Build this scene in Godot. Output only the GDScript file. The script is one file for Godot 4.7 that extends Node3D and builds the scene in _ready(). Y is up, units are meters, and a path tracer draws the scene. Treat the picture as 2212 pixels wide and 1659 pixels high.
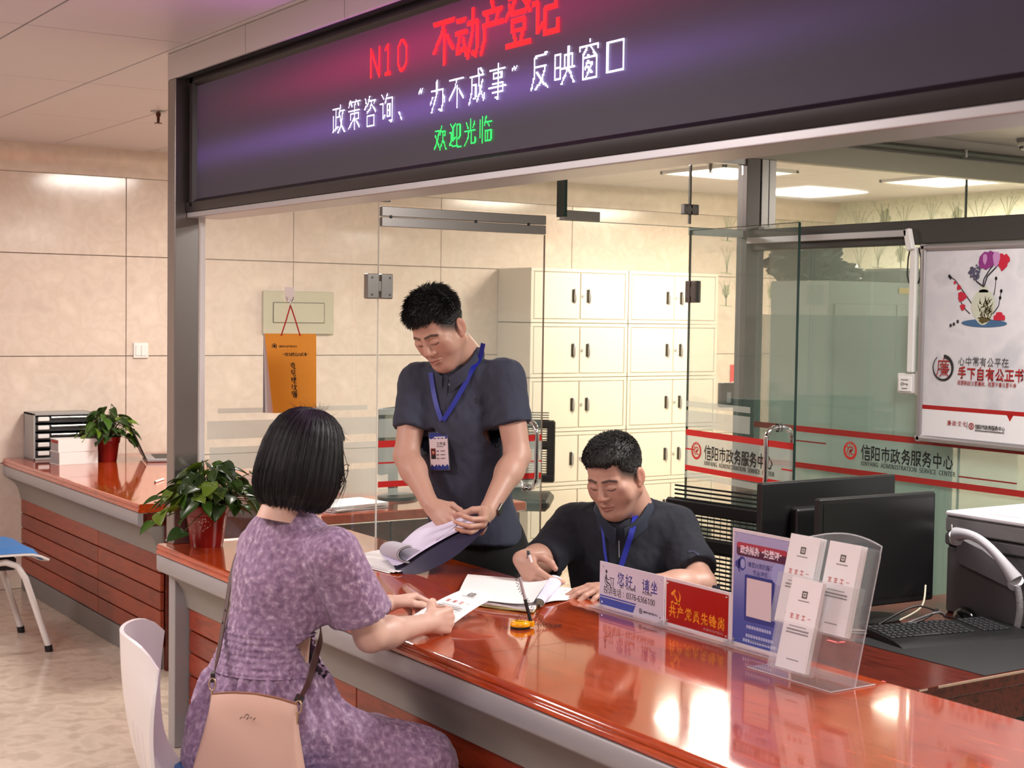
extends Node3D
# A service counter in a government hall: three people, glass partitions, an LED sign. Units: metres, y up.
# x runs along the counter (towards the camera's right), z towards the customers' side; the counter's front edge is z = 0.

const CT := 0.728            # counter top
const CEIL := 2.453
const GX := -1.966           # plane of the glass side partition
const GZ := -2.74            # plane of the rear glass partition
const WX := -5.264           # stone wall on the left
const CAM := Vector3(3.03026, 1.5568, 1.82035)

var used := {}
var rng := RandomNumberGenerator.new()
var M := {}

func _ready() -> void:
	rng.seed = 7
	# ---------------------------------------------------------------- camera
	var cam := Camera3D.new()
	cam.name = "camera"
	var fwd := Vector3(-0.83507, -0.047106, -0.548122)
	var rgt := Vector3(0.548107, 0.014382, -0.836284)
	var upv := Vector3(-0.047278, 0.998786, -0.013809)
	cam.transform = Transform3D(Basis(rgt, upv, -fwd).orthonormalized(), CAM)
	var ca := CameraAttributesPhysical.new()
	ca.frustum_focal_length = 46.29
	ca.frustum_focus_distance = 4.9
	ca.exposure_aperture = 7.0
	cam.attributes = ca
	cam.keep_aspect = Camera3D.KEEP_HEIGHT
	cam.fov = 2.0 * rad_to_deg(atan(829.5 / 3200.0))
	cam.near = 0.05
	cam.far = 60.0
	cam.current = true
	add_child(cam)
	# ---------------------------------------------------------------- sky, exposure
	var we := WorldEnvironment.new()
	we.name = "environment"
	var en := Environment.new()
	en.background_mode = Environment.BG_SKY
	var sk := Sky.new()
	var ps := PhysicalSkyMaterial.new()
	ps.energy_multiplier = 1.0
	sk.sky_material = ps
	en.sky = sk
	en.background_energy_multiplier = 1.0
	en.tonemap_mode = Environment.TONE_MAPPER_LINEAR
	en.tonemap_exposure = 2.7
	en.sdfgi_enabled = true
	en.ssao_enabled = true
	en.ssil_enabled = true
	we.environment = en
	add_child(we)
	# ---------------------------------------------------------------- lights (ceiling panels; their fittings are built in ceiling_lights)
	panel_light(Vector3(-3.5, CEIL, -1.3), Color(1.0, 0.97, 0.93), 2.4, "over the far counter, mirrored in the stone wall")
	panel_light(Vector3(2.75, CEIL, -2.7), Color(1.0, 0.98, 0.96), 2.2, "over the staff area beyond the printer")
	panel_light(Vector3(0.45, CEIL, -1.75), Color(1.0, 0.98, 0.96), 2.4, "over the staff desk and monitors")
	panel_light(Vector3(0.5, CEIL, -5.5), Color(1.0, 0.99, 0.95), 2.6, "at the back of the staff room")
	panel_light(Vector3(-3.9, CEIL, -4.3), Color(1.0, 0.96, 0.88), 2.2, "in front of the beige cabinet stacks")
	panel_light(Vector3(-3.4, CEIL, -5.7), Color(1.0, 0.95, 0.84), 3.0, "by the wallpapered rear wall")
	panel_light(Vector3(-1.2, CEIL, 1.9), Color(1.0, 0.95, 0.94), 1.9, "over the woman's side of the counter")
	panel_light(Vector3(2.1, CEIL, 1.3), Color(1.0, 0.95, 0.94), 1.7, "over the near end of the counter")
	panel_light(Vector3(-3.6, CEIL, 2.6), Color(1.0, 0.95, 0.94), 2.2, "over the empty white chair")
	panel_light(Vector3(4.6, CEIL, 2.9), Color(1.0, 0.95, 0.94), 1.6, "at the hall's far corner")
	# the LED sign throws a little red and violet light on the ceiling in front of it
	var led := AreaLight3D.new()
	led.name = "led_glow"
	led.area_size = Vector2(2.2, 0.35)
	led.light_color = Color(0.75, 0.3, 0.85)
	led.light_energy = 0.28
	led.shadow_enabled = true
	led.position = Vector3(0.0, 2.13, -0.07)
	led.rotation = Vector3(0, PI, 0)
	add_child(led)
	materials()
	build_room()
	build_sign()
	build_counters()
	build_partitions()
	build_back_room()
	build_hall_things()
	build_counter_things()
	build_desk()
	build_people()

func panel_light(p: Vector3, c: Color, e: float, where: String) -> void:
	var s := Vector2(0.6, 0.6)
	var l := AreaLight3D.new()
	l.name = "panel_light"
	l.area_size = s * 0.94
	l.light_color = c
	l.light_energy = e
	l.shadow_enabled = true
	l.position = p + Vector3(0, -0.03, 0)
	l.rotation = Vector3(-PI / 2, 0, 0)
	add_child(l, true)
	var t := thing("ceiling_light", "square white ceiling light panel " + where, "ceiling light", p, 0.0, "square ceiling light panels")
	var g := Geo.new()
	for k in 4:
		var b := Basis(Vector3.UP, k * PI / 2)
		g.box(b * Vector3(0, -0.008, s.y * 0.5 - 0.012), Vector3(s.x, 0.02, 0.024), 0.003, b)
	obj("frame", g, mk(Color(0.9, 0.9, 0.9), 0.4), t)
	g = Geo.new()
	g.box(Vector3(0, -0.004, 0), Vector3(s.x - 0.046, 0.01, s.y - 0.046), 0.0)
	var m := mk(Color(0.95, 0.95, 0.95), 0.5)
	m.emission_enabled = true
	m.emission = c
	m.emission_energy_multiplier = 3.0
	obj("diffuser_panel", g, m, t)

# ==================================================================== naming and tagging
func numbered(s: String) -> String:
	if not used.has(s):
		used[s] = 0
		return s
	used[s] += 1
	return "%s_%03d" % [s, used[s]]

func thing(called: String, label: String, category: String, at := Vector3.ZERO, turn := 0.0, group := "") -> Node3D:
	var o := Node3D.new()
	o.name = numbered(called)
	add_child(o)
	o.position = at
	o.rotation.y = turn
	return tag(o, label, category, group)

func tag(o: Node3D, label: String, category: String, group := "") -> Node3D:
	o.set_meta("label", label)
	o.set_meta("category", category)
	if group:
		o.set_meta("group", group)
	return o

func obj(called: String, g, m: Material, parent: Node3D = null) -> MeshInstance3D:
	var o := MeshInstance3D.new()
	o.mesh = g if g is Mesh else g.mesh()
	o.material_override = m
	if parent == null:
		o.name = numbered(called)
		add_child(o)
	else:
		o.name = called
		parent.add_child(o, true)
	return o

func struct(called: String, g, m: Material, parent: Node3D = null) -> MeshInstance3D:
	var o := obj(called, g, m, parent)
	if parent == null:
		o.set_meta("kind", "structure")
	return o

func single(called: String, g, m: Material, label: String, category: String, group := "") -> MeshInstance3D:
	var o := obj(called, g, m)
	tag(o, label, category, group)
	return o

func dup(root: Node3D, at: Vector3, turn: float, label := "", group := "") -> Node3D:
	var r: Node3D = root.duplicate()
	var base: String = root.name
	var cut := base.rfind("_0")
	if cut > 0 and base.length() - cut == 4:
		base = base.substr(0, cut)
	r.name = numbered(base)
	add_child(r)
	r.position = at
	r.rotation.y = turn
	if label:
		r.set_meta("label", label)
	if group:
		r.set_meta("group", group)
	return r

# ==================================================================== materials
func mk(c: Color, rough := 0.6, metal := 0.0) -> StandardMaterial3D:
	var m := StandardMaterial3D.new()
	m.albedo_color = c
	m.roughness = rough
	m.metallic = metal
	m.cull_mode = BaseMaterial3D.CULL_DISABLED
	return m

func noise(freq: float, oct: int, sd: int, cols: Array, offs: Array, kind := FastNoiseLite.TYPE_SIMPLEX_SMOOTH, size := 512) -> NoiseTexture2D:
	var f := FastNoiseLite.new()
	f.noise_type = kind
	f.frequency = freq
	f.fractal_octaves = oct
	f.seed = sd
	var t := NoiseTexture2D.new()
	t.width = size
	t.height = size
	t.seamless = true
	t.noise = f
	var g := Gradient.new()
	g.offsets = PackedFloat32Array(offs)
	g.colors = PackedColorArray(cols)
	t.color_ramp = g
	return t

func tri(m: StandardMaterial3D, t: Texture2D, sc: Vector3, in_world := true) -> StandardMaterial3D:
	m.albedo_texture = t
	m.uv1_triplanar = true
	m.uv1_world_triplanar = in_world
	m.uv1_scale = sc
	return m

func bump(m: StandardMaterial3D, freq: float, oct: int, strength: float, sc: Vector3, sd := 3, in_world := false) -> StandardMaterial3D:
	var f := FastNoiseLite.new()
	f.frequency = freq
	f.fractal_octaves = oct
	f.seed = sd
	var t := NoiseTexture2D.new()
	t.width = 512
	t.height = 512
	t.seamless = true
	t.noise = f
	m.heightmap_enabled = true
	m.heightmap_texture = t
	m.heightmap_scale = strength
	if not m.uv1_triplanar:
		m.uv1_triplanar = true
		m.uv1_world_triplanar = in_world
		m.uv1_scale = sc
	return m

func glass(a := 0.06, c := Color(0.8, 0.92, 0.88)) -> StandardMaterial3D:
	var m := mk(Color(c.r, c.g, c.b, a), 0.03)
	m.transparency = BaseMaterial3D.TRANSPARENCY_ALPHA
	return m

func film(c: Color, a: float, rough := 0.6) -> StandardMaterial3D:
	var m := mk(Color(c.r, c.g, c.b, a), rough)
	m.transparency = BaseMaterial3D.TRANSPARENCY_ALPHA
	return m

func materials() -> void:
	var stone := mk(Color(1, 1, 1), 0.13)
	M.stone = tri(stone, noise(0.011, 5, 4, [Color(0.80, 0.735, 0.69), Color(0.855, 0.795, 0.75), Color(0.83, 0.765, 0.715), Color(0.89, 0.83, 0.785)], [0.0, 0.42, 0.55, 1.0]), Vector3(0.8, 0.8, 0.8))
	M.grout = mk(Color(0.60, 0.52, 0.46), 0.8)
	M.paint = mk(Color(0.86, 0.83, 0.80), 0.7)
	M.wallpaper = tri(mk(Color(1, 1, 1), 0.6), noise(0.02, 5, 9, [Color(0.80, 0.82, 0.74), Color(0.90, 0.91, 0.84), Color(0.86, 0.87, 0.79)], [0.1, 0.5, 0.9]), Vector3(1.3, 1.3, 1.3))
	M.wallprint = mk(Color(0.66, 0.68, 0.57), 0.7)
	M.ceil = mk(Color(0.78, 0.755, 0.76), 0.45)
	M.ceil_gap = mk(Color(0.08, 0.08, 0.09), 0.9)
	M.floor = tri(mk(Color(1, 1, 1), 0.16), noise(0.013, 5, 12, [Color(0.70, 0.64, 0.58), Color(0.78, 0.72, 0.66), Color(0.74, 0.68, 0.62)], [0.2, 0.5, 0.8]), Vector3(1, 1, 1))
	M.wood = tri(mk(Color(1, 1, 1), 0.09), noise(0.012, 4, 21, [Color(0.56, 0.185, 0.06), Color(0.69, 0.265, 0.09), Color(0.62, 0.22, 0.072), Color(0.75, 0.31, 0.115)], [0.1, 0.45, 0.6, 0.95]), Vector3(0.55, 5.0, 4.0))
	M.wood.clearcoat_enabled = true
	M.wood.clearcoat = 0.6
	M.wood.clearcoat_roughness = 0.04
	M.plank = tri(mk(Color(1, 1, 1), 0.3), noise(0.014, 4, 23, [Color(0.46, 0.165, 0.085), Color(0.56, 0.215, 0.11), Color(0.50, 0.185, 0.095)], [0.2, 0.5, 0.85]), Vector3(0.5, 4.0, 4.0))
	M.plank2 = tri(mk(Color(0.90, 0.86, 0.86), 0.3), M.plank.albedo_texture, Vector3(0.45, 3.6, 4.0))
	M.darkwood = tri(mk(Color(1, 1, 1), 0.2), noise(0.013, 4, 27, [Color(0.26, 0.09, 0.06), Color(0.36, 0.13, 0.09), Color(0.30, 0.105, 0.075)], [0.2, 0.5, 0.85]), Vector3(0.6, 4.0, 4.0))
	M.lip = mk(Color(0.60, 0.59, 0.60), 0.38, 0.25)
	M.greypaint = mk(Color(0.52, 0.50, 0.48), 0.5, 0.1)
	M.plinth = mk(Color(0.44, 0.43, 0.43), 0.45, 0.2)
	M.steel = mk(Color(0.56, 0.54, 0.53), 0.3, 0.9)
	M.steeldark = mk(Color(0.36, 0.34, 0.335), 0.36, 0.8)
	M.chrome = mk(Color(0.86, 0.86, 0.87), 0.08, 1.0)
	M.alu = mk(Color(0.70, 0.70, 0.71), 0.35, 0.6)
	M.black = mk(Color(0.035, 0.035, 0.04), 0.45)
	M.blackgloss = mk(Color(0.02, 0.02, 0.022), 0.12)
	M.frame = mk(Color(0.115, 0.095, 0.105), 0.38, 0.35)
	M.white = mk(Color(0.90, 0.89, 0.88), 0.45)
	M.paper = mk(Color(0.93, 0.925, 0.93), 0.75)
	M.red = mk(Color(0.80, 0.05, 0.04), 0.5)
	M.ink = mk(Color(0.05, 0.05, 0.06), 0.7)
	M.glass = glass(0.05)
	M.acryl = glass(0.06, Color(0.9, 0.93, 0.95))
	M.glassedge = mk(Color(0.10, 0.20, 0.18), 0.15)
	M.glassedge_l = mk(Color(0.80, 0.82, 0.78), 0.2)
	M.frost = film(Color(0.80, 0.83, 0.80), 0.55)
	M.locker = mk(Color(0.80, 0.77, 0.72), 0.42)
	M.lockergap = mk(Color(0.30, 0.27, 0.23), 0.8)
	M.greygreen = mk(Color(0.60, 0.66, 0.63), 0.45)

# ==================================================================== geometry
class Geo:
	var v := PackedVector3Array()
	var n := PackedVector3Array()
	var uv := PackedVector2Array()
	var c := PackedColorArray()
	var colored := false

	func tri(a: Vector3, b: Vector3, d: Vector3, na: Vector3, nb: Vector3, nd: Vector3, ua := Vector2.ZERO, ub := Vector2.ZERO, ud := Vector2.ZERO) -> void:
		if (b - a).cross(d - a).dot(na + nb + nd) > 0.0:
			v.append(a); v.append(d); v.append(b)
			n.append(na); n.append(nd); n.append(nb)
			uv.append(ua); uv.append(ud); uv.append(ub)
		else:
			v.append(a); v.append(b); v.append(d)
			n.append(na); n.append(nb); n.append(nd)
			uv.append(ua); uv.append(ub); uv.append(ud)

	func quad(a: Vector3, b: Vector3, d: Vector3, e: Vector3, nr: Vector3) -> void:
		tri(a, b, d, nr, nr, nr, Vector2(0, 0), Vector2(1, 0), Vector2(1, 1))
		tri(a, d, e, nr, nr, nr, Vector2(0, 0), Vector2(1, 1), Vector2(0, 1))

	func quadn(a: Vector3, b: Vector3, d: Vector3, e: Vector3, na: Vector3, nb: Vector3, nd: Vector3, ne: Vector3) -> void:
		tri(a, b, d, na, nb, nd)
		tri(a, d, e, na, nd, ne)

	func box(at: Vector3, size: Vector3, bev := 0.003, bs := Basis.IDENTITY) -> void:
		var h := size * 0.5
		var b := minf(bev, minf(h.x, minf(h.y, h.z)) * 0.9)
		var ax := [Vector3.RIGHT, Vector3.UP, Vector3.BACK]
		for i in 3:
			var j := (i + 1) % 3
			var k := (i + 2) % 3
			for s: float in [-1.0, 1.0]:
				var q := []
				for w: Vector2 in [Vector2(-1, -1), Vector2(1, -1), Vector2(1, 1), Vector2(-1, 1)]:
					var p := Vector3.ZERO
					p[i] = s * h[i]
					p[j] = w.x * (h[j] - b)
					p[k] = w.y * (h[k] - b)
					q.append(at + bs * p)
				quad(q[0], q[1], q[2], q[3], bs * (ax[i] * s))
			if b > 0.0:
				# edges along axis k, between the faces of i and j
				for si: float in [-1.0, 1.0]:
					for sj: float in [-1.0, 1.0]:
						var a0 := Vector3.ZERO
						a0[i] = si * h[i]
						a0[j] = sj * (h[j] - b)
						a0[k] = h[k] - b
						var b0 := Vector3.ZERO
						b0[i] = si * (h[i] - b)
						b0[j] = sj * h[j]
						b0[k] = h[k] - b
						var a1 := a0
						a1[k] = -a0[k]
						var b1 := b0
						b1[k] = -b0[k]
						var ni: Vector3 = bs * (ax[i] * si)
						var nj: Vector3 = bs * (ax[j] * sj)
						quadn(at + bs * a0, at + bs * b0, at + bs * b1, at + bs * a1, ni, nj, nj, ni)
						if i == 0:
							for sk: float in [-1.0, 1.0]:
								var c0 := Vector3(si * (h.x - b), sj * (h.y - b), sk * h.z)
								var p0 := Vector3(si * h.x, sj * (h.y - b), sk * (h.z - b))
								var p1 := Vector3(si * (h.x - b), sj * h.y, sk * (h.z - b))
								tri(at + bs * p0, at + bs * p1, at + bs * c0, ni, nj, bs * (ax[2] * sk))

	func tube(pts: Array, rad, sides := 8, caps := true, closed := false) -> void:
		var m := pts.size()
		var rows := []
		var nrm := []
		var ref := Vector3.ZERO
		for i in m:
			var p: Vector3 = pts[i]
			var t: Vector3
			if closed:
				t = pts[(i + 1) % m] - pts[(i + m - 1) % m]
			else:
				t = pts[mini(i + 1, m - 1)] - pts[maxi(i - 1, 0)]
			t = t.normalized()
			if ref == Vector3.ZERO:
				ref = t.cross(Vector3.UP)
				if ref.length() < 0.1:
					ref = t.cross(Vector3.RIGHT)
			ref = (ref - t * ref.dot(t)).normalized()
			var bi := t.cross(ref)
			var r: float = rad[i] if rad is Array else rad
			var row := []
			var nr := []
			for s in sides:
				var a := TAU * s / sides
				var d := ref * cos(a) + bi * sin(a)
				row.append(p + d * r)
				nr.append(d)
			rows.append(row)
			nrm.append(nr)
		for i in (m if closed else m - 1):
			var i2 := (i + 1) % m
			for s in sides:
				var s2 := (s + 1) % sides
				quadn(rows[i][s], rows[i][s2], rows[i2][s2], rows[i2][s], nrm[i][s], nrm[i][s2], nrm[i2][s2], nrm[i2][s])
		if caps and not closed:
			var t0: Vector3 = (pts[0] - pts[1]).normalized()
			var t1: Vector3 = (pts[m - 1] - pts[m - 2]).normalized()
			for s in sides:
				var s2 := (s + 1) % sides
				tri(pts[0], rows[0][s], rows[0][s2], t0, t0, t0)
				tri(pts[m - 1], rows[m - 1][s], rows[m - 1][s2], t1, t1, t1)

	# profile of (radius, height) turned about y; a corner is kept sharp where a point is given twice
	func lathe(prof: Array, segs := 24, xf := Transform3D.IDENTITY) -> void:
		for i in prof.size() - 1:
			var a: Vector2 = prof[i]
			var b: Vector2 = prof[i + 1]
			if a.distance_to(b) < 1e-6:
				continue
			var na := pn(prof, i, true)
			var nb := pn(prof, i + 1, false)
			for s in segs:
				var a0 := TAU * s / segs
				var a1 := TAU * (s + 1) / segs
				var d0 := Vector3(cos(a0), 0, sin(a0))
				var d1 := Vector3(cos(a1), 0, sin(a1))
				var u := Vector3.UP
				quadn(xf * (d0 * a.x + u * a.y), xf * (d1 * a.x + u * a.y), xf * (d1 * b.x + u * b.y), xf * (d0 * b.x + u * b.y),
					(xf.basis * (d0 * na.x + u * na.y)).normalized(), (xf.basis * (d1 * na.x + u * na.y)).normalized(), (xf.basis * (d1 * nb.x + u * nb.y)).normalized(), (xf.basis * (d0 * nb.x + u * nb.y)).normalized())

	func pn(prof: Array, i: int, first: bool) -> Vector2:
		var sum := Vector2.ZERO
		var own := i if first else i - 1
		for k in [i - 1, i]:
			if k < 0 or k + 1 >= prof.size():
				continue
			var d: Vector2 = prof[k + 1] - prof[k]
			if d.length() < 1e-6:
				continue
			var o: Vector2 = prof[own + 1] - prof[own]
			if d.normalized().dot(o.normalized()) > 0.6:
				sum += Vector2(d.y, -d.x).normalized()
		return sum.normalized()

	# flat polygon (x, y) pushed along +z by depth, then placed
	func extrude(poly: PackedVector2Array, depth: float, xf := Transform3D.IDENTITY, smooth := 0.0) -> void:
		var idx := Geometry2D.triangulate_polygon(poly)
		var nz := (xf.basis * Vector3.BACK).normalized()
		var e := Vector3(0, 0, depth)
		for i in range(0, idx.size(), 3):
			var a := Vector3(poly[idx[i]].x, poly[idx[i]].y, 0)
			var b := Vector3(poly[idx[i + 1]].x, poly[idx[i + 1]].y, 0)
			var d := Vector3(poly[idx[i + 2]].x, poly[idx[i + 2]].y, 0)
			tri(xf * a, xf * b, xf * d, -nz, -nz, -nz)
			tri(xf * (a + e), xf * (b + e), xf * (d + e), nz, nz, nz)
		var m := poly.size()
		var sg := 1.0 if not Geometry2D.is_polygon_clockwise(poly) else -1.0
		var ns := []
		for i in m:
			var d := poly[(i + 1) % m] - poly[i]
			ns.append(Vector2(d.y, -d.x).normalized() * sg)
		for i in m:
			var j := (i + 1) % m
			var n0: Vector2 = ns[i]
			var n1: Vector2 = ns[i]
			var pv: Vector2 = ns[(i + m - 1) % m]
			var nx: Vector2 = ns[j]
			var own := poly[i].distance_to(poly[j])
			if smooth > 0.0 and pv.dot(n0) > smooth and own < 0.06:
				n0 = pv if poly[i].distance_to(poly[(i + m - 1) % m]) > 0.06 else (n0 + pv).normalized()
			if smooth > 0.0 and nx.dot(n1) > smooth and own < 0.06:
				n1 = nx if poly[j].distance_to(poly[(j + 1) % m]) > 0.06 else (n1 + nx).normalized()
			var a := Vector3(poly[i].x, poly[i].y, 0)
			var b := Vector3(poly[j].x, poly[j].y, 0)
			var w0 := (xf.basis * Vector3(n0.x, n0.y, 0)).normalized()
			var w1 := (xf.basis * Vector3(n1.x, n1.y, 0)).normalized()
			quadn(xf * a, xf * b, xf * (b + e), xf * (a + e), w0, w1, w1, w0)

	# rows of points -> a smooth sheet; thick > 0 adds a back and rims
	func sheet(rows: Array, thick := 0.0, wrap := false) -> void:
		var R := rows.size()
		var C: int = rows[0].size()
		var nn := []
		for i in R:
			var r := []
			for j in C:
				var dv: Vector3 = rows[mini(i + 1, R - 1)][j] - rows[maxi(i - 1, 0)][j]
				var du: Vector3
				if wrap:
					du = rows[i][(j + 1) % C] - rows[i][(j + C - 1) % C]
				else:
					du = rows[i][mini(j + 1, C - 1)] - rows[i][maxi(j - 1, 0)]
				r.append(du.cross(dv).normalized())
			nn.append(r)
		for i in R - 1:
			for j in (C if wrap else C - 1):
				var k := (j + 1) % C
				quadn(rows[i][j], rows[i][k], rows[i + 1][k], rows[i + 1][j], nn[i][j], nn[i][k], nn[i + 1][k], nn[i + 1][j])
				if thick > 0.0:
					quadn(rows[i][j] - nn[i][j] * thick, rows[i][k] - nn[i][k] * thick, rows[i + 1][k] - nn[i + 1][k] * thick, rows[i + 1][j] - nn[i + 1][j] * thick, -nn[i][j], -nn[i][k], -nn[i + 1][k], -nn[i + 1][j])
		if thick > 0.0:
			var rim := []
			for j in C - (0 if wrap else 1):
				rim.append([0, j, 0, (j + 1) % C, 1])
				rim.append([R - 1, j, R - 1, (j + 1) % C, -1])
			if not wrap:
				for i in R - 1:
					rim.append([i, 0, i + 1, 0, 2])
					rim.append([i, C - 1, i + 1, C - 1, 3])
			for q in rim:
				var a: Vector3 = rows[q[0]][q[1]]
				var b: Vector3 = rows[q[2]][q[3]]
				var na: Vector3 = nn[q[0]][q[1]]
				var nb: Vector3 = nn[q[2]][q[3]]
				var o := (b - a).cross(na).normalized()
				quad(a, b, b - nb * thick, a - na * thick, o)

	func append(g: Geo, xf := Transform3D.IDENTITY) -> void:
		for i in g.v.size():
			v.append(xf * g.v[i])
			n.append((xf.basis * g.n[i]).normalized())
		uv.append_array(g.uv)
		if g.colored:
			colored = true
			c.append_array(g.c)

	func mesh() -> ArrayMesh:
		var a := []
		a.resize(Mesh.ARRAY_MAX)
		a[Mesh.ARRAY_VERTEX] = v
		a[Mesh.ARRAY_NORMAL] = n
		if uv.size() == v.size():
			a[Mesh.ARRAY_TEX_UV] = uv
		if colored and c.size() == v.size():
			a[Mesh.ARRAY_COLOR] = c
		var m := ArrayMesh.new()
		m.add_surface_from_arrays(Mesh.PRIMITIVE_TRIANGLES, a)
		return m
# ==================================================================== lettering: each character as brush strokes on a 16 x 16 grid (x right, y down, hexadecimal)
const SAY := "2143 05353d6b "
const ZHU := "3013 2171 4153 a083 91f1 c1d3 "
const ROOF := "8082 4052 c0b2 1513e3e5 "
var GL := {
	"不": "12e2 82661b 858f a7eb", "动": "1363 0777 371d6c 597e 85e5ecdfbe b1b78f", "产": "7082 23d3 4456 b4a6 27e7 373b1f",
	"登": "21614407 2345 91e6 d1b3 e3c5 46b6 48b8bb4b48 5c6e ac9e 1fef", "记": SAY + "72d2d7777eeeeb", "政": "0272 424d 4777 161d 0e7c a186 94f4 d4bb7f 96bbff",
	"策": ZHU + "15e5 848f 3a37d7daba 891e 89ee", "咨": "2133 1644 7054 62e2c4 938648 94e8 4acacf4f4a", "询": SAY + "8165 73e3eddfbe 86b6bc8c86 89b9",
	"、": "2b5f", "办": "25d5dccf9e 71772f 381b e8fb", "成": "23e3 333a1f 37777c5d 90a7eefb d5ba8e b0d2", "事": "12e2 44b4b64644 38c8cc3c 0afa 808f6e",
	"反": "d1323a1f 46c69c4f 589cef", "映": "13535d1d13 1858 84e4e9 8489 69f9 b1b96f b9ff", "窗": "8081 1412e2e4 6336 93c6 7667 37d7df3f37 785b 69a96e 6aad",
	"口": "23d3de2e23", "欢": "1363490e 166d 9176 84e4d7 b5b97f b9ff", "迎": "2143 16363b1d5eff 81535b89 a2e2e9ca a2ad", "光": "8086 3255 d2b5 17e7 675b1f 979eeeeb",
	"临": "121c 404f 8065 73f3 a4c6 78e8ee7e78 a8ae", "信": "4007 353f 90a2 53f3 76e6 78e8 7bebef7f7b", "阳": "115136594c2b 111f 82e2ee8e82 88e8",
	"市": "8082 13e3 3d36d6dcbd 838f", "务": "6025 52c28619 43e8 3adacf9e 786b2f", "服": "11515f4e 11190f 1555 1959 8f81e1e5c5 88e8bc9f a9ff", "中": "24d4da2a24 808f",
	"心": "271c 555d6ebecb 7295 c6ea", "我": "6022 14e4 424e2d 1a78 90a7effc d67d c1e3", "为": "3153 15d5ddbf 80856b1f 88ab",
	"群": "116165 0373 1565 41370b 29696e2e29 90a2 e0d2 83f3 96f6 89f9 c3cf", "众": "8026 80e6 471f 497e b78f b9ff", "实": "8081 1412e2e4 4466 3758 1aea 85892f 9bef",
	"意": "8081 22d2 5264 a294 14e4 46c6ca4a46 48c8 2c1f 5c6fbfcd 8b9d dcfe", "见": "3931c1c9 73781f 999eeeec", "建": "62d2d666 54f4 68e8 5bfb a0ad 124226463b0e 194dff",
	"议": SAY + "a1b3 e3ab6f 83baff", "簿": ZHU + "1526 0819 0e2b 45f5 56e6ea5a56 58e8 a4ab 4cfc cbcfaf 6d7e", "廉": "8081 22e2 22290f 6374 b3a4 45e5 57d7db5b 39f9 858e a5ae 8b4f abef",
	"常": ROOF + "55b5b75755 3e39d9ddbe 878f", "有": "13e3 70561a 56c6cfae 565f 59c9 5ccc", "公": "615519 91b5e9 783ecd aadf", "平": "22d2 4457 c4a7 19e9 828f",
	"在": "13e3 60460b 373f 68e8 a5ae 5efe", "手": "c032 25d5 19e9 818e6e", "下": "12e2 828f 96d9", "自": "7062 33c3cf3f33 37c7 3bcb", "正": "12e2 828e 88d8 474e 0efe",
	"书": "23b3b7 17d7dcbd 707f c0e2", "既": "11515818 111e5b 1555 4a6d 81e1 8186f6 c1b97f b9befefc", "要": "11e1 33c3c73733 6167 9197 1aea 784ccf ba9d2f",
	"勤": "0282 2024 5054 2454 1666691916 444e 1b7b 0e7d 95e5edcf b1b78f", "又": "23d39b2f 359bef", "干": "22d2 18e8 828f", "净": "1335 0d39 8054 72c2a4 65d5da6a 48f8 959e7e",
	"文": "8082 13e3 448bef c48b2f", "化": "5007 454f 818d9eeeeb d388", "您": "4015 3339 8063 72e2d4 a3a989 7567 c5e7 2b1e 5b6fbfcd 8a9c dbfe",
	"好": "301a6e 04644b0f 82e2b6be9e 78f8", "，": "2b3d1f", "请": SAY + "72f2 74e4 66f6 b0b6 8f88e8efcf 8aea 8cec", "坐": "4218 4467 b298 b4e8 808e 3ada 1eee",
	"投": "0363 303e1d 0967 818466 81d1d5f5 78d8bc6f 88ff", "诉": SAY + "e182896f 86f6 c6cf c9fb", "电": "23c3cb2b23 27c7 707eeeec", "话": SAY + "d082 65f5 b1b9 79e9ef7f79",
	"：": "7577 7b7d", "共": "14e4 5059 a0a9 09f9 5a2f aadf", "党": ROOF + "56b6b95956 695c1f 999eeeec", "员": "41b1b44441 3d36c6cd 787b1f 9cef",
	"先": "4125 33d3 8088 18e8 685c1f 989eeeec", "锋": "3005 2363 1666 0969 363e6c a074 92d277 93f7 88e8 8aea 7dfd b7bf", "岗": "8084 3134d4d1 2f26d6dfbf 58ad a85d",
	"差": "5062 b0a2 22d2 34c4 16e6 8286 664b0f 5ada 9a9e 3efe", "评": SAY + "72f2 8497 e4d7 69f9 b2bf", "工": "22d2 828d 1ded", "作": "4007 353f 8056 73f3 a3af a7e7 abeb",
	"证": SAY + "72f2 b2be b8f8 878e 6efe", "对": "0363490e 166e 85f5 d1dfbe 98ab", "的": "4023 13636e1e13 1868 a085 93f3fddf a7ca", "出": "24284c d4d8 28d8 1b1fefeb 808f", "价": "4007 353f a058 a0f8 898b6f c9cf",
	"“": "a587 d5b7", "”": "4526 7556", "·": "7799", "N": "2f21df dfd1", "1": "4371 7f71 4faf", "0": "6191d4dc9f6f3c3461", "3": "31b1b67797bcaf3f",
}

func strokes(ch: String) -> Array:
	var out := []
	if not GL.has(ch):
		return out
	for s: String in GL[ch].split(" ", false):
		var line := []
		for i in range(0, s.length() - 1, 2):
			line.append(Vector2(s.substr(i, 1).hex_to_int(), s.substr(i + 1, 1).hex_to_int()) / 15.0)
		out.append(line)
	return out

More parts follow.
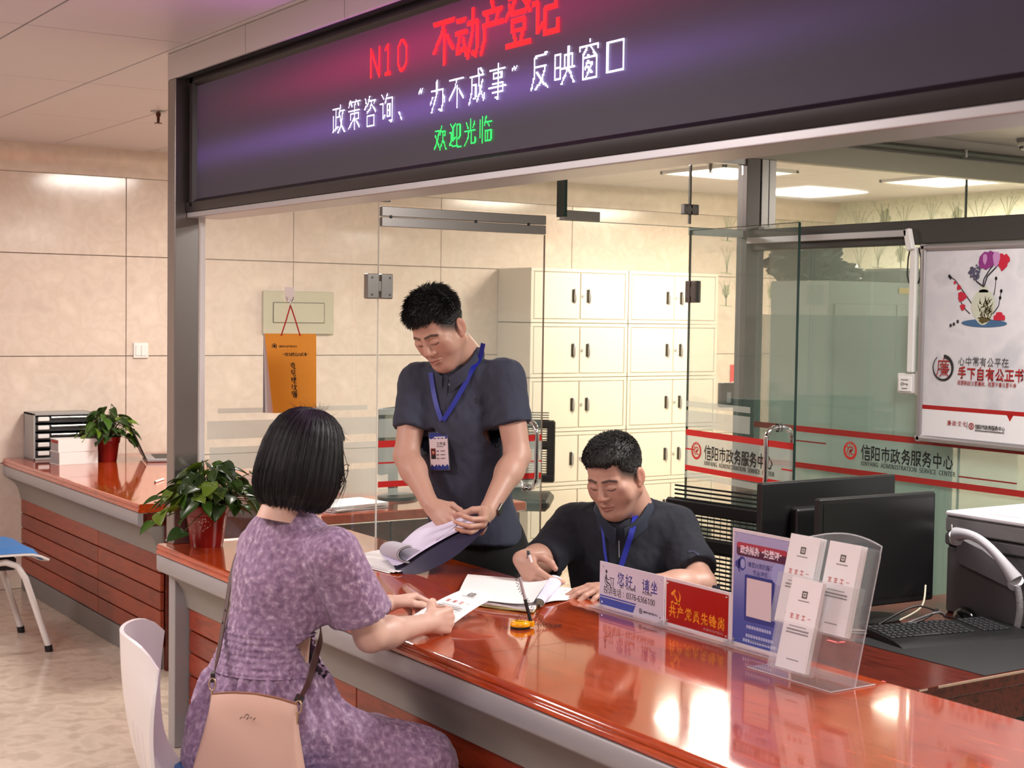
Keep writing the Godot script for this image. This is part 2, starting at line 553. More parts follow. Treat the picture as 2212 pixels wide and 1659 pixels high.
# flat print: one character with its top left corner at o, right = ux, down = dy (both already scaled to the character's size)
func glyph(g: Geo, ch: String, o: Vector3, ux: Vector3, dy: Vector3, wt := 0.085, serif := 0.0) -> void:
	var nr := dy.cross(ux).normalized()
	var lay := 0.0
	for line: Array in strokes(ch):
		lay += 0.00002
		for i in line.size() - 1:
			var a: Vector2 = line[i]
			var b: Vector2 = line[i + 1]
			var d := (b - a).normalized()
			var w := wt * 0.5
			if serif > 0.0:
				w *= lerpf(1.0 - serif, 1.0 + serif * 0.6, absf(d.y))
			var e := d * w * 0.8
			var s := Vector2(-d.y, d.x) * w
			var q := [a - e + s, b + e + s, b + e - s, a - e - s]
			var p := []
			for k: Vector2 in q:
				p.append(o + ux * k.x + dy * k.y + nr * lay)
			g.quad(p[0], p[1], p[2], p[3], nr)

func text_line(g: Geo, s: String, o: Vector3, right: Vector3, down: Vector3, size: float, pitch: float, wt := 0.085, squash := 1.0, serif := 0.0) -> void:
	for i in s.length():
		glyph(g, s[i], o + right * (pitch * i), right * (size * squash), down * size, wt, serif)

# Latin lettering as a thin mesh; at = left end of its base line's middle, right/up = directions, h = capital height
func latin(parent: Node3D, s: String, at: Vector3, right: Vector3, up: Vector3, h: float, width: float, m: Material, called := "lettering") -> MeshInstance3D:
	var t := TextMesh.new()
	var f := SystemFont.new()
	f.font_names = PackedStringArray(["Droid Sans"])
	t.font = f
	t.font_size = 64
	t.pixel_size = h / 46.0
	t.depth = 0.0006
	t.curve_step = 2.0
	t.horizontal_alignment = HORIZONTAL_ALIGNMENT_LEFT
	t.vertical_alignment = VERTICAL_ALIGNMENT_CENTER
	t.text = s
	var o := MeshInstance3D.new()
	o.name = called
	o.mesh = t
	o.material_override = m
	var w := t.get_aabb().size.x
	var sx := width / w if w > 0.0 else 1.0
	o.transform = Transform3D(Basis(right * sx, up, right.cross(up)), at)
	parent.add_child(o, true)
	return o

# the service centre's emblem: a red ring with a white band of ticks and a curling swoosh
func emblem(g: Geo, at: Vector3, right: Vector3, up: Vector3, r: float, simple := false) -> void:
	var nr := right.cross(up).normalized()
	var seg := 28
	for i in seg:
		var a := TAU * i / seg
		var b := TAU * (i + 1) / seg
		var d0 := right * cos(a) + up * sin(a)
		var d1 := right * cos(b) + up * sin(b)
		var inner := 0.72
		# upper half: ticks stand for the ring's small lettering
		if a > 0.45 and a < PI - 0.45 and i % 2 == 0 and not simple:
			g.quad(at + d0 * r * 0.72, at + d1 * r * 0.72, at + d1 * r * 0.8, at + d0 * r * 0.8, nr)
			g.quad(at + d0 * r * 0.92, at + d1 * r * 0.92, at + d1 * r, at + d0 * r, nr)
		else:
			g.quad(at + d0 * r * inner, at + d1 * r * inner, at + d1 * r, at + d0 * r, nr)
	for cv: Array in [[Vector2(-0.45, -0.35), Vector2(-0.35, 0.15), Vector2(-0.05, 0.42), Vector2(0.25, 0.38), Vector2(0.38, 0.15), Vector2(0.2, -0.05), Vector2(0.0, -0.12)], [Vector2(-0.15, -0.5), Vector2(-0.1, -0.1), Vector2(0.12, 0.12), Vector2(0.05, -0.2), Vector2(0.2, -0.38), Vector2(0.5, -0.4)], [Vector2(-0.5, 0.45), Vector2(-0.35, 0.3)]]:
		for i in cv.size() - 1:
			var a: Vector2 = cv[i]
			var b: Vector2 = cv[i + 1]
			var d := (b - a).normalized()
			var w := 0.065
			var s := Vector2(-d.y, d.x) * w
			a -= d * 0.03
			b += d * 0.03
			var q := []
			for k: Vector2 in [a + s, b + s, b - s, a - s]:
				q.append(at + right * (k.x * r) + up * (k.y * r))
			g.quad(q[0], q[1], q[2], q[3], nr)

# rows of tiny unreadable print, as thin bars
func print_bars(g: Geo, at: Vector3, right: Vector3, down: Vector3, width: float, h: float, sd := 1) -> void:
	var nr := down.cross(right).normalized()
	var x := 0.0
	var k := sd
	while x < width:
		k = (k * 73 + 41) % 101
		var w := minf(h * (0.7 + 0.5 * (k % 5) / 5.0), width - x)
		g.quad(at + right * x, at + right * (x + w), at + right * (x + w) + down * h, at + right * x + down * h, nr)
		x += w + h * 0.25

# ==================================================================== room shell
func slab(called: String, lo: Vector3, hi: Vector3, m: Material, parent: Node3D = null, bev := 0.0) -> MeshInstance3D:
	var g := Geo.new()
	g.box((lo + hi) * 0.5, hi - lo, bev)
	return struct(called, g, m, parent)

func build_room() -> void:
	# floor: a screed with stone tiles set on it
	var fl := slab("floor", Vector3(-5.5, -0.12, -7.2), Vector3(7.2, -0.008, 5.2), M.grout)
	var tile := Geo.new()
	tile.box(Vector3(0, -0.004, 0), Vector3(0.797, 0.008, 0.797), 0.0015)
	var tm := tile.mesh()
	for i in range(-5, 9):
		for j in range(-9, 7):
			var o := obj("floor_tile", tm, M.floor, fl)
			o.position = Vector3(-1.48 + i * 0.8, 0, 0.218 + j * 0.8)
	# ceiling: metal panels under a dark void
	var ce := slab("ceiling", Vector3(-5.5, CEIL + 0.03, -7.2), Vector3(7.2, CEIL + 0.15, 5.2), M.ceil_gap)
	var pn := Geo.new()
	pn.box(Vector3(0, 0.01, 0), Vector3(1.084, 0.02, 0.531), 0.003)
	var pm := pn.mesh()
	for i in range(-4, 8):
		for j in range(-14, 10):
			var o := obj("ceiling_panel", pm, M.ceil, ce)
			o.position = Vector3(-1.255 + i * 1.09, CEIL, 0.2485 + j * 0.537)
	# left wall: stone slabs with recessed joints
	var wl := slab("wall_left", Vector3(WX - 0.2, 0, -7.2), Vector3(WX - 0.012, CEIL + 0.1, 5.2), M.grout)
	var ys := [0.0, 0.70, 1.286, 1.854, 2.30]
	var zs := [5.0, 4.0, 3.0, 2.0, 1.0, 0.05, -0.98, -2.02, -3.06, -4.10, -5.14, -6.2, -7.1]
	for i in ys.size() - 1:
		for j in zs.size() - 1:
			var lo := Vector3(WX - 0.012, ys[i] + 0.002, zs[j + 1] + 0.002)
			var hi := Vector3(WX, ys[i + 1] - 0.002, zs[j] - 0.002)
			var g := Geo.new()
			g.box((lo + hi) * 0.5, hi - lo, 0.0015)
			obj("stone_slab", g, M.stone, wl)
	# stone cornice
	var g2 := Geo.new()
	var prof := PackedVector2Array([Vector2(0, 0), Vector2(0.012, 0), Vector2(0.02, 0.03), Vector2(0.02, 0.06), Vector2(0.045, 0.085), Vector2(0.055, 0.13), Vector2(0.055, 0.17), Vector2(0, 0.17)])
	g2.extrude(prof, 12.2, Transform3D(Basis(Vector3.RIGHT, Vector3.UP, Vector3.BACK), Vector3(WX - 0.011, 2.30, -7.1)), 0.7)
	struct("trim_1", g2, M.stone)
	# rear wall with wallpaper, window to the right of what the camera sees through the glass
	var zb := -6.6
	slab("wall_back", Vector3(WX - 0.2, 0, zb - 0.2), Vector3(-3.2, CEIL + 0.1, zb), M.wallpaper)
	slab("wall_back_sill", Vector3(-3.2, 0, zb - 0.2), Vector3(-0.6, 0.9, zb), M.wallpaper)
	slab("wall_back_head", Vector3(-3.2, 2.2, zb - 0.2), Vector3(-0.6, CEIL + 0.1, zb), M.wallpaper)
	slab("wall_back_side", Vector3(-0.6, 0, zb - 0.2), Vector3(7.2, CEIL + 0.1, zb), M.wallpaper)
	window("window_1", Vector3(-1.9, 1.55, zb - 0.1), 2.6, 1.3)
	# wall beyond the frame on the right, with two windows that mirror in the glass
	slab("wall_right", Vector3(7.0, 0, -7.2), Vector3(7.2, 1.5, 5.2), M.paint)
	slab("wall_right_head", Vector3(7.0, 2.2, -7.2), Vector3(7.2, CEIL + 0.1, 5.2), M.paint)
	slab("wall_right_pier", Vector3(7.0, 1.5, -4.6), Vector3(7.2, 2.2, 5.2), M.paint)
	slab("wall_right_pier", Vector3(7.0, 1.5, -5.55), Vector3(7.2, 2.2, -5.15), M.paint)
	slab("wall_right_pier", Vector3(7.0, 1.5, -7.2), Vector3(7.2, 2.2, -6.5), M.paint)
	for w: Array in [["window_2", -4.875, 0.55], ["window_3", -6.025, 0.95]]:
		window(w[0], Vector3(7.1, 1.85, w[1]), w[2], 0.7, PI / 2)
	slab("wall_front", Vector3(-5.5, 0, 5.0), Vector3(7.2, CEIL + 0.1, 5.2), M.paint)
	# wallpaper print: faint lotus leaves and stems, as flat pieces of print
	var wp := Geo.new()
	var r := RandomNumberGenerator.new()
	r.seed = 31
	for k in 30:
		var x := -5.05 + (k % 10) * 0.23 + r.randf() * 0.08
		var y := 1.75 + (k / 10) * 0.26 + r.randf() * 0.06
		lotus(wp, Vector3(x, y, zb + 0.002), Vector3.RIGHT, 0.11 + r.randf() * 0.05, k)
	for k in 22:
		lotus(wp, Vector3(WX + 0.002, 1.75 + (k % 3) * 0.24, -5.5 - (k / 3) * 0.15), Vector3.FORWARD, 0.11, k + 3)
	struct("trim_2", wp, M.wallprint)

func lotus(g: Geo, at: Vector3, right: Vector3, s: float, k: int) -> void:
	var nr := right.cross(Vector3.UP)
	if k % 3 != 2:
		var pts := []
		for i in 14:
			var a := TAU * i / 14.0
			var rr := s * (0.55 + 0.12 * sin(a * 5.0 + k))
			pts.append(at + right * (cos(a) * rr * 0.6) + Vector3.UP * (sin(a) * rr * 0.8))
		if k % 3 == 0:
			for i in 14:
				g.tri(at, pts[i], pts[(i + 1) % 14], nr, nr, nr)
	for j in 3 + k % 3:
		var lean := (j - 1.5) * 0.25 + 0.1 * sin(k * 1.7 + j)
		var p0 := at + Vector3.UP * (-s)
		for i in 5:
			var t0 := i / 5.0
			var t1 := (i + 1) / 5.0
			var a := p0 + right * (lean * s * 1.6 * t0 * t0) + Vector3.UP * (s * 1.7 * t0)
			var b := p0 + right * (lean * s * 1.6 * t1 * t1) + Vector3.UP * (s * 1.7 * t1)
			g.quad(a, b, b + right * 0.006, a + right * 0.006, nr)
	g.quad(at + Vector3.UP * (-s) - right * s * 0.5, at + Vector3.UP * (-s * 1.06) + right * s * 0.5, at + Vector3.UP * (-s * 0.99) + right * s * 0.5, at + Vector3.UP * (-s * 0.93) - right * s * 0.5, nr)

func window(called: String, at: Vector3, w: float, h: float, turn := 0.0) -> void:
	var o := Node3D.new()
	o.name = called
	add_child(o)
	o.position = at
	o.rotation.y = turn
	o.set_meta("kind", "structure")
	var g := Geo.new()
	g.box(Vector3(0, h * 0.5 - 0.02, 0), Vector3(w, 0.04, 0.08), 0.004)
	g.box(Vector3(0, -h * 0.5 + 0.02, 0), Vector3(w, 0.04, 0.08), 0.004)
	for x: float in [-w * 0.5 + 0.02, 0.0, w * 0.5 - 0.02]:
		g.box(Vector3(x, 0, 0), Vector3(0.04, h, 0.08), 0.004)
	obj("window_frame", g, M.alu, o)
	g = Geo.new()
	g.box(Vector3.ZERO, Vector3(w - 0.04, h - 0.04, 0.006), 0.0)
	obj("pane", g, M.glass, o)

# ==================================================================== LED sign, its post and soffit
func build_sign() -> void:
	var zf := -0.04
	# soffit panels between the ceiling and the sign
	var so := slab("wall_soffit", Vector3(-2.035, 2.36, zf - 0.16), Vector3(3.6, CEIL + 0.02, zf - 0.012), M.ceil_gap)
	for i in 6:
		var lo := Vector3(-2.041 + i * 0.685 + 0.0015, 2.362, zf - 0.012)
		var hi := Vector3(-2.041 + (i + 1) * 0.685 - 0.0015, CEIL - 0.001, zf)
		var g := Geo.new()
		g.box((lo + hi) * 0.5, hi - lo, 0.002)
		obj("soffit_panel", g, M.ceil, so)
	var le := Geo.new()
	le.box(Vector3(-2.038, 2.407, zf - 0.08), Vector3(0.006, 0.09, 0.16), 0.001)
	obj("soffit_end", le, M.ceil, so)
	# post
	var t := thing("post", "brushed steel post standing on the counter's left end beside the potted plant", "post", Vector3(-2.004, CT, -0.085))
	var g := Geo.new()
	g.box(Vector3(0, (2.362 - CT) * 0.5, 0), Vector3(0.075, 2.362 - CT, 0.09), 0.004)
	obj("shaft", g, M.steel, t)
	g = Geo.new()
	g.box(Vector3(0, 0.004, 0), Vector3(0.082, 0.008, 0.097), 0.002)
	obj("foot_plate", g, M.steel, t)
	# sign
	var x0 := -1.962
	var x1 := 3.5
	var z := -0.092
	t = thing("led_sign", "long black LED sign over the counter with red, white and green Chinese lettering", "LED sign", Vector3(0, 0, 0))
	g = Geo.new()
	g.box(Vector3((x0 + x1) * 0.5, 2.13, z - 0.075), Vector3(x1 - x0, 0.47, 0.11), 0.003)
	obj("housing", g, M.frame, t)
	g = Geo.new()
	# frame bars with a sloping inner edge
	var bar := PackedVector2Array([Vector2(0, 0), Vector2(0.012, 0.0), Vector2(0.014, 0.004), Vector2(0.014, 0.032), Vector2(-0.006, 0.05), Vector2(-0.01, 0.05), Vector2(-0.01, 0)])
	var L := x1 - x0
	g.extrude(bar, L, Transform3D(Basis(Vector3.BACK, Vector3.UP, Vector3.LEFT), Vector3(x1, 1.897, z)), 0.8)
	g.extrude(bar, L, Transform3D(Basis(Vector3.BACK, Vector3.DOWN, Vector3.RIGHT), Vector3(x0, 2.372, z)), 0.8)
	g.extrude(bar, 0.475, Transform3D(Basis(Vector3.BACK, Vector3.RIGHT, Vector3.UP), Vector3(x0 + 0.028, 1.897, z)), 0.8)
	obj("frame", g, M.frame, t)
	g = Geo.new()
	g.box(Vector3((x0 + x1) * 0.5, 1.887, z - 0.06), Vector3(L, 0.02, 0.14), 0.003)
	obj("lower_trim", g, M.alu, t)
	# screen with a faint glow of its own round the lit rows
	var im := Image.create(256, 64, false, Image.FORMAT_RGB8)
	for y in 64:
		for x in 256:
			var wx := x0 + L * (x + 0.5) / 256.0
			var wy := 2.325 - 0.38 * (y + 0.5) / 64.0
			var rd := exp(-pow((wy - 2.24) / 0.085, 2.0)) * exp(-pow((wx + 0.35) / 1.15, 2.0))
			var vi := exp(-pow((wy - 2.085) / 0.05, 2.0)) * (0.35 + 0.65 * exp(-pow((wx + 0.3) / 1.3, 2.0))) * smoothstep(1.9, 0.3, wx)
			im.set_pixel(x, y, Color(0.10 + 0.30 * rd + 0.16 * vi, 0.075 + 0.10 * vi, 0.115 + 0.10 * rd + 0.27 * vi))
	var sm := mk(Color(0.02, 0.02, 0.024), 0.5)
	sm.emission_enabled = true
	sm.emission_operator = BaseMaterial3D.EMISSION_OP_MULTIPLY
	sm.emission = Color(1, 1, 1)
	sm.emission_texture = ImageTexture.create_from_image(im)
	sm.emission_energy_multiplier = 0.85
	g = Geo.new()
	var sx0 := x0 + 0.05
	g.tri(Vector3(sx0, 1.94, z + 0.001), Vector3(x1, 1.94, z + 0.001), Vector3(x1, 2.33, z + 0.001), Vector3.BACK, Vector3.BACK, Vector3.BACK, Vector2(0, 1), Vector2(1, 1), Vector2(1, 0))
	g.tri(Vector3(sx0, 1.94, z + 0.001), Vector3(x1, 2.33, z + 0.001), Vector3(sx0, 2.33, z + 0.001), Vector3.BACK, Vector3.BACK, Vector3.BACK, Vector2(0, 1), Vector2(1, 0), Vector2(0, 0))
	obj("screen", g, sm, t)
	led_text(t, "lit_lettering_red", Color(1.0, 0.03, 0.015), 3.0, z, [["N10", -0.612, 2.278, 0.082, 0.075, 22, 1.7], ["不动产登记", -0.268, 2.303, 0.119, 0.1135, 28, 2.3]])
	led_text(t, "lit_lettering_white", Color(0.86, 0.84, 1.0), 2.6, z, [["政策咨询、", -0.833, 2.146, 0.08, 0.0955, 20, 1.0], ["“", -0.365, 2.152, 0.06, 0.09, 16, 1.0], ["办不成事", -0.279, 2.149, 0.082, 0.094, 20, 1.0], ["”", 0.098, 2.152, 0.06, 0.09, 16, 1.0], ["反映窗口", 0.181, 2.153, 0.083, 0.0945, 20, 1.0]])
	led_text(t, "lit_lettering_green", Color(0.05, 1.0, 0.32), 1.5, z, [["欢迎光临", -0.252, 2.031, 0.062, 0.0715, 18, 0.9]])

# LED dots: strokes sampled on a square grid of diodes
func led_text(t: Node3D, called: String, c: Color, e: float, z: float, rows: Array) -> void:
	var g := Geo.new()
	for row: Array in rows:
		var size: float = row[3]
		var nd: int = row[5]
		var st := size / nd
		var lw: float = row[6] * st * 0.62
		for i in (row[0] as String).length():
			var ch: String = row[0][i]
			var sq := 0.92
			if ch in "N10":
				sq = 0.8
			var ls := strokes(ch)
			for a in int(nd * 1.1) + 2:
				for b in nd + 2:
					var p := Vector2((a + 0.5 - 0.5) * st, (b + 0.5 - 0.5) * st)
					var hit := false
					for line: Array in ls:
						for k in line.size() - 1:
							var s0: Vector2 = Vector2(line[k].x * sq, line[k].y) * size
							var s1: Vector2 = Vector2(line[k + 1].x * sq, line[k + 1].y) * size
							if Geometry2D.get_closest_point_to_segment(p, s0, s1).distance_to(p) < lw:
								hit = true
								break
						if hit:
							break
					if hit:
						var o := Vector3(row[1] + row[4] * i + p.x, row[2] - p.y, z + 0.004)
						var h := st * 0.40
						g.quad(o + Vector3(-h, -h, 0), o + Vector3(h, -h, 0), o + Vector3(h, h, 0), o + Vector3(-h, h, 0), Vector3.BACK)
	var m := mk(Color(0.02, 0.02, 0.02), 0.6)
	m.emission_enabled = true
	m.emission = c
	m.emission_energy_multiplier = e
	obj(called, g, m, t)

# ==================================================================== counters
func counter(t: Node3D, x0: float, x1: float, depth: float, seam: float, ends: bool) -> void:
	# top in one or two boards with a rounded double edge
	var top := PackedVector2Array([Vector2(0.0, 0.0), Vector2(0.006, -0.005), Vector2(0.009, -0.014), Vector2(0.004, -0.019), Vector2(0.010, -0.024), Vector2(0.010, -0.034), Vector2(0.002, -0.038), Vector2(-depth + 0.004, -0.038), Vector2(-depth, -0.034), Vector2(-depth, -0.003), Vector2(-depth + 0.003, 0.0)])
	var cuts := [x0, x1]
	if seam > x0 and seam < x1:
		cuts = [x0, seam, x1]
	for i in cuts.size() - 1:
		var a: float = cuts[i] + (0.0012 if i > 0 else 0.0)
		var b: float = cuts[i + 1] - (0.0012 if i + 2 < cuts.size() else 0.0)
		var g := Geo.new()
		g.extrude(top, b - a, Transform3D(Basis(Vector3.BACK, Vector3.UP, Vector3.LEFT), Vector3(b, CT, 0)), 0.6)
		obj("countertop", g, M.wood, t)
	# grey lip and cove below it
	var lip := PackedVector2Array([Vector2(0.006, -0.038), Vector2(0.010, -0.042), Vector2(0.010, -0.088), Vector2(0.004, -0.096), Vector2(-0.008, -0.098), Vector2(-0.03, -0.098), Vector2(-0.03, -0.038)])
	var g2 := Geo.new()
	g2.extrude(lip, x1 - x0 - 0.01, Transform3D(Basis(Vector3.BACK, Vector3.UP, Vector3.LEFT), Vector3(x1 - 0.005, CT, 0)), 0.6)
	obj("front_lip", g2, M.lip, t)
	var cove := PackedVector2Array([Vector2(-0.008, -0.098), Vector2(-0.03, -0.112), Vector2(-0.05, -0.135), Vector2(-0.068, -0.165), Vector2(-0.078, -0.2), Vector2(-0.082, -0.225), Vector2(-0.12, -0.225), Vector2(-0.12, -0.098)])
	g2 = Geo.new()
	g2.extrude(cove, x1 - x0 - 0.03, Transform3D(Basis(Vector3.BACK, Vector3.UP, Vector3.LEFT), Vector3(x1 - 0.015, CT, 0)), 0.5)
	obj("cove", g2, M.greypaint, t)
	# planks
	var n := 5
	var y0 := 0.1
	var y1 := CT - 0.225
	var xs := [x0 + (0.06 if ends else 0.0)]
	var x := x0 + 1.35
	while x < x1 - 0.3:
		xs.append(x)
		x += 1.3
	xs.append(x1)
	for k in xs.size() - 1:
		for i in n:
			var h := (y1 - y0) / n
			var g := Geo.new()
			var a: float = xs[k] + 0.0015
			var b: float = xs[k + 1] - 0.0015
			g.box(Vector3((a + b) * 0.5, y0 + h * (i + 0.5), -0.098), Vector3(b - a, h - 0.005, 0.018), 0.003)
			obj("plank", g, M.plank if (i + k) % 2 == 0 else M.plank2, t)
	g2 = Geo.new()
	g2.box(Vector3((x0 + x1) * 0.5 + 0.02, (0.1 + y1) * 0.5 + 0.05, -0.116), Vector3(x1 - x0 - 0.08, y1 - 0.1 + 0.1, 0.02), 0.0)
	obj("carcass", g2, M.darkwood, t)
	g2 = Geo.new()
	g2.box(Vector3((x0 + x1) * 0.5, 0.05, -0.097), Vector3(x1 - x0 - 0.05, 0.1, 0.03), 0.004)
	obj("plinth", g2, M.plinth, t)

func build_counters() -> void:
	# the near counter
	var t := thing("service_counter", "long glossy red-brown wooden counter with grey lip that the woman leans on", "counter", Vector3.ZERO)
	counter(t, -2.005, 3.2, 0.745, 0.0, true)
	var g := Geo.new()
	# end post with a curved bracket
	g.box(Vector3(-1.985, 0.315, -0.075), Vector3(0.062, 0.63, 0.07), 0.004)
	obj("end_post", g, M.lip, t)
	g = Geo.new()
	g.box(Vector3(-1.99, 0.345, -0.42), Vector3(0.03, 0.69, 0.6), 0.003)
	obj("end_panel", g, M.darkwood, t)
	g = Geo.new()
	g.box(Vector3(0.6, 0.66, -0.7), Vector3(5.1, 0.06, 0.03), 0.003)
	g.box(Vector3(0.6, 0.36, -0.42), Vector3(0.03, 0.66, 0.55), 0.003)
	obj("back_rail", g, M.darkwood, t)
	# the far counter
	t = thing("service_counter", "second wooden counter against the stone wall with the drawer unit and laptop on it", "counter", Vector3(0, 0, -0.30))
	counter(t, WX + 0.003, -3.06, 0.95, -9.0, false)
	g = Geo.new()
	g.box(Vector3(-3.065, 0.345, -0.42), Vector3(0.03, 0.69, 0.62), 0.003)
	g.box(Vector3(-3.09, 0.66, -0.06), Vector3(0.05, 0.06, 0.1), 0.004)
	obj("end_panel", g, M.darkwood, t)
	# low wooden return behind the glass
	t = thing("desk_return", "dark wooden desk return standing behind the glass partition and the potted plant", "desk", Vector3(-2.75, 0, -1.35))
	g = Geo.new()
	g.box(Vector3(0, 0.70, 0), Vector3(0.62, 0.04, 1.02), 0.006)
	obj("desktop", g, M.wood, t)
	for i in 3:
		g = Geo.new()
		g.box(Vector3(0.27, 0.335, -0.33 + i * 0.33), Vector3(0.025, 0.67, 0.325), 0.004)
		obj("front_panel", g, M.darkwood, t)

# ==================================================================== glass partitions
func pane(t: Node3D, lo: Vector3, hi: Vector3, m: Material, called := "pane") -> MeshInstance3D:
	var g := Geo.new()
	g.box((lo + hi) * 0.5, hi - lo, 0.0008)
	return obj(called, g, m, t)

func bar(t: Node3D, called: String, lo: Vector3, hi: Vector3, m: Material, bev := 0.002) -> MeshInstance3D:
	var g := Geo.new()
	g.box((lo + hi) * 0.5, hi - lo, bev)
	return obj(called, g, m, t)

# hinge patch of two steel plates with screws; along = direction in the glass plane, out = the glass normal
func patch(t: Node3D, called: String, at: Vector3, along: Vector3, w: float, h: float, m: Material) -> void:
	var out := along.cross(Vector3.UP).normalized()
	var bs := Basis(along, Vector3.UP, out)
	var g := Geo.new()
	for s: float in [-1.0, 1.0]:
		g.box(at + along * (s * (w * 0.26)), Vector3(w * 0.46, h, 0.03), 0.004, bs)
	g.box(at, Vector3(w * 0.3, h * 0.45, 0.024), 0.003, bs)
	obj(called, g, m, t)
	g = Geo.new()
	for sx: float in [-0.3, 0.36]:
		for sy: float in [-0.34, 0.34]:
			for so: float in [-1.0, 1.0]:
				g.lathe([Vector2(0.0, 0.0015), Vector2(0.004, 0.0015), Vector2(0.005, 0.0)], 10, Transform3D(Basis(along, out * so, along.cross(out * so)), at + along * (sx * w) + Vector3.UP * (sy * h) + out * (so * 0.015)))
	obj("screw", g, M.steeldark, t)

# printed band on a leaf: u runs along the glass from the hinge, o = its origin at floor level, nrm = side that faces the camera
func door_print(t: Node3D, o: Vector3, u: Vector3, width: float, logo: bool, nrm: Vector3, thin := true) -> void:
	var e := nrm * 0.0055
	for b: Array in [[1.040, 1.066], [0.887, 0.910]]:
		var g := Geo.new()
		g.quad(o + e + Vector3(0, b[0], 0), o + e + u * width + Vector3(0, b[0], 0), o + e + u * width + Vector3(0, b[1], 0), o + e + Vector3(0, b[1], 0), nrm)
		obj("red_stripe", g, M.red, t)
	var g3 := Geo.new()
	for b: Array in [[0.910, 1.040], [1.078, 1.150], [1.165, 1.190], [0.855, 0.882]]:
		var w := width
		if b[0] > 1.06:
			w = width * 0.62
		g3.quad(o + e + Vector3(0, b[0], 0), o + e + u * w + Vector3(0, b[0], 0), o + e + u * w + Vector3(0, b[1], 0), o + e + Vector3(0, b[1], 0), nrm)
	obj("frosted_band", g3, M.frost, t)
	if thin:
		var g4 := Geo.new()
		var k := o + e * 1.2
		for s: Array in [[0.0, 0.07, 0.978], [width - 0.07, width, 0.955]]:
			g4.quad(k + u * s[0] + Vector3(0, s[2], 0), k + u * s[1] + Vector3(0, s[2], 0), k + u * s[1] + Vector3(0, s[2] + 0.006, 0), k + u * s[0] + Vector3(0, s[2] + 0.006, 0), nrm)
		obj("thin_red_line", g4, M.red, t)
	if logo:
		centre_print(t, o + e * 1.3 + Vector3(0, 0.972, 0) + u * 0.085, u, nrm)

# emblem, eight characters and the English line, starting at the emblem's centre
func centre_print(t: Node3D, at: Vector3, u: Vector3, nrm: Vector3) -> void:
	var g := Geo.new()
	emblem(g, at + Vector3(0, 0.006, 0), u, Vector3.UP, 0.038)
	obj("red_emblem", g, mk(Color(0.80, 0.13, 0.08), 0.6), t)
	g = Geo.new()
	text_line(g, "信阳市政务服务中心", at + u * 0.062 + Vector3(0, 0.034, 0), u, Vector3.DOWN, 0.058, 0.0535, 0.11, 0.82)
	obj("black_lettering", g, M.ink, t)
	latin(t, "XINYANG  ADMINISTRATION  SERVICE  CENTER", at + u * 0.06 + Vector3(0, -0.041, 0), u, Vector3.UP, 0.018, 0.49, M.ink, "small_lettering")

func d_handle(t: Node3D, at: Vector3, along: Vector3, out: Vector3, h: float) -> void:
	var g := Geo.new()
	for s: float in [-1.0, 1.0]:
		var pts := []
		var r := 0.045
		pts.append(at + Vector3(0, h * 0.5, 0))
		for i in 7:
			var a := PI / 2 * i / 6.0
			pts.append(at + out * s * (0.02 + r * sin(a)) + Vector3(0, h * 0.5 - r + r * cos(a), 0))
		for i in 7:
			var a := PI / 2 * (1.0 - i / 6.0)
			pts.append(at + out * s * (0.02 + r * sin(a)) + Vector3(0, -h * 0.5 + r - r * cos(a), 0))
		pts.append(at + Vector3(0, -h * 0.5, 0))
		g.tube(pts, 0.0105, 12)
		for y: float in [h * 0.5, -h * 0.5]:
			g.tube([at + out * s * 0.004 + Vector3(0, y, 0), at + out * s * 0.012 + Vector3(0, y, 0)], 0.017, 14)
	obj("handle", g, M.chrome, t)

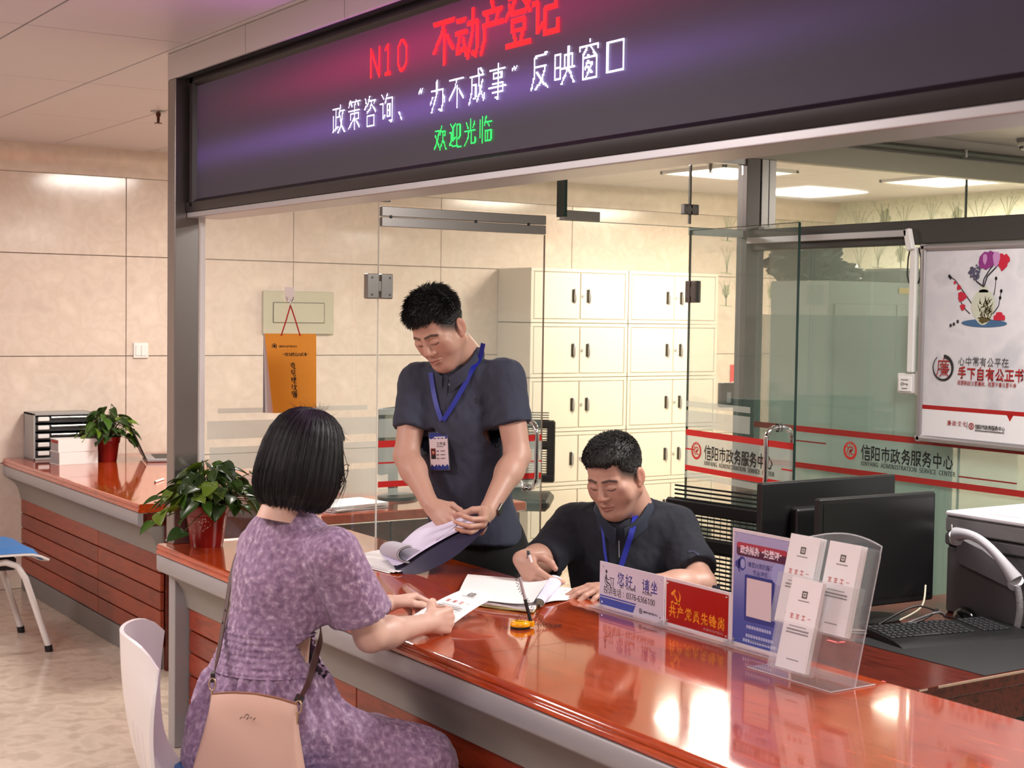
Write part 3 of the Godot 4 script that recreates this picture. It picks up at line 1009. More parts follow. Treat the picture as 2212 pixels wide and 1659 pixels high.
func build_partitions() -> void:
	var th := 0.005
	# --- fixed pane beside the post
	var t := thing("glass_screen", "fixed clear glass panel by the steel post with white frosted bands, standing on the counter", "glass panel", Vector3(GX, 0, 0))
	var back := -0.843
	pane(t, Vector3(-th, CT + 0.002, -0.742), Vector3(th, 2.27, -0.132), M.glass)
	pane(t, Vector3(-th, 0.01, back), Vector3(th, 2.27, -0.747), M.glass)
	bar(t, "polished_edge", Vector3(-th, 0.012, back - 0.0025), Vector3(th, 2.0, back - 0.0005), mk(Color(0.92, 0.92, 0.88), 0.15), 0.0)
	bar(t, "edge_strip", Vector3(-0.008, CT + 0.002, -0.15), Vector3(0.008, 1.9, -0.132), M.white, 0.001)
	var g := Geo.new()
	for b: Array in [[1.187, 1.205, -0.20, -0.80], [1.095, 1.160, -0.16, -0.842], [0.985, 1.066, -0.17, -0.842], [0.855, 0.963, -0.16, -0.842]]:
		g.quad(Vector3(0.0056, b[0], b[2]), Vector3(0.0056, b[0], b[3]), Vector3(0.0056, b[1], b[3]), Vector3(0.0056, b[1], b[2]), Vector3.RIGHT)
	obj("frosted_band", g, M.frost, t)
	patch(t, "hinge", Vector3(0, 1.655, -0.846), Vector3.FORWARD, 0.115, 0.095, M.steel)
	patch(t, "upper_clamp", Vector3(0, 2.0, -0.85), Vector3.FORWARD, 0.085, 0.05, M.steel)
	# --- left leaf, closed
	t = thing("glass_door", "closed glass door leaf behind the standing man with steel top rail and red stripes", "glass door", Vector3(GX, 0, -0.849))
	pane(t, Vector3(-th, 0.012, -0.757), Vector3(th, 1.90, -0.002), M.glass)
	bar(t, "top_rail", Vector3(-0.014, 1.882, -0.757), Vector3(0.014, 1.918, -0.002), M.steel)
	bar(t, "top_rail", Vector3(-0.014, 1.921, -0.757), Vector3(0.014, 1.958, -0.002), M.steel)
	bar(t, "polished_edge", Vector3(-th, 0.012, -0.7592), Vector3(th, 1.88, -0.7574), mk(Color(0.45, 0.36, 0.28), 0.2), 0.0)
	g = Geo.new()
	for z: float in [-0.04, -0.42, -0.67]:
		g.lathe([Vector2(0.0, 0.003), Vector2(0.006, 0.003), Vector2(0.007, 0.0)], 10, Transform3D(Basis(Vector3.UP, Vector3.RIGHT, Vector3.FORWARD), Vector3(0.014, 1.9195, z)))
	obj("screw", g, M.black, t)
	door_print(t, Vector3.ZERO, Vector3.FORWARD, 0.755, false, Vector3.RIGHT)
	d_handle(t, Vector3(0, 0.985, -0.69), Vector3.FORWARD, Vector3.RIGHT, 0.27)
	# --- transom
	t = thing("transom", "long glass transom above the two glass doors with a hanging glass fin and steel clamps", "transom", Vector3(GX, 0, 0))
	for z: Array in [[-0.86, -1.662], [-1.672, -2.366], [-2.376, -2.672]]:
		pane(t, Vector3(-th, 1.965 if z[0] > -1.0 else 1.947, z[1]), Vector3(th, 2.262, z[0]), M.glass)
	pane(t, Vector3(0.006, 1.955, -1.676), Vector3(0.06, 2.262, -1.660), M.glassedge, "glass_fin")
	bar(t, "door_stop", Vector3(-0.012, 1.946, -1.872), Vector3(0.022, 1.986, -1.687), M.steel)
	bar(t, "edge_line", Vector3(-th, 1.944, -2.672), Vector3(th, 1.9465, -1.672), M.glassedge, 0.0)
	bar(t, "joint", Vector3(-th, 1.96, -2.3755), Vector3(th + 0.001, 2.262, -2.3665), mk(Color(0.25, 0.20, 0.14), 0.4), 0.0)
	patch(t, "clamp", Vector3(0.002, 2.022, -2.371), Vector3.FORWARD, 0.085, 0.045, M.steeldark)
	bar(t, "head_channel", Vector3(-0.02, 2.235, -2.69), Vector3(0.02, 2.266, -0.86), M.alu)
	# --- right leaf, open towards the counter
	var ang := deg_to_rad(6.0)
	var u := Vector3(cos(ang), 0, sin(ang))
	var nr := Vector3(-sin(ang), 0, cos(ang))
	t = thing("glass_door", "open glass door leaf with red emblem, black lettering and a chrome D-shaped handle", "glass door", Vector3(GX, 0, -2.373))
	var bs := Basis(u, Vector3.UP, nr)
	g = Geo.new()
	g.box(u * 0.385 + Vector3(0, 0.965, 0), Vector3(0.75, 1.93, 0.01), 0.0008, bs)
	var gm := glass(0.10, Color(0.45, 0.62, 0.55))
	obj("pane", g, gm, t)
	g = Geo.new()
	g.box(u * 0.7615 + Vector3(0, 0.965, 0), Vector3(0.003, 1.93, 0.0102), 0.0, bs)
	g.box(u * 0.385 + Vector3(0, 1.931, 0), Vector3(0.75, 0.002, 0.0102), 0.0, bs)
	g.box(u * 0.0085 + Vector3(0, 0.965, 0), Vector3(0.003, 1.93, 0.0102), 0.0, bs)
	obj("green_edge", g, M.glassedge, t)
	patch(t, "hinge", u * 0.035 + Vector3(0, 1.665, 0), u, 0.085, 0.095, M.steeldark)
	patch(t, "hinge", u * 0.035 + Vector3(0, 0.25, 0), u, 0.085, 0.095, M.steeldark)
	door_print(t, u * 0.01, u, 0.75, true, nr)
	d_handle(t, u * 0.665 + Vector3(0, 0.965, 0), u, nr, 0.31)
	# --- fixed pane next to the corner post
	t = thing("glass_screen", "narrow fixed glass panel between the open door's hinge and the corner post, with lock plate", "glass panel", Vector3(GX, 0, 0))
	pane(t, Vector3(-th, 0.01, -2.672), Vector3(th, 1.944, -2.378), M.glass)
	bar(t, "head_bar", Vector3(-0.016, 1.912, -2.672), Vector3(0.016, 1.944, -2.378), M.greygreen)
	bar(t, "lock_plate", Vector3(-0.016, 1.155, -2.64), Vector3(0.016, 1.265, -2.565), M.steeldark, 0.004)
	bar(t, "lock_cylinder", Vector3(-0.02, 1.175, -2.618), Vector3(0.02, 1.225, -2.592), M.alu, 0.004)
	# --- corner post and header beam
	t = thing("corner_post", "dark metal corner post between the two glass partitions, with a scuffed steel casing above", "post", Vector3(GX, 0, -2.75))
	bar(t, "shaft", Vector3(-0.035, 0, -0.03), Vector3(0.035, 1.94, 0.075), mk(Color(0.30, 0.31, 0.31), 0.45, 0.5), 0.003)
	bar(t, "upper_shaft", Vector3(-0.035, 1.941, -0.005), Vector3(0.03, 2.266, 0.075), M.steeldark, 0.003)
	bar(t, "casing", Vector3(-0.03, 1.96, -0.05), Vector3(0.036, 2.266, -0.007), M.steel, 0.003)
	bar(t, "casing", Vector3(-0.03, 1.955, -0.095), Vector3(0.036, 2.266, -0.052), M.steel, 0.003)
	bar(t, "junction_box", Vector3(0.036, 1.935, -0.035), Vector3(0.075, 1.962, 0.01), M.white, 0.003)
	var hb := slab("trim_header", Vector3(GX - 0.03, 2.266, -6.6), Vector3(GX + 0.03, 2.355, -0.2), M.alu)
	hb.material_override = mk(Color(0.60, 0.585, 0.55), 0.45, 0.3)
	slab("trim_header", Vector3(GX - 0.06, 2.355, -6.6), Vector3(GX - 0.0, CEIL, -0.2), M.ceil)
	t = thing("pipe", "grey pipe running along the header beam under the staff area's ceiling", "pipe", Vector3(GX + 0.03, 2.385, 0))
	g = Geo.new()
	g.tube([Vector3(0, 0, -6.5), Vector3(0, 0, -0.3)], 0.018, 12)
	obj("run", g, mk(Color(0.36, 0.37, 0.36), 0.4, 0.3), t)
	g = Geo.new()
	for i in 5:
		g.box(Vector3(0, 0, -1.4 - i * 0.9), Vector3(0.045, 0.045, 0.02), 0.006)
	obj("clip", g, M.alu, t)
	# --- panes beyond the post on the same line
	t = thing("glass_screen", "tall glass wall beyond the corner post, seen above the dark cross beam", "glass panel", Vector3(GX, 0, 0))
	pane(t, Vector3(-th, 0.01, -4.16), Vector3(th, 2.262, -2.85), glass(0.08, Color(0.5, 0.66, 0.58)))
	pane(t, Vector3(-th, 0.01, -6.58), Vector3(th, 2.262, -4.17), glass(0.08, Color(0.5, 0.66, 0.58)))
	bar(t, "joint", Vector3(-th, 0.01, -4.169), Vector3(th, 2.262, -4.161), M.glassedge, 0.0)
	# --- rear partition
	t = thing("rear_partition", "rear glass partition with dark cross beam, frosted film, red stripes, emblem and lettering", "partition", Vector3(0, 0, GZ))
	bar(t, "cross_beam", Vector3(-1.93, 1.855, -0.04), Vector3(3.4, 1.948, 0.04), mk(Color(0.24, 0.23, 0.22), 0.5, 0.4), 0.003)
	for x: Array in [[-1.925, -1.245], [-1.237, -0.36], [-0.352, 0.75], [0.76, 3.3]]:
		pane(t, Vector3(x[0], 0.01, -th), Vector3(x[1], 1.853, th), glass(0.10, Color(0.45, 0.62, 0.55)))
	g = Geo.new()
	g.quad(Vector3(-1.925, 0.0, -0.0056), Vector3(3.3, 0, -0.0056), Vector3(3.3, 1.572, -0.0056), Vector3(-1.925, 1.572, -0.0056), Vector3.BACK)
	obj("frosted_film", g, film(Color(0.60, 0.70, 0.655), 0.62, 0.7), t)
	for b: Array in [[1.067, 1.092], [0.910, 0.934]]:
		g = Geo.new()
		g.quad(Vector3(-1.925, b[0], 0.0056), Vector3(-0.33, b[0], 0.0056), Vector3(-0.33, b[1], 0.0056), Vector3(-1.925, b[1], 0.0056), Vector3.BACK)
		obj("red_stripe", g, mk(Color(0.60, 0.09, 0.07), 0.5), t)
	g = Geo.new()
	g.quad(Vector3(-1.925, 0.934, 0.0057), Vector3(-0.5, 0.934, 0.0057), Vector3(-0.5, 1.067, 0.0057), Vector3(-1.925, 1.067, 0.0057), Vector3.BACK)
	obj("frosted_band", g, film(Color(0.66, 0.74, 0.70), 0.35), t)
	g = Geo.new()
	for s: Array in [[-1.67, -1.475, 1.024], [-0.77, -0.5, 0.955]]:
		g.quad(Vector3(s[0], s[2], 0.006), Vector3(s[1], s[2], 0.006), Vector3(s[1], s[2] + 0.006, 0.006), Vector3(s[0], s[2] + 0.006, 0.006), Vector3.BACK)
	obj("thin_red_line", g, mk(Color(0.5, 0.12, 0.10), 0.5), t)
	centre_print(t, Vector3(-1.335, 1.004, 0.0065), Vector3.RIGHT, Vector3.BACK)
	# closer rail, conduit, exit button
	t = thing("cable_duct", "light grey cable duct fixed along the dark cross beam and bent down beside the poster", "cable duct", Vector3(0, 0, GZ + 0.052))
	bar(t, "level_run", Vector3(-1.99, 1.884, -0.01), Vector3(-1.012, 1.912, 0.012), M.alu, 0.003)
	g = Geo.new()
	g.box(Vector3(-1.006, 1.872, 0.0), Vector3(0.03, 0.085, 0.024), 0.003, Basis(Vector3.BACK, 0.25))
	obj("elbow", g, M.white, t)
	bar(t, "drop_run", Vector3(-1.008, 1.35, -0.03), Vector3(-0.978, 1.842, -0.006), M.white, 0.003)
	g = Geo.new()
	for s: float in [-1.0, 1.0]:
		g.tube([Vector3(-0.995 + s * 0.022, 1.84, -0.02), Vector3(-0.995 + s * 0.032, 1.80, -0.02), Vector3(-0.995 + s * 0.034, 1.73, -0.02), Vector3(-0.995 + s * 0.022, 1.70, -0.02)], 0.003, 6)
	obj("loose_wire", g, M.black, t)
	t = thing("exit_button", "square white exit button with a key symbol on the rear glass left of the poster", "exit button", Vector3(-1.018, 1.305, GZ + 0.022))
	bar(t, "box", Vector3(-0.045, -0.04, -0.014), Vector3(0.045, 0.04, 0.016), M.white, 0.005)
	bar(t, "box_side", Vector3(0.046, -0.045, -0.014), Vector3(0.07, 0.05, 0.014), M.white, 0.003)
	bar(t, "push_plate", Vector3(-0.034, -0.032, 0.016), Vector3(0.034, 0.026, 0.021), mk(Color(0.93, 0.92, 0.91), 0.3), 0.003)
	g = Geo.new()
	var kp := []
	for i in 10:
		kp.append(Vector3(-0.012 + 0.007 * cos(TAU * i / 10.0), -0.002 + 0.005 * sin(TAU * i / 10.0), 0.0218))
	g.tube(kp, 0.0012, 5, false, true)
	g.box(Vector3(0.005, -0.002, 0.0218), Vector3(0.022, 0.003, 0.001), 0.0)
	g.box(Vector3(0.014, -0.005, 0.0218), Vector3(0.003, 0.006, 0.001), 0.0)
	print_bars(g, Vector3(-0.018, 0.016, 0.0216), Vector3.RIGHT, Vector3.DOWN, 0.036, 0.004)
	print_bars(g, Vector3(-0.014, -0.018, 0.0216), Vector3.RIGHT, Vector3.DOWN, 0.028, 0.004, 5)
	obj("key_symbol", g, mk(Color(0.35, 0.35, 0.36), 0.6), t)
	build_poster()

func disc(g: Geo, at: Vector3, rx: float, ry: float, n := 20, ph := 0.0, wob := 0.0) -> void:
	var pts := []
	for i in n:
		var a := TAU * i / n
		var r := 1.0 + wob * sin(a * 3.0 + ph) + wob * 0.7 * sin(a * 7.0 + ph * 2.0)
		pts.append(at + Vector3(cos(a) * rx * r, sin(a) * ry * r, 0))
	for i in n:
		g.tri(at, pts[i], pts[(i + 1) % n], Vector3.BACK, Vector3.BACK, Vector3.BACK)

func ribbon2(g: Geo, pts: Array, w0: float, w1: float) -> void:
	for i in pts.size() - 1:
		var a: Vector3 = pts[i]
		var b: Vector3 = pts[i + 1]
		var d := (b - a).normalized()
		var s := Vector3(-d.y, d.x, 0)
		var wa := lerpf(w0, w1, float(i) / (pts.size() - 1)) * 0.5
		var wb := lerpf(w0, w1, float(i + 1) / (pts.size() - 1)) * 0.5
		g.quad(a + s * wa, b + s * wb, b - s * wb, a - s * wa, Vector3.BACK)

var pz := 0.0

func build_poster() -> void:
	# local: x from the frame's left edge, y from its bottom edge
	var W := 0.60
	var H := 0.768
	var t := thing("poster", "framed grey-white poster of flowers in a painted vase above red and black Chinese lettering", "poster", Vector3(-0.946, 1.083, GZ + 0.05))
	var prof := PackedVector2Array([Vector2(0, -0.02), Vector2(0.026, -0.02), Vector2(0.026, 0.002), Vector2(0.018, 0.008), Vector2(0.006, 0.008), Vector2(0, 0.002)])
	for k in 4:
		var g := Geo.new()
		var len: float = [H, W, H, W][k]
		var org: Vector3 = [Vector3(0, 0, 0), Vector3(0, H, 0), Vector3(W, H, 0), Vector3(W, 0, 0)][k]
		var al: Vector3 = [Vector3.UP, Vector3.RIGHT, Vector3.DOWN, Vector3.LEFT][k]
		var inw: Vector3 = [Vector3.RIGHT, Vector3.DOWN, Vector3.LEFT, Vector3.UP][k]
		g.extrude(prof, len, Transform3D(Basis(inw, Vector3.BACK, al), org), 0.5)
		obj("frame_rail", g, mk(Color(0.66, 0.65, 0.66), 0.3, 0.7), t)
	var g := Geo.new()
	g.box(Vector3(W * 0.5, H * 0.5, -0.006), Vector3(W - 0.03, H - 0.03, 0.008), 0.0)
	var paper := mk(Color(1, 1, 1), 0.22)
	tri(paper, noise(0.008, 4, 40, [Color(0.72, 0.72, 0.745), Color(0.80, 0.79, 0.805), Color(0.765, 0.76, 0.785)], [0.2, 0.5, 0.8]), Vector3(1, 1, 1), false)
	obj("sheet", g, paper, t)
	pz = -0.0012
	var P := func(x: float, y: float) -> Vector3: return Vector3(x, y, pz)
	# lower white block and red rule
	g = Geo.new()
	g.quad(Vector3(0.026, 0.026, pz), Vector3(W - 0.026, 0.026, pz), Vector3(W - 0.026, 0.128, pz), Vector3(0.026, 0.128, pz), Vector3.BACK)
	obj("white_block", g, mk(Color(0.86, 0.85, 0.86), 0.25), t)
	g = Geo.new()
	g.quad(Vector3(0.026, 0.128, pz + 0.0003), Vector3(W - 0.026, 0.128, pz + 0.0003), Vector3(W - 0.026, 0.144, pz + 0.0003), Vector3(0.026, 0.144, pz + 0.0003), Vector3.BACK)
	g.tri(Vector3(0.425, 0.129, pz + 0.0003), Vector3(0.455, 0.129, pz + 0.0003), Vector3(0.44, 0.105, pz + 0.0003), Vector3.BACK, Vector3.BACK, Vector3.BACK)
	obj("red_rule", g, mk(Color(0.62, 0.05, 0.06), 0.3), t)
	pz += 0.0006
	# flower picture (printed)
	g = Geo.new()
	disc(g, P.call(0.31, 0.465), 0.105, 0.015, 24)
	obj("printed_saucer", g, mk(Color(0.22, 0.36, 0.50), 0.3), t)
	pz += 0.0003
	g = Geo.new()
	var vp := []
	for i in 24:
		var a := TAU * i / 24.0
		vp.append(P.call(0.305 + 0.056 * cos(a) * (1.0 - 0.28 * clampf(-sin(a), 0, 1)), 0.525 + 0.067 * sin(a)))
	for i in 24:
		g.tri(P.call(0.305, 0.525), vp[i], vp[(i + 1) % 24], Vector3.BACK, Vector3.BACK, Vector3.BACK)
	g.quad(P.call(0.283, 0.58), P.call(0.327, 0.58), P.call(0.322, 0.603), P.call(0.288, 0.603), Vector3.BACK)
	obj("printed_vase", g, mk(Color(0.72, 0.73, 0.66), 0.3), t)
	pz += 0.0003
	g = Geo.new()
	var r := RandomNumberGenerator.new()
	r.seed = 5
	for i in 46:
		var a: Vector3 = P.call(0.285 + r.randf() * 0.06, 0.478 + r.randf() * 0.07)
		ribbon2(g, [a, a + Vector3(r.randf_range(-0.02, 0.02), r.randf_range(0.005, 0.03), 0)], 0.005, 0.001)
	disc(g, P.call(0.31, 0.478), 0.028, 0.012, 14, 1.0, 0.2)
	obj("printed_foliage", g, mk(Color(0.30, 0.26, 0.13), 0.3), t)
	g = Geo.new()
	for c: Array in [[[0.30, 0.6], [0.305, 0.63], [0.33, 0.665], [0.345, 0.68]], [[0.305, 0.6], [0.32, 0.64], [0.355, 0.67], [0.375, 0.69]], [[0.298, 0.605], [0.27, 0.622], [0.268, 0.645]]]:
		var pts := []
		for q in c:
			pts.append(P.call(q[0], q[1]))
		ribbon2(g, pts, 0.006, 0.005)
	for c: Array in [[[0.25, 0.54], [0.21, 0.585], [0.17, 0.628], [0.14, 0.645]], [[0.35, 0.50], [0.375, 0.53], [0.383, 0.575], [0.387, 0.592]], [[0.245, 0.5], [0.225, 0.515], [0.20, 0.545]], [[0.352, 0.57], [0.358, 0.60], [0.36, 0.635]]]:
		var pts := []
		for q in c:
			pts.append(P.call(q[0], q[1]))
		ribbon2(g, pts, 0.004, 0.003)
	for c: Array in [[0.142, 0.643], [0.148, 0.637], [0.381, 0.56], [0.385, 0.585], [0.36, 0.632], [0.17, 0.46], [0.155, 0.455], [0.188, 0.47]]:
		disc(g, P.call(c[0], c[1]), 0.006, 0.007, 10)
	obj("printed_stems", g, mk(Color(0.16, 0.15, 0.18), 0.3), t)
	pz += 0.0003
	g = Geo.new()
	for i in 60:
		var a := r.randf() * TAU
		var q := sqrt(r.randf()) * 0.028
		disc(g, P.call(0.262 + cos(a) * q, 0.655 + sin(a) * q) + Vector3(0, 0, r.randf() * 0.0002), 0.005, 0.004, 6)
	obj("printed_seed_head", g, mk(Color(0.28, 0.27, 0.36), 0.3), t)
	g = Geo.new()
	for c: Array in [[0.315, 0.70, 0.030, 0.033, 0.4], [0.335, 0.705, 0.022, 0.03, 1.0], [0.298, 0.695, 0.02, 0.026, 2.0]]:
		pz += 0.00006
		disc(g, P.call(c[0], c[1]), c[2], c[3], 20, c[4], 0.06)
	obj("printed_peony", g, mk(Color(0.50, 0.16, 0.45), 0.3), t)
	g = Geo.new()
	for c: Array in [[0.39, 0.695, 0.027, 0.03, 0.4], [0.205, 0.565, 0.02, 0.018, 1.4], [0.21, 0.525, 0.012, 0.012, 0.0], [0.19, 0.6, 0.01, 0.01, 2.2], [0.38, 0.49, 0.026, 0.016, 3.0], [0.17, 0.618, 0.006, 0.006, 1.0]]:
		pz += 0.00006
		disc(g, P.call(c[0], c[1]), c[2], c[3], 18, c[4], 0.16)
	obj("printed_red_blossom", g, mk(Color(0.70, 0.09, 0.20), 0.3), t)
	pz += 0.0003
	g = Geo.new()
	disc(g, P.call(0.36, 0.705), 0.016, 0.028, 16, 0.2, 0.1)
	disc(g, P.call(0.308, 0.705), 0.010, 0.02, 12, 0.2, 0.1)
	obj("printed_pale_petal", g, mk(Color(0.70, 0.50, 0.68), 0.3), t)
	# ink ring with the seal character
	g = Geo.new()
	for i in 34:
		var a0 := 2.2 + 5.6 * i / 34.0
		var a1 := 2.2 + 5.6 * (i + 1) / 34.0
		var w0 := lerpf(0.003, 0.014, float(i) / 34.0)
		var w1 := lerpf(0.003, 0.014, float(i + 1) / 34.0)
		var ro := 0.051
		g.quad(P.call(0.125 + cos(a0) * (ro - w0), 0.292 + sin(a0) * (ro - w0)), P.call(0.125 + cos(a1) * (ro - w1), 0.292 + sin(a1) * (ro - w1)), P.call(0.125 + cos(a1) * ro, 0.292 + sin(a1) * ro), P.call(0.125 + cos(a0) * ro, 0.292 + sin(a0) * ro), Vector3.BACK)
	obj("ink_ring", g, mk(Color(0.10, 0.10, 0.11), 0.4), t)
	g = Geo.new()
	text_line(g, "心中常有公平在", P.call(0.197, 0.338), Vector3.RIGHT, Vector3.DOWN, 0.034, 0.0335, 0.075, 0.9)
	obj("black_lettering", g, mk(Color(0.10, 0.10, 0.11), 0.4), t)
	g = Geo.new()
	glyph(g, "廉", P.call(0.094, 0.327), Vector3.RIGHT * 0.062, Vector3.DOWN * 0.068, 0.065)
	text_line(g, "手下自有公正书", P.call(0.196, 0.298), Vector3.RIGHT, Vector3.DOWN, 0.044, 0.0435, 0.13, 0.9)
	text_line(g, "既要勤政又要廉政，既要干事又要干净", P.call(0.197, 0.247), Vector3.RIGHT, Vector3.DOWN, 0.0165, 0.0158, 0.10, 0.9)
	text_line(g, "廉·政·文·化", P.call(0.153, 0.092), Vector3.RIGHT, Vector3.DOWN, 0.019, 0.0125, 0.10, 0.9)
	obj("red_lettering", g, mk(Color(0.58, 0.06, 0.07), 0.4), t)
	g = Geo.new()
	g.quad(P.call(0.247, 0.066), P.call(0.249, 0.066), P.call(0.249, 0.092), P.call(0.247, 0.092), Vector3.BACK)
	text_line(g, "信阳市政务服务中心", P.call(0.284, 0.085), Vector3.RIGHT, Vector3.DOWN, 0.0165, 0.0152, 0.12, 0.9)
	print_bars(g, P.call(0.284, 0.064), Vector3.RIGHT, Vector3.DOWN, 0.135, 0.004)
	obj("small_lettering", g, mk(Color(0.12, 0.10, 0.10), 0.4), t)
	g = Geo.new()
	emblem(g, P.call(0.267, 0.077), Vector3.RIGHT, Vector3.UP, 0.0125, true)
	obj("small_emblem", g, mk(Color(0.62, 0.10, 0.10), 0.4), t)

# ==================================================================== back room behind the glass
func build_back_room() -> void:
	# stacked steel lockers: two columns of five units
	var x := -4.87
	var dy := 0.356
	var dz := 0.7925
	var words := ["bottom", "second from bottom", "middle", "second from top", "top"]
	var unit := make_locker()
	for c in 2:
		for r in 5:
			var at := Vector3(x, 0.082 + r * dy, -3.498 - c * dz)
			var label := "beige two-door steel cabinet unit, %s of the %s stack against the stone wall" % [words[r], ["left", "right"][c]]
			if c == 0 and r == 0:
				unit.position = at
				unit.set_meta("label", label)
			else:
				dup(unit, at, 0.0, label, "stacked steel cabinet units")
	var g := Geo.new()
	g.box(Vector3(-5.067, 0.04, -4.29), Vector3(0.38, 0.08, 1.57), 0.004)
	single("cabinet_base", g, M.steeldark, "dark low plinth under the two stacks of beige cabinets", "plinth")
	# red notice on the wall right of the lockers
	var t := thing("red_notice", "small red notice hanging on the wall right of the beige cabinet stacks", "notice", Vector3(WX + 0.006, 1.12, -5.6))
	g = Geo.new()
	g.box(Vector3.ZERO, Vector3(0.006, 0.17, 0.09), 0.001)
	g.box(Vector3(0, -0.10, 0.03), Vector3(0.006, 0.06, 0.04), 0.001)
	obj("sheet", g, mk(Color(0.85, 0.10, 0.10), 0.5), t)
	g = Geo.new()
	print_bars(g, Vector3(0.004, -0.04, 0.03), Vector3.FORWARD, Vector3.DOWN, 0.05, 0.012)
	obj("white_print", g, M.white, t)
	# beige access panel on the stone wall
	t = thing("wall_box", "pale rectangular access panel on the stone wall seen through the fixed glass", "access panel", Vector3(WX + 0.012, 1.546, -2.048))
	g = Geo.new()
	g.box(Vector3.ZERO, Vector3(0.024, 0.26, 0.47), 0.005)
	var pm := mk(Color(0.72, 0.70, 0.62), 0.4)
	obj("frame", g, pm, t)
	g = Geo.new()
	g.box(Vector3(0.012, 0, 0), Vector3(0.01, 0.118, 0.335), 0.002)
	obj("door", g, pm, t)
	g = Geo.new()
	for s: Array in [[0.0, 0.061, 0.34, 0.004], [0.0, -0.061, 0.34, 0.004]]:
		g.box(Vector3(0.0128, s[1], 0), Vector3(0.001, s[3], s[2]), 0.0)
	for zz: float in [-0.17, 0.17]:
		g.box(Vector3(0.0128, 0, zz), Vector3(0.001, 0.122, 0.004), 0.0)
	obj("gap", g, M.lockergap, t)
	# grey-green cabinet behind the rear glass
	t = thing("storage_cabinet", "tall grey-green metal cabinet behind the rear glass with black bags on its top", "cabinet", Vector3(-2.47, 0, -4.25))
	g = Geo.new()
	g.box(Vector3(0.20, 0.87, 0.46), Vector3(0.40, 1.74, 0.92), 0.004)
	obj("body", g, M.greygreen, t)
	for k in 2:
		g = Geo.new()
		g.box(Vector3(0.405, 0.85, 0.245 + k * 0.43), Vector3(0.012, 1.56, 0.42), 0.003)
		obj("door", g, M.greygreen, t)
	g = Geo.new()
	g.box(Vector3(0.407, 1.70, 0.40), Vector3(0.004, 0.03, 0.09), 0.001)
	obj("yellow_tag", g, mk(Color(0.86, 0.72, 0.10), 0.5), t)
	# second, longer cabinet section to the right
	bags()
	# box on the cabinet
	t = thing("flat_box", "flat dark grey box lying on the cabinet behind the rear glass, right of the bags", "box", Vector3(-2.27, 1.742, -4.02))
	g = Geo.new()
	g.box(Vector3(0, 0.03, 0), Vector3(0.3, 0.06, 0.30), 0.004)
	obj("body", g, mk(Color(0.20, 0.22, 0.22), 0.6), t)
	g = Geo.new()
	g.box(Vector3(0.0, 0.068, -0.02), Vector3(0.26, 0.014, 0.24), 0.002)
	obj("lid", g, mk(Color(0.70, 0.72, 0.68), 0.5), t)
	# dark planter top seen above the beam
	t = thing("planter", "dark square planter with grass blades, just showing above the cross beam at far right", "planter", Vector3(-1.6, 0, -4.6))
	g = Geo.new()
	g.box(Vector3(0, 1.02, 0), Vector3(0.34, 2.04, 0.34), 0.006)
	obj("box", g, mk(Color(0.22, 0.23, 0.18), 0.6), t)
	g = Geo.new()
	for k in 14:
		var a := k * 2.4
		var p := Vector3(cos(a) * 0.1, 2.04, sin(a) * 0.1)
		g.tube([p, p + Vector3(cos(a) * 0.03, 0.08, sin(a) * 0.03), p + Vector3(cos(a) * 0.10, 0.13, sin(a) * 0.10)], [0.004, 0.003, 0.0008], 4)
	obj("blade", g, mk(Color(0.45, 0.45, 0.2), 0.6), t)
	# monitor and papers on the desk return
	t = thing("monitor", "black monitor on the dark desk return, half hidden by frosted glass bands", "monitor", Vector3(-2.78, 0.72, -1.42), 2.2)
	screen_parts(t, 0.5, 0.29, 0.13, false)
	t = thing("paper_stack", "low stack of white papers on the dark desk return behind the glass", "papers", Vector3(-2.62, 0.72, -1.05))
	for k in 4:
		g = Geo.new()
		g.box(Vector3(0, 0.004 + k * 0.006, 0), Vector3(0.21, 0.005, 0.297), 0.0, Basis(Vector3.UP, 0.2 + 0.12 * sin(k * 2.0)))
		obj("sheet_bundle", g, M.paper, t)
	# office chair near the lockers
	t = thing("office_chair", "dark office chair in front of the beige cabinets, partly hidden by the standing man", "office chair", Vector3(-4.3, 0, -3.0), 0.9)
	chair_parts(t)

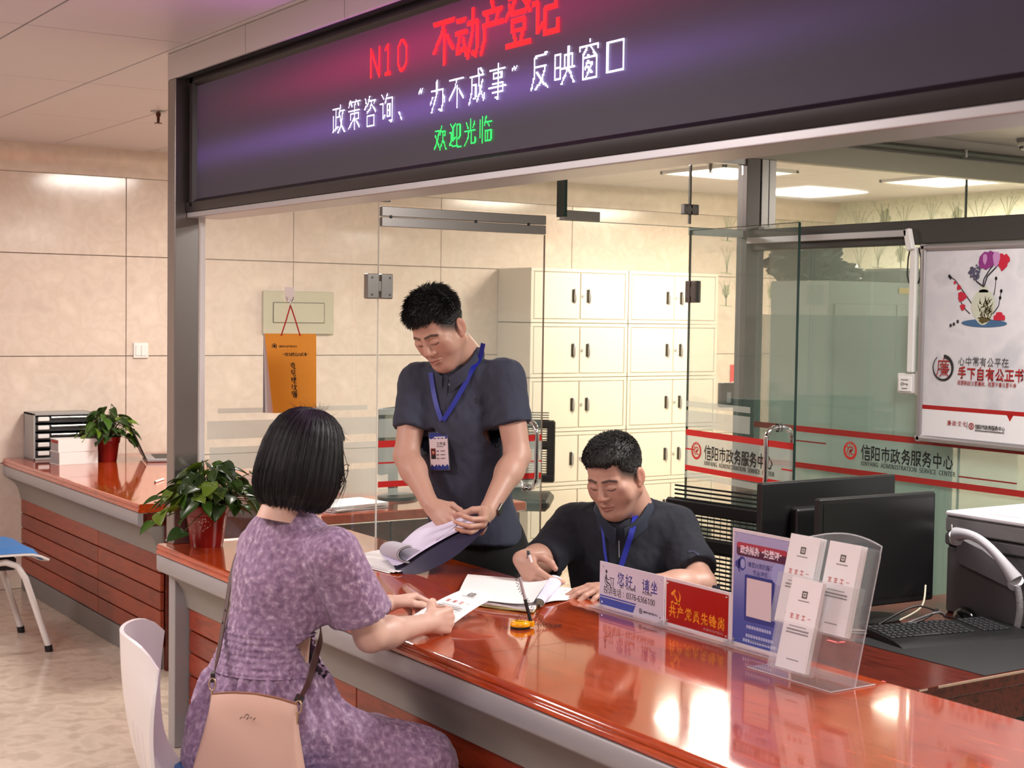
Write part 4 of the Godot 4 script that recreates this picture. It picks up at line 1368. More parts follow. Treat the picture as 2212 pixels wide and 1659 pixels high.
func make_locker() -> Node3D:
	# origin: front lower corner nearest the camera; x into the room is 0, the body runs to -x and -z
	var t := thing("locker", "locker", "cabinet", Vector3.ZERO, 0.0, "stacked steel cabinet units")
	var W := 0.787
	var H := 0.352
	var g := Geo.new()
	g.box(Vector3(-0.197, H * 0.5, -W * 0.5), Vector3(0.386, H, W), 0.003)
	# raised rim round the doors
	for s: float in [0.011, H - 0.011]:
		g.box(Vector3(-0.002, s, -W * 0.5), Vector3(0.012, 0.022, W - 0.002), 0.002)
	for s: float in [-0.012, -W + 0.012]:
		g.box(Vector3(-0.002, H * 0.5, s), Vector3(0.012, H - 0.044, 0.024), 0.002)
	obj("body", g, M.locker, t)
	for k in 2:
		var zc := -0.0255 - (0.1825 + k * 0.369)
		g = Geo.new()
		g.box(Vector3(-0.001, H * 0.5, zc), Vector3(0.010, H - 0.052, 0.362), 0.003)
		var d := obj("door", g, M.locker, t)
		# handle: a shallow dark recess with a bright bar in front
		var hz := zc + (-0.125 if k == 0 else 0.125)
		g = Geo.new()
		g.box(Vector3(0.0045, H * 0.5, hz), Vector3(0.002, 0.085, 0.02), 0.0)
		obj("handle_recess", g, mk(Color(0.20, 0.17, 0.14), 0.6), d)
		g = Geo.new()
		g.tube([Vector3(0.005, H * 0.5 + 0.045, hz - 0.012), Vector3(0.016, H * 0.5 + 0.036, hz - 0.012), Vector3(0.018, H * 0.5, hz - 0.012), Vector3(0.016, H * 0.5 - 0.036, hz - 0.012), Vector3(0.005, H * 0.5 - 0.045, hz - 0.012)], 0.006, 8)
		obj("handle", g, M.alu, d)
		if k == 1:
			g = Geo.new()
			g.lathe([Vector2(0, 0.006), Vector2(0.009, 0.006), Vector2(0.011, 0.0)], 12, Transform3D(Basis(Vector3.UP, Vector3.RIGHT, Vector3.FORWARD), Vector3(0.004, H * 0.5, zc + 0.165)))
			obj("lock", g, M.alu, d)
	return t

func bags() -> void:
	# three slumped plastic bags
	var spec := [
		["plastic_bag", "crumpled grey-black plastic bag on the cabinet behind the rear glass, leftmost of three", Vector3(-2.507, 1.828, -3.52), Vector3(0.13, 0.10, 0.15), 3, Color(0.07, 0.075, 0.08)],
		["plastic_bag", "tall knotted dark plastic bag in the middle on the cabinet behind the rear glass", Vector3(-2.322, 1.834, -3.52), Vector3(0.075, 0.115, 0.12), 11, Color(0.10, 0.105, 0.11)],
		["plastic_bag", "low flat dark plastic bag on the cabinet behind the rear glass, rightmost of three", Vector3(-2.282, 1.785, -3.62), Vector3(0.085, 0.045, 0.14), 19, Color(0.09, 0.09, 0.09)],
	]
	for s: Array in spec:
		var at: Vector3 = s[2]
		at.y = 1.742
		var t := thing(s[0], s[1], "bag", at, 0.0, "plastic bags on the cabinet")
		var f := FastNoiseLite.new()
		f.seed = s[4]
		f.frequency = 9.0
		var rows := []
		var sz: Vector3 = s[3]
		for i in 17:
			var th := PI * i / 16.0
			var row := []
			for j in 24:
				var ph := TAU * j / 24.0
				var d := Vector3(sin(th) * cos(ph), cos(th), sin(th) * sin(ph))
				var q := 1.0 + 0.55 * f.get_noise_3dv(d * 0.32) + 0.2 * f.get_noise_3dv(d * 0.9)
				var p := Vector3(d.x * sz.x * q, (d.y * q + 1.0) * sz.y, d.z * sz.z * q)
				p.y = maxf(p.y, 0.0)
				row.append(p)
			rows.append(row)
		var g := Geo.new()
		g.sheet(rows, 0.0, true)
		obj("body", g, mk(s[5], 0.35), t)
		g = Geo.new()
		for k in 3:
			var a: float = k * 2.1 + s[4]
			g.tube([Vector3(0, sz.y * 1.8, 0), Vector3(cos(a) * 0.03, sz.y * 2.1, sin(a) * 0.03), Vector3(cos(a) * 0.06, sz.y * 2.05, sin(a) * 0.06)], [0.014, 0.012, 0.003], 6)
		obj("knotted_neck", g, mk(s[5], 0.35), t)

# flat screen on a stand; local +z is the screen side, origin on the desk
func screen_parts(t: Node3D, w: float, h: float, lift: float, back_logo: bool) -> void:
	var body := mk(Color(0.055, 0.055, 0.06), 0.42)
	var g := Geo.new()
	g.box(Vector3(0, lift + h * 0.5, 0), Vector3(w, h, 0.028), 0.006)
	obj("casing", g, body, t)
	g = Geo.new()
	g.box(Vector3(0, lift + h * 0.5 + 0.004, 0.0145), Vector3(w - 0.03, h - 0.038, 0.002), 0.0)
	obj("display_glass", g, mk(Color(0.075, 0.075, 0.08), 0.28), t)
	g = Geo.new()
	g.box(Vector3(0, lift + h * 0.46, -0.032), Vector3(w * 0.62, h * 0.62, 0.04), 0.012)
	obj("back_bulge", g, body, t)
	g = Geo.new()
	g.box(Vector3(0, lift * 0.5 + 0.05, -0.055), Vector3(0.055, lift + 0.1, 0.03), 0.006)
	obj("stand_neck", g, body, t)
	g = Geo.new()
	var oval := PackedVector2Array()
	for i in 24:
		oval.append(Vector2(cos(TAU * i / 24.0) * 0.12, sin(TAU * i / 24.0) * 0.085))
	g.extrude(oval, 0.014, Transform3D(Basis(Vector3.RIGHT, Vector3.BACK, Vector3.UP), Vector3(0, 0, -0.03)), 0.5)
	obj("stand_base", g, body, t)
	if back_logo:
		latin(t, "lenovo", Vector3(0.06, lift + h * 0.62, -0.0526), Vector3.LEFT, Vector3.UP, 0.016, 0.09, mk(Color(0.11, 0.11, 0.115), 0.3), "embossed_lettering")

# mesh-back office chair, back towards local -z, origin on the floor
func chair_parts(t: Node3D) -> void:
	var g := Geo.new()
	g.box(Vector3(0, 0.45, 0), Vector3(0.48, 0.07, 0.46), 0.025)
	obj("seat", g, M.black, t)
	g = Geo.new()
	# frame of the back
	var y0 := 0.56
	var y1 := 0.90
	for x: float in [-0.215, 0.215]:
		g.box(Vector3(x, (y0 + y1) * 0.5, -0.24), Vector3(0.05, y1 - y0, 0.025), 0.008)
	for y: float in [y0, 0.765, y1 - 0.01]:
		g.box(Vector3(0, y, -0.24), Vector3(0.48, 0.05 if y < 0.9 else 0.07, 0.03), 0.01)
	g.box(Vector3(0, 0.46, -0.25), Vector3(0.08, 0.2, 0.03), 0.006)
	obj("back_frame", g, M.black, t)
	g = Geo.new()
	for k in 26:
		var y := y0 + 0.03 + k * 0.0148
		g.box(Vector3(0, y, -0.238), Vector3(0.40, 0.0062, 0.004), 0.0)
	for k in 14:
		g.box(Vector3(-0.19 + k * 0.029, (y0 + y1) * 0.5, -0.2395), Vector3(0.0016, y1 - y0, 0.0016), 0.0)
	obj("back_mesh", g, mk(Color(0.10, 0.10, 0.09), 0.7), t)
	g = Geo.new()
	g.tube([Vector3(0, 0.08, 0), Vector3(0, 0.42, 0)], 0.028, 12)
	obj("gas_column", g, M.chrome, t)
	for k in 5:
		var a := TAU * k / 5.0
		g = Geo.new()
		g.tube([Vector3(0, 0.10, 0), Vector3(cos(a) * 0.28, 0.07, sin(a) * 0.28)], [0.025, 0.016], 8)
		g.tube([Vector3(cos(a) * 0.28, 0.028, sin(a) * 0.28 - 0.012), Vector3(cos(a) * 0.28, 0.028, sin(a) * 0.28 + 0.012)], 0.028, 12)
		obj("base_arm", g, M.black, t)

# ==================================================================== things in the hall
func shell_chair(called: String, label: String, at: Vector3, turn: float) -> Node3D:
	# moulded chair; front = local +z, origin on the floor
	var t := thing(called, label, "chair", at, turn, "")
	# back shell
	var rows := []
	for i in 15:
		var v := i / 14.0
		var row := []
		for j in 17:
			var u := j / 8.0 - 1.0
			var top := 0.835 - 0.05 * pow(absf(u), 5.0)
			var y := lerpf(0.435, top, v)
			var half := lerpf(0.205, 0.225, sin(v * PI * 0.8)) * (1.0 - 0.10 * smoothstep(0.8, 1.0, v))
			var z := -0.185 - 0.075 * v - 0.02 * sin(v * PI) + 0.085 * u * u * (0.35 + 0.65 * v) + 0.045 * pow(maxf(0.0, 1.0 - v * 3.0), 2.0)
			row.append(Vector3(u * half, y, z))
		rows.append(row)
	var g := Geo.new()
	g.sheet(rows, 0.009)
	obj("back_shell", g, mk(Color(0.88, 0.86, 0.85), 0.32), t)
	g = Geo.new()
	for k in 3:
		var pts := []
		for i in range(1, 9):
			var r: Array = rows[i]
			pts.append(r[1 + k] + Vector3(0, 0, -0.008))
		g.tube(pts, 0.0022, 5)
	obj("back_ribs", g, mk(Color(0.82, 0.80, 0.79), 0.4), t)
	# seat shell with a curled front lip
	rows = []
	for i in 13:
		var v := i / 12.0
		var row := []
		for j in 13:
			var u := j / 6.0 - 1.0
			var z := lerpf(-0.20, 0.235, v)
			var y := 0.432 - 0.012 * cos(u * PI * 0.5) + 0.012 * u * u - 0.05 * pow(maxf(0.0, v - 0.78) / 0.22, 2.0) * 0.6
			row.append(Vector3(u * (0.235 - 0.03 * (1.0 - v)), y, z))
		rows.append(row)
	g = Geo.new()
	g.sheet(rows, 0.010)
	obj("seat_shell", g, mk(Color(0.88, 0.86, 0.85), 0.32), t)
	var pad := []
	for i in 11:
		var v := i / 10.0
		var row := []
		for j in 11:
			var u := j / 5.0 - 1.0
			var e := minf(1.0, minf(minf(v, 1.0 - v) * 8.0, (1.0 - absf(u)) * 6.0))
			row.append(Vector3(u * 0.205, 0.436 + 0.026 * sqrt(clampf(e, 0, 1)) + 0.008 * u * u - 0.03 * pow(maxf(0.0, v - 0.75) / 0.25, 2.0), lerpf(-0.17, 0.215, v)))
		pad.append(row)
	g = Geo.new()
	g.sheet(pad, 0.012)
	obj("seat_pad", g, bump(mk(Color(0.22, 0.42, 0.66), 0.85), 0.25, 2, 0.04, Vector3(9, 9, 9)), t)
	g = Geo.new()
	g.box(Vector3(0, 0.395, 0.0), Vector3(0.26, 0.06, 0.24), 0.01)
	obj("seat_bracket", g, M.black, t)
	for s: float in [-1.0, 1.0]:
		for f: float in [-1.0, 1.0]:
			g = Geo.new()
			g.tube([Vector3(s * 0.15, 0.405, f * 0.02), Vector3(s * 0.18, 0.412, f * 0.06), Vector3(s * 0.205, 0.395, f * 0.105), Vector3(s * 0.217, 0.34, f * 0.135), Vector3(s * 0.232, 0.02, f * 0.235)], 0.0145, 10)
			var leg := obj("leg", g, mk(Color(0.86, 0.84, 0.83), 0.3), t)
			g = Geo.new()
			g.tube([Vector3(s * 0.232, 0.0, f * 0.236), Vector3(s * 0.2315, 0.03, f * 0.232)], 0.0175, 10)
			obj("foot", g, M.black, leg)
	return t

# one heart-shaped leaf of unit length along +z from the stalk, drooping
func leaf_mesh(kind: int) -> ArrayMesh:
	var rows := []
	var wid: float = [0.34, 0.40, 0.30][kind % 3]
	for i in 9:
		var v := i / 8.0
		var w: float = wid * pow(sin(PI * pow(v, 0.62)), 0.75) if v > 0.0 and v < 1.0 else 0.0
		var row := []
		for j in 7:
			var u := j / 3.0 - 1.0
			var back := -0.12 * (1.0 - v) * absf(u) * (1.0 if v > 0.0 else 0.0)
			row.append(Vector3(u * w, 0.09 * u * u * (0.5 + 0.5 * sin(v * PI)) - (0.28 + 0.07 * kind) * v * v + 0.03 * sin(u * 5.0 + kind + v * 6.0) * w, v + back))
		rows.append(row)
	var g := Geo.new()
	g.sheet(rows, 0.012)
	return g.mesh()

func potted_plant(label: String, at: Vector3, r: float, h: float, spread: float, n: int, sd: int, limits: Vector2, trail: Array) -> Node3D:
	var t := thing("potted_plant", label, "potted plant", at, 0.0, "")
	var pot := mk(Color(0.50, 0.075, 0.06), 0.28)
	var g := Geo.new()
	g.lathe([Vector2(0.0, 0.0), Vector2(r * 0.66, 0.0), Vector2(r * 0.68, 0.006), Vector2(r * 0.71, h * 0.1), Vector2(r * 0.84, h * 0.72), Vector2(r * 0.86, h * 0.74), Vector2(r * 0.90, h * 0.75), Vector2(r * 0.96, h * 0.97), Vector2(r, h * 0.985), Vector2(r, h), Vector2(r * 0.95, h), Vector2(r * 0.93, h * 0.9), Vector2(0.0, h * 0.88)], 36)
	obj("pot", g, pot, t)
	g = Geo.new()
	g.lathe([Vector2(r * 0.92, h * 0.91), Vector2(r * 0.6, h * 0.93), Vector2(0.0, h * 0.94)], 20)
	obj("soil", g, mk(Color(0.10, 0.07, 0.05), 0.95), t)
	if sd == 5:
		g = Geo.new()
		var q := RandomNumberGenerator.new()
		q.seed = 77
		for i in 150:
			var a := 0.1 + q.randf() * 2.3
			var y := h * (0.55 + 0.2 * q.randf() + 0.12 * q.randfn())
			var rr := r * lerpf(0.71, 0.84, clampf((y / h - 0.1) / 0.62, 0, 1)) + 0.0006
			var nr := Vector3(cos(a), 0, -sin(a) * -1.0)
			var tg := Vector3(-sin(a), 0, cos(a))
			var s := 0.0008 + 0.0016 * q.randf()
			var p := Vector3(cos(a) * rr, y, sin(a) * rr)
			g.quad(p - tg * s, p + Vector3.DOWN * s * 1.6, p + tg * s, p + Vector3.UP * s, Vector3(cos(a), 0, sin(a)))
		obj("dried_drips", g, mk(Color(0.75, 0.62, 0.58), 0.8), t)
	var lm := [leaf_mesh(0), leaf_mesh(1), leaf_mesh(2)]
	var mats := []
	for c: Color in [Color(0.17, 0.27, 0.085), Color(0.22, 0.34, 0.10), Color(0.33, 0.42, 0.10), Color(0.13, 0.22, 0.075)]:
		var m := mk(c, 0.32)
		m.backlight_enabled = true
		m.backlight = Color(0.16, 0.22, 0.04)
		mats.append(m)
	var q := RandomNumberGenerator.new()
	q.seed = sd
	var st := Geo.new()
	for i in n:
		var a := i * 2.399963 + q.randf() * 0.5
		var k := sqrt((i + 0.5) / n)
		var rad := spread * k * (0.72 + 0.4 * q.randf())
		var hy := h + limits.x + (limits.y - limits.x) * (1.0 - k * k) * (0.6 + 0.4 * q.randf()) + 0.02 * q.randf()
		var base := Vector3(cos(a) * r * 0.35 * k, h * 0.9, sin(a) * r * 0.35 * k)
		var tip := Vector3(cos(a) * rad, hy, sin(a) * rad)
		if trail.size() > 0 and i >= n - trail.size():
			tip = trail[i - (n - trail.size())]
			a = atan2(tip.z, tip.x)
		place_leaf(t, st, q, lm, mats, base, tip, a, i)
	obj("stems", st, mk(Color(0.20, 0.27, 0.09), 0.5), t)
	return t

func place_leaf(t: Node3D, st: Geo, q: RandomNumberGenerator, lm: Array, mats: Array, base: Vector3, tip: Vector3, a: float, i: int) -> void:
	var mid := (base + tip) * 0.5 + Vector3(0, 0.03, 0)
	var pts := []
	for k in 6:
		var u := k / 5.0
		pts.append(base.lerp(mid, u).lerp(mid.lerp(tip, u), u))
	st.tube(pts, [0.0022, 0.002, 0.0018, 0.0016, 0.0015, 0.0013], 5)
	var yaw := a + q.randf_range(-0.9, 0.9)
	var pitch := q.randf_range(-0.15, 0.75)
	var roll := q.randf_range(-0.6, 0.6)
	var L := q.randf_range(0.055, 0.085)
	var b := Basis(Vector3.UP, PI / 2 - yaw) * Basis(Vector3.RIGHT, pitch) * Basis(Vector3.BACK, roll)
	var o := obj("leaf", lm[i % 3], mats[q.randi() % 4], t)
	o.transform = Transform3D(b.scaled(Vector3.ONE * L), tip)

func build_hall_things() -> void:
	shell_chair("shell_chair", "white moulded chair with blue seat pad that the woman sits on", Vector3(-0.125, 0, 0.485), atan2(0.37, -0.928))
	shell_chair("shell_chair", "empty white chair with blue seat pad and white tube legs by the far counter", Vector3(-3.90, 0, 0.148), PI)
	# wall switch
	var t := thing("wall_switch", "white double light switch on the stone wall left of the steel post", "light switch", Vector3(WX + 0.006, 1.318, -1.065))
	var g := Geo.new()
	g.box(Vector3.ZERO, Vector3(0.012, 0.088, 0.088), 0.003)
	obj("plate", g, M.white, t)
	for s: float in [-1.0, 1.0]:
		g = Geo.new()
		g.box(Vector3(0.007, 0, s * 0.0165), Vector3(0.008, 0.062, 0.031), 0.002)
		obj("rocker", g, M.white, t)
	# sprinkler
	t = thing("sprinkler", "small brass fire sprinkler hanging from the hall ceiling left of the post", "sprinkler", Vector3(-3.515, CEIL, -0.537))
	g = Geo.new()
	g.lathe([Vector2(0.036, 0), Vector2(0.034, -0.005), Vector2(0.014, -0.010)], 20)
	obj("rosette", g, M.steel, t)
	g = Geo.new()
	g.lathe([Vector2(0.011, -0.006), Vector2(0.011, -0.022), Vector2(0.007, -0.026), Vector2(0.006, -0.05), Vector2(0.004, -0.053)], 12)
	g.lathe([Vector2(0.0, -0.052), Vector2(0.018, -0.053), Vector2(0.018, -0.056), Vector2(0.0, -0.057)], 14)
	for s: float in [-1.0, 1.0]:
		g.tube([Vector3(s * 0.009, -0.022, 0), Vector3(s * 0.015, -0.035, 0), Vector3(s * 0.004, -0.053, 0)], 0.0022, 6)
	obj("head", g, mk(Color(0.32, 0.16, 0.10), 0.35, 0.7), t)
	var s2 := t.duplicate()
	s2.name = numbered("sprinkler")
	s2.position = Vector3(-3.602, CEIL, -3.895)
	s2.set_meta("label", "small fire sprinkler on the back room ceiling beside the bright light panel")
	add_child(s2)
	# smoke detector
	t = thing("smoke_detector", "round white smoke detector with slotted rim on the ceiling at far right", "smoke detector", Vector3(-1.70, CEIL, -4.30))
	g = Geo.new()
	g.lathe([Vector2(0.062, 0), Vector2(0.062, -0.012), Vector2(0.058, -0.016), Vector2(0.056, -0.020)], 28)
	obj("base", g, mk(Color(0.55, 0.56, 0.56), 0.5), t)
	g = Geo.new()
	g.lathe([Vector2(0.056, -0.020), Vector2(0.060, -0.022), Vector2(0.058, -0.034), Vector2(0.045, -0.036), Vector2(0.042, -0.052), Vector2(0.03, -0.058), Vector2(0.0, -0.059)], 28)
	obj("cover", g, M.white, t)
	g = Geo.new()
	for k in 22:
		var a := TAU * k / 22.0
		g.box(Vector3(cos(a) * 0.0445, -0.044, sin(a) * 0.0445), Vector3(0.004, 0.012, 0.004), 0.0, Basis(Vector3.UP, -a))
	obj("slots", g, M.black, t)
	# ---- far counter
	t = thing("drawer_unit", "light grey desktop drawer unit with five drawers at the wall end of the far counter", "drawer unit", Vector3(-5.06, CT, -0.40))
	g = Geo.new()
	var gp := mk(Color(0.60, 0.59, 0.585), 0.5)
	var dw := 0.33
	var dh := 0.255
	g.box(Vector3(-0.095, 0.006, -dw * 0.5), Vector3(0.19, 0.012, dw), 0.002)
	g.box(Vector3(-0.095, dh - 0.006, -dw * 0.5), Vector3(0.19, 0.012, dw), 0.002)
	for zz: float in [-0.006, -dw + 0.006]:
		g.box(Vector3(-0.095, dh * 0.5, zz), Vector3(0.19, dh, 0.012), 0.002)
	g.box(Vector3(-0.18, dh * 0.5, -dw * 0.5), Vector3(0.012, dh, dw), 0.002)
	obj("body", g, gp, t)
	for k in 5:
		var y := 0.033 + k * 0.0465
		g = Geo.new()
		g.box(Vector3(-0.09, y, -dw * 0.5), Vector3(0.15, 0.036, dw - 0.03), 0.003)
		var d := obj("drawer", g, mk(Color(0.20, 0.20, 0.21), 0.45), t)
		g = Geo.new()
		g.tube([Vector3(-0.010, y + 0.012, -0.10), Vector3(-0.010, y + 0.012, -dw + 0.025)], 0.006, 8)
		obj("handle_bar", g, M.chrome, d)
		g = Geo.new()
		g.box(Vector3(-0.008, y + 0.004, -0.058), Vector3(0.012, 0.024, 0.062), 0.004)
		obj("label_holder", g, M.white, d)
	var words := ["lower", "upper"]
	for k in 2:
		t = thing("thick_book", "%s of two thick white-covered books stacked in front of the drawer unit" % words[k], "book", Vector3(-4.845, CT + k * 0.067, -0.555), 0.08 - 0.05 * k)
		g = Geo.new()
		g.box(Vector3(0.0, 0.0325, 0.0), Vector3(0.135, 0.060, 0.205), 0.001)
		obj("page_block", g, mk(Color(0.62, 0.62, 0.63), 0.8), t)
		g = Geo.new()
		g.box(Vector3(0.0, 0.0015, 0.0), Vector3(0.142, 0.003, 0.212), 0.0008)
		g.box(Vector3(0.0, 0.0645, 0.0), Vector3(0.142, 0.003, 0.212), 0.0008)
		g.box(Vector3(0.0695, 0.033, 0.0), Vector3(0.003, 0.063, 0.212), 0.0008)
		obj("cover", g, M.white, t)
		if k == 1:
			g = Geo.new()
			g.box(Vector3(0.0, 0.052, 0.1032), Vector3(0.11, 0.014, 0.001), 0.0)
			obj("red_label", g, mk(Color(0.62, 0.16, 0.10), 0.6), t)
	potted_plant("smaller leafy green plant in a red plastic pot on the far counter", Vector3(-4.86, CT, -0.74), 0.075, 0.135, 0.15, 80, 11, Vector2(-0.02, 0.16), [])
	t = thing("laptop", "open black laptop on the far counter between the red plant pot and the post", "laptop", Vector3(-4.83, CT, -1.05), -0.25)
	g = Geo.new()
	g.box(Vector3(0, 0.010, 0), Vector3(0.30, 0.018, 0.21), 0.004)
	obj("base", g, mk(Color(0.62, 0.61, 0.62), 0.35, 0.4), t)
	g = Geo.new()
	g.box(Vector3(0, 0.0195, 0.01), Vector3(0.26, 0.002, 0.10), 0.0)
	obj("keyboard_deck", g, mk(Color(0.12, 0.12, 0.13), 0.5), t)
	g = Geo.new()
	var lb := Basis(Vector3.RIGHT, 0.42)
	g.box(Vector3(0, 0.02, 0.105) + lb * Vector3(0, 0.095, 0.006), Vector3(0.30, 0.19, 0.008), 0.003, lb)
	obj("lid", g, mk(Color(0.05, 0.05, 0.055), 0.35), t)
	t = thing("ballpoint_pen", "white ballpoint pen lying on the far counter left of the post", "pen", Vector3(-3.83, CT + 0.005, -0.66), 0.9)
	g = Geo.new()
	g.tube([Vector3(0, 0, -0.065), Vector3(0, 0, 0.06)], 0.005, 10)
	obj("barrel", g, M.white, t)
	g = Geo.new()
	g.tube([Vector3(0, 0, 0.06), Vector3(0, 0, 0.072)], [0.0048, 0.0008], 10)
	obj("tip", g, M.steel, t)

# ==================================================================== things on the counter
func build_counter_things() -> void:
	var tr: Array = []
	for q: Vector3 in [Vector3(-1.827, 0.915, 0.062), Vector3(-1.82, 0.868, 0.056), Vector3(-1.844, 0.829, 0.077), Vector3(-1.746, 0.852, -0.001), Vector3(-1.747, 0.805, 0.005), Vector3(-1.801, 0.986, -0.256), Vector3(-1.766, 0.946, -0.216), Vector3(-1.746, 0.878, -0.185), Vector3(-1.856, 0.93, 0.014), Vector3(-1.746, 0.947, -0.247)]:
		tr.append(q - Vector3(-1.883, CT, -0.13))
	potted_plant("bushy trailing green plant in a red plastic pot at the near counter's left end", Vector3(-1.883, CT, -0.13), 0.083, 0.148, 0.16, 118, 5, Vector2(-0.02, 0.15), tr)
	suggestion_book()
	ledger()
	folder()
	leaflet()
	pen_on_base()
	acrylic_signs()
	brochure_holder()

func suggestion_book() -> void:
	# hook stuck to the glass
	var t := thing("glass_hook", "small white adhesive hook stuck on the fixed glass, holding the orange booklet", "hook", Vector3(GX + 0.006, 1.62, -0.474))
	var g := Geo.new()
	var sh := PackedVector2Array()
	for i in 9:
		var a := PI + PI * i / 8.0
		sh.append(Vector2(cos(a) * 0.0185, sin(a) * 0.02 - 0.012))
	sh.append(Vector2(0.0185, 0.024))
	sh.append(Vector2(-0.0185, 0.024))
	g.extrude(sh, 0.006, Transform3D(Basis(Vector3.FORWARD, Vector3.UP, Vector3.RIGHT), Vector3.ZERO), 0.7)
	obj("pad", g, mk(Color(0.92, 0.86, 0.84), 0.35), t)
	g = Geo.new()
	g.tube([Vector3(0.006, -0.012, 0.014), Vector3(0.010, -0.025, 0.010), Vector3(0.012, -0.032, 0.0), Vector3(0.010, -0.025, -0.010), Vector3(0.006, -0.012, -0.014)], 0.0016, 6)
	g.tube([Vector3(0.010, -0.030, 0), Vector3(0.012, -0.044, 0), Vector3(0.018, -0.048, 0)], 0.0018, 6)
	obj("wire", g, M.chrome, t)
	# booklet: local x points along the glass to the right in the picture (-z), y up
	t = thing("suggestion_book", "orange suggestion booklet with black Chinese lettering hanging by a red ribbon on the glass", "booklet", Vector3(GX + 0.008, 1.186, -0.372))
	var W := 0.205
	var H := 0.288
	var curl := func(x: float, y: float, off: float) -> Vector3:
		# the front cover opens a little towards the lower left
		var k := clampf((H - y) / H, 0, 1)
		var o := off * k * (1.0 - 0.75 * x / W)
		return Vector3(0.0015 + off * 0.42 + o, y, -x - 0.9 * off * k * (1.0 - x / W))
	for layer: Array in [["back_cover", 0.0, mk(Color(0.60, 0.57, 0.58), 0.7)], ["page", 0.006, M.paper], ["page", 0.012, mk(Color(0.88, 0.80, 0.77), 0.8)], ["page", 0.019, mk(Color(0.88, 0.80, 0.77), 0.8)], ["front_cover", 0.026, bump(mk(Color(0.94, 0.60, 0.13), 0.62), 0.05, 4, 0.05, Vector3(6, 6, 6))]]:
		var rows := []
		for i in 11:
			var row := []
			for j in 9:
				row.append(curl.call(W * j / 8.0, H * (1.0 - i / 10.0), layer[1]))
			rows.append(row)
		g = Geo.new()
		g.sheet(rows, 0.0006)
		obj(layer[0], g, layer[2], t)
	g = Geo.new()
	for e: Array in [["信阳市不动产登记中心", 0.052, 0.245, 0.0072, 0.0074, true], ["“我为群众办实事”", 0.060, 0.218, 0.0125, 0.0132, true]]:
		var s: String = e[0]
		for i in s.length():
			var o: Vector3 = curl.call(e[1] + e[4] * i, e[2], 0.026)
			glyph(g, s[i], o + Vector3(0.0012, 0, 0), Vector3(0, 0, -e[3]), Vector3(0, -e[3], 0), 0.12, 0.3)
	var v := "意见建议簿"
	for i in 5:
		var o: Vector3 = curl.call(0.092, 0.182 - 0.0262 * i, 0.026)
		glyph(g, v[i], o + Vector3(0.0012, 0, 0), Vector3(0, 0, -0.0225), Vector3(0, -0.0245, 0), 0.105, 0.45)
	for i in 20:
		var a0 := TAU * i / 20.0
		var a1 := TAU * (i + 1) / 20.0
		var c: Vector3 = curl.call(0.033, 0.242, 0.026) + Vector3(0.0012, 0, 0)
		for rr: Array in [[0.0078, 0.010], [0.0, 0.005]]:
			g.quad(c + Vector3(0, sin(a0) * rr[0], -cos(a0) * rr[0]), c + Vector3(0, sin(a1) * rr[0], -cos(a1) * rr[0]), c + Vector3(0, sin(a1) * rr[1], -cos(a1) * rr[1]), c + Vector3(0, sin(a0) * rr[1], -cos(a0) * rr[1]), Vector3.RIGHT)
	obj("black_lettering", g, mk(Color(0.09, 0.05, 0.03), 0.7), t)
	g = Geo.new()
	var apex := Vector3(0.010, 0.392, -0.102)
	for zz: float in [-0.064, -0.140]:
		var a := Vector3(0.014, H - 0.008, zz)
		for s: float in [0.0]:
			g.tube([a, a.lerp(apex, 0.5) + Vector3(0.002, 0, 0), apex], 0.0026, 5)
	obj("red_ribbon", g, mk(Color(0.72, 0.07, 0.05), 0.7), t)

# quad sheet from four corners, lifted by a function
func patch_rows(a: Vector3, b: Vector3, c: Vector3, d: Vector3, n: int, m: int, lift: Callable) -> Array:
	# a-b = first row, d-c = last row
	var rows := []
	for i in n + 1:
		var v := float(i) / n
		var row := []
		for j in m + 1:
			var u := float(j) / m
			row.append(a.lerp(b, u).lerp(d.lerp(c, u), v) + lift.call(u, v))
		rows.append(row)
	return rows

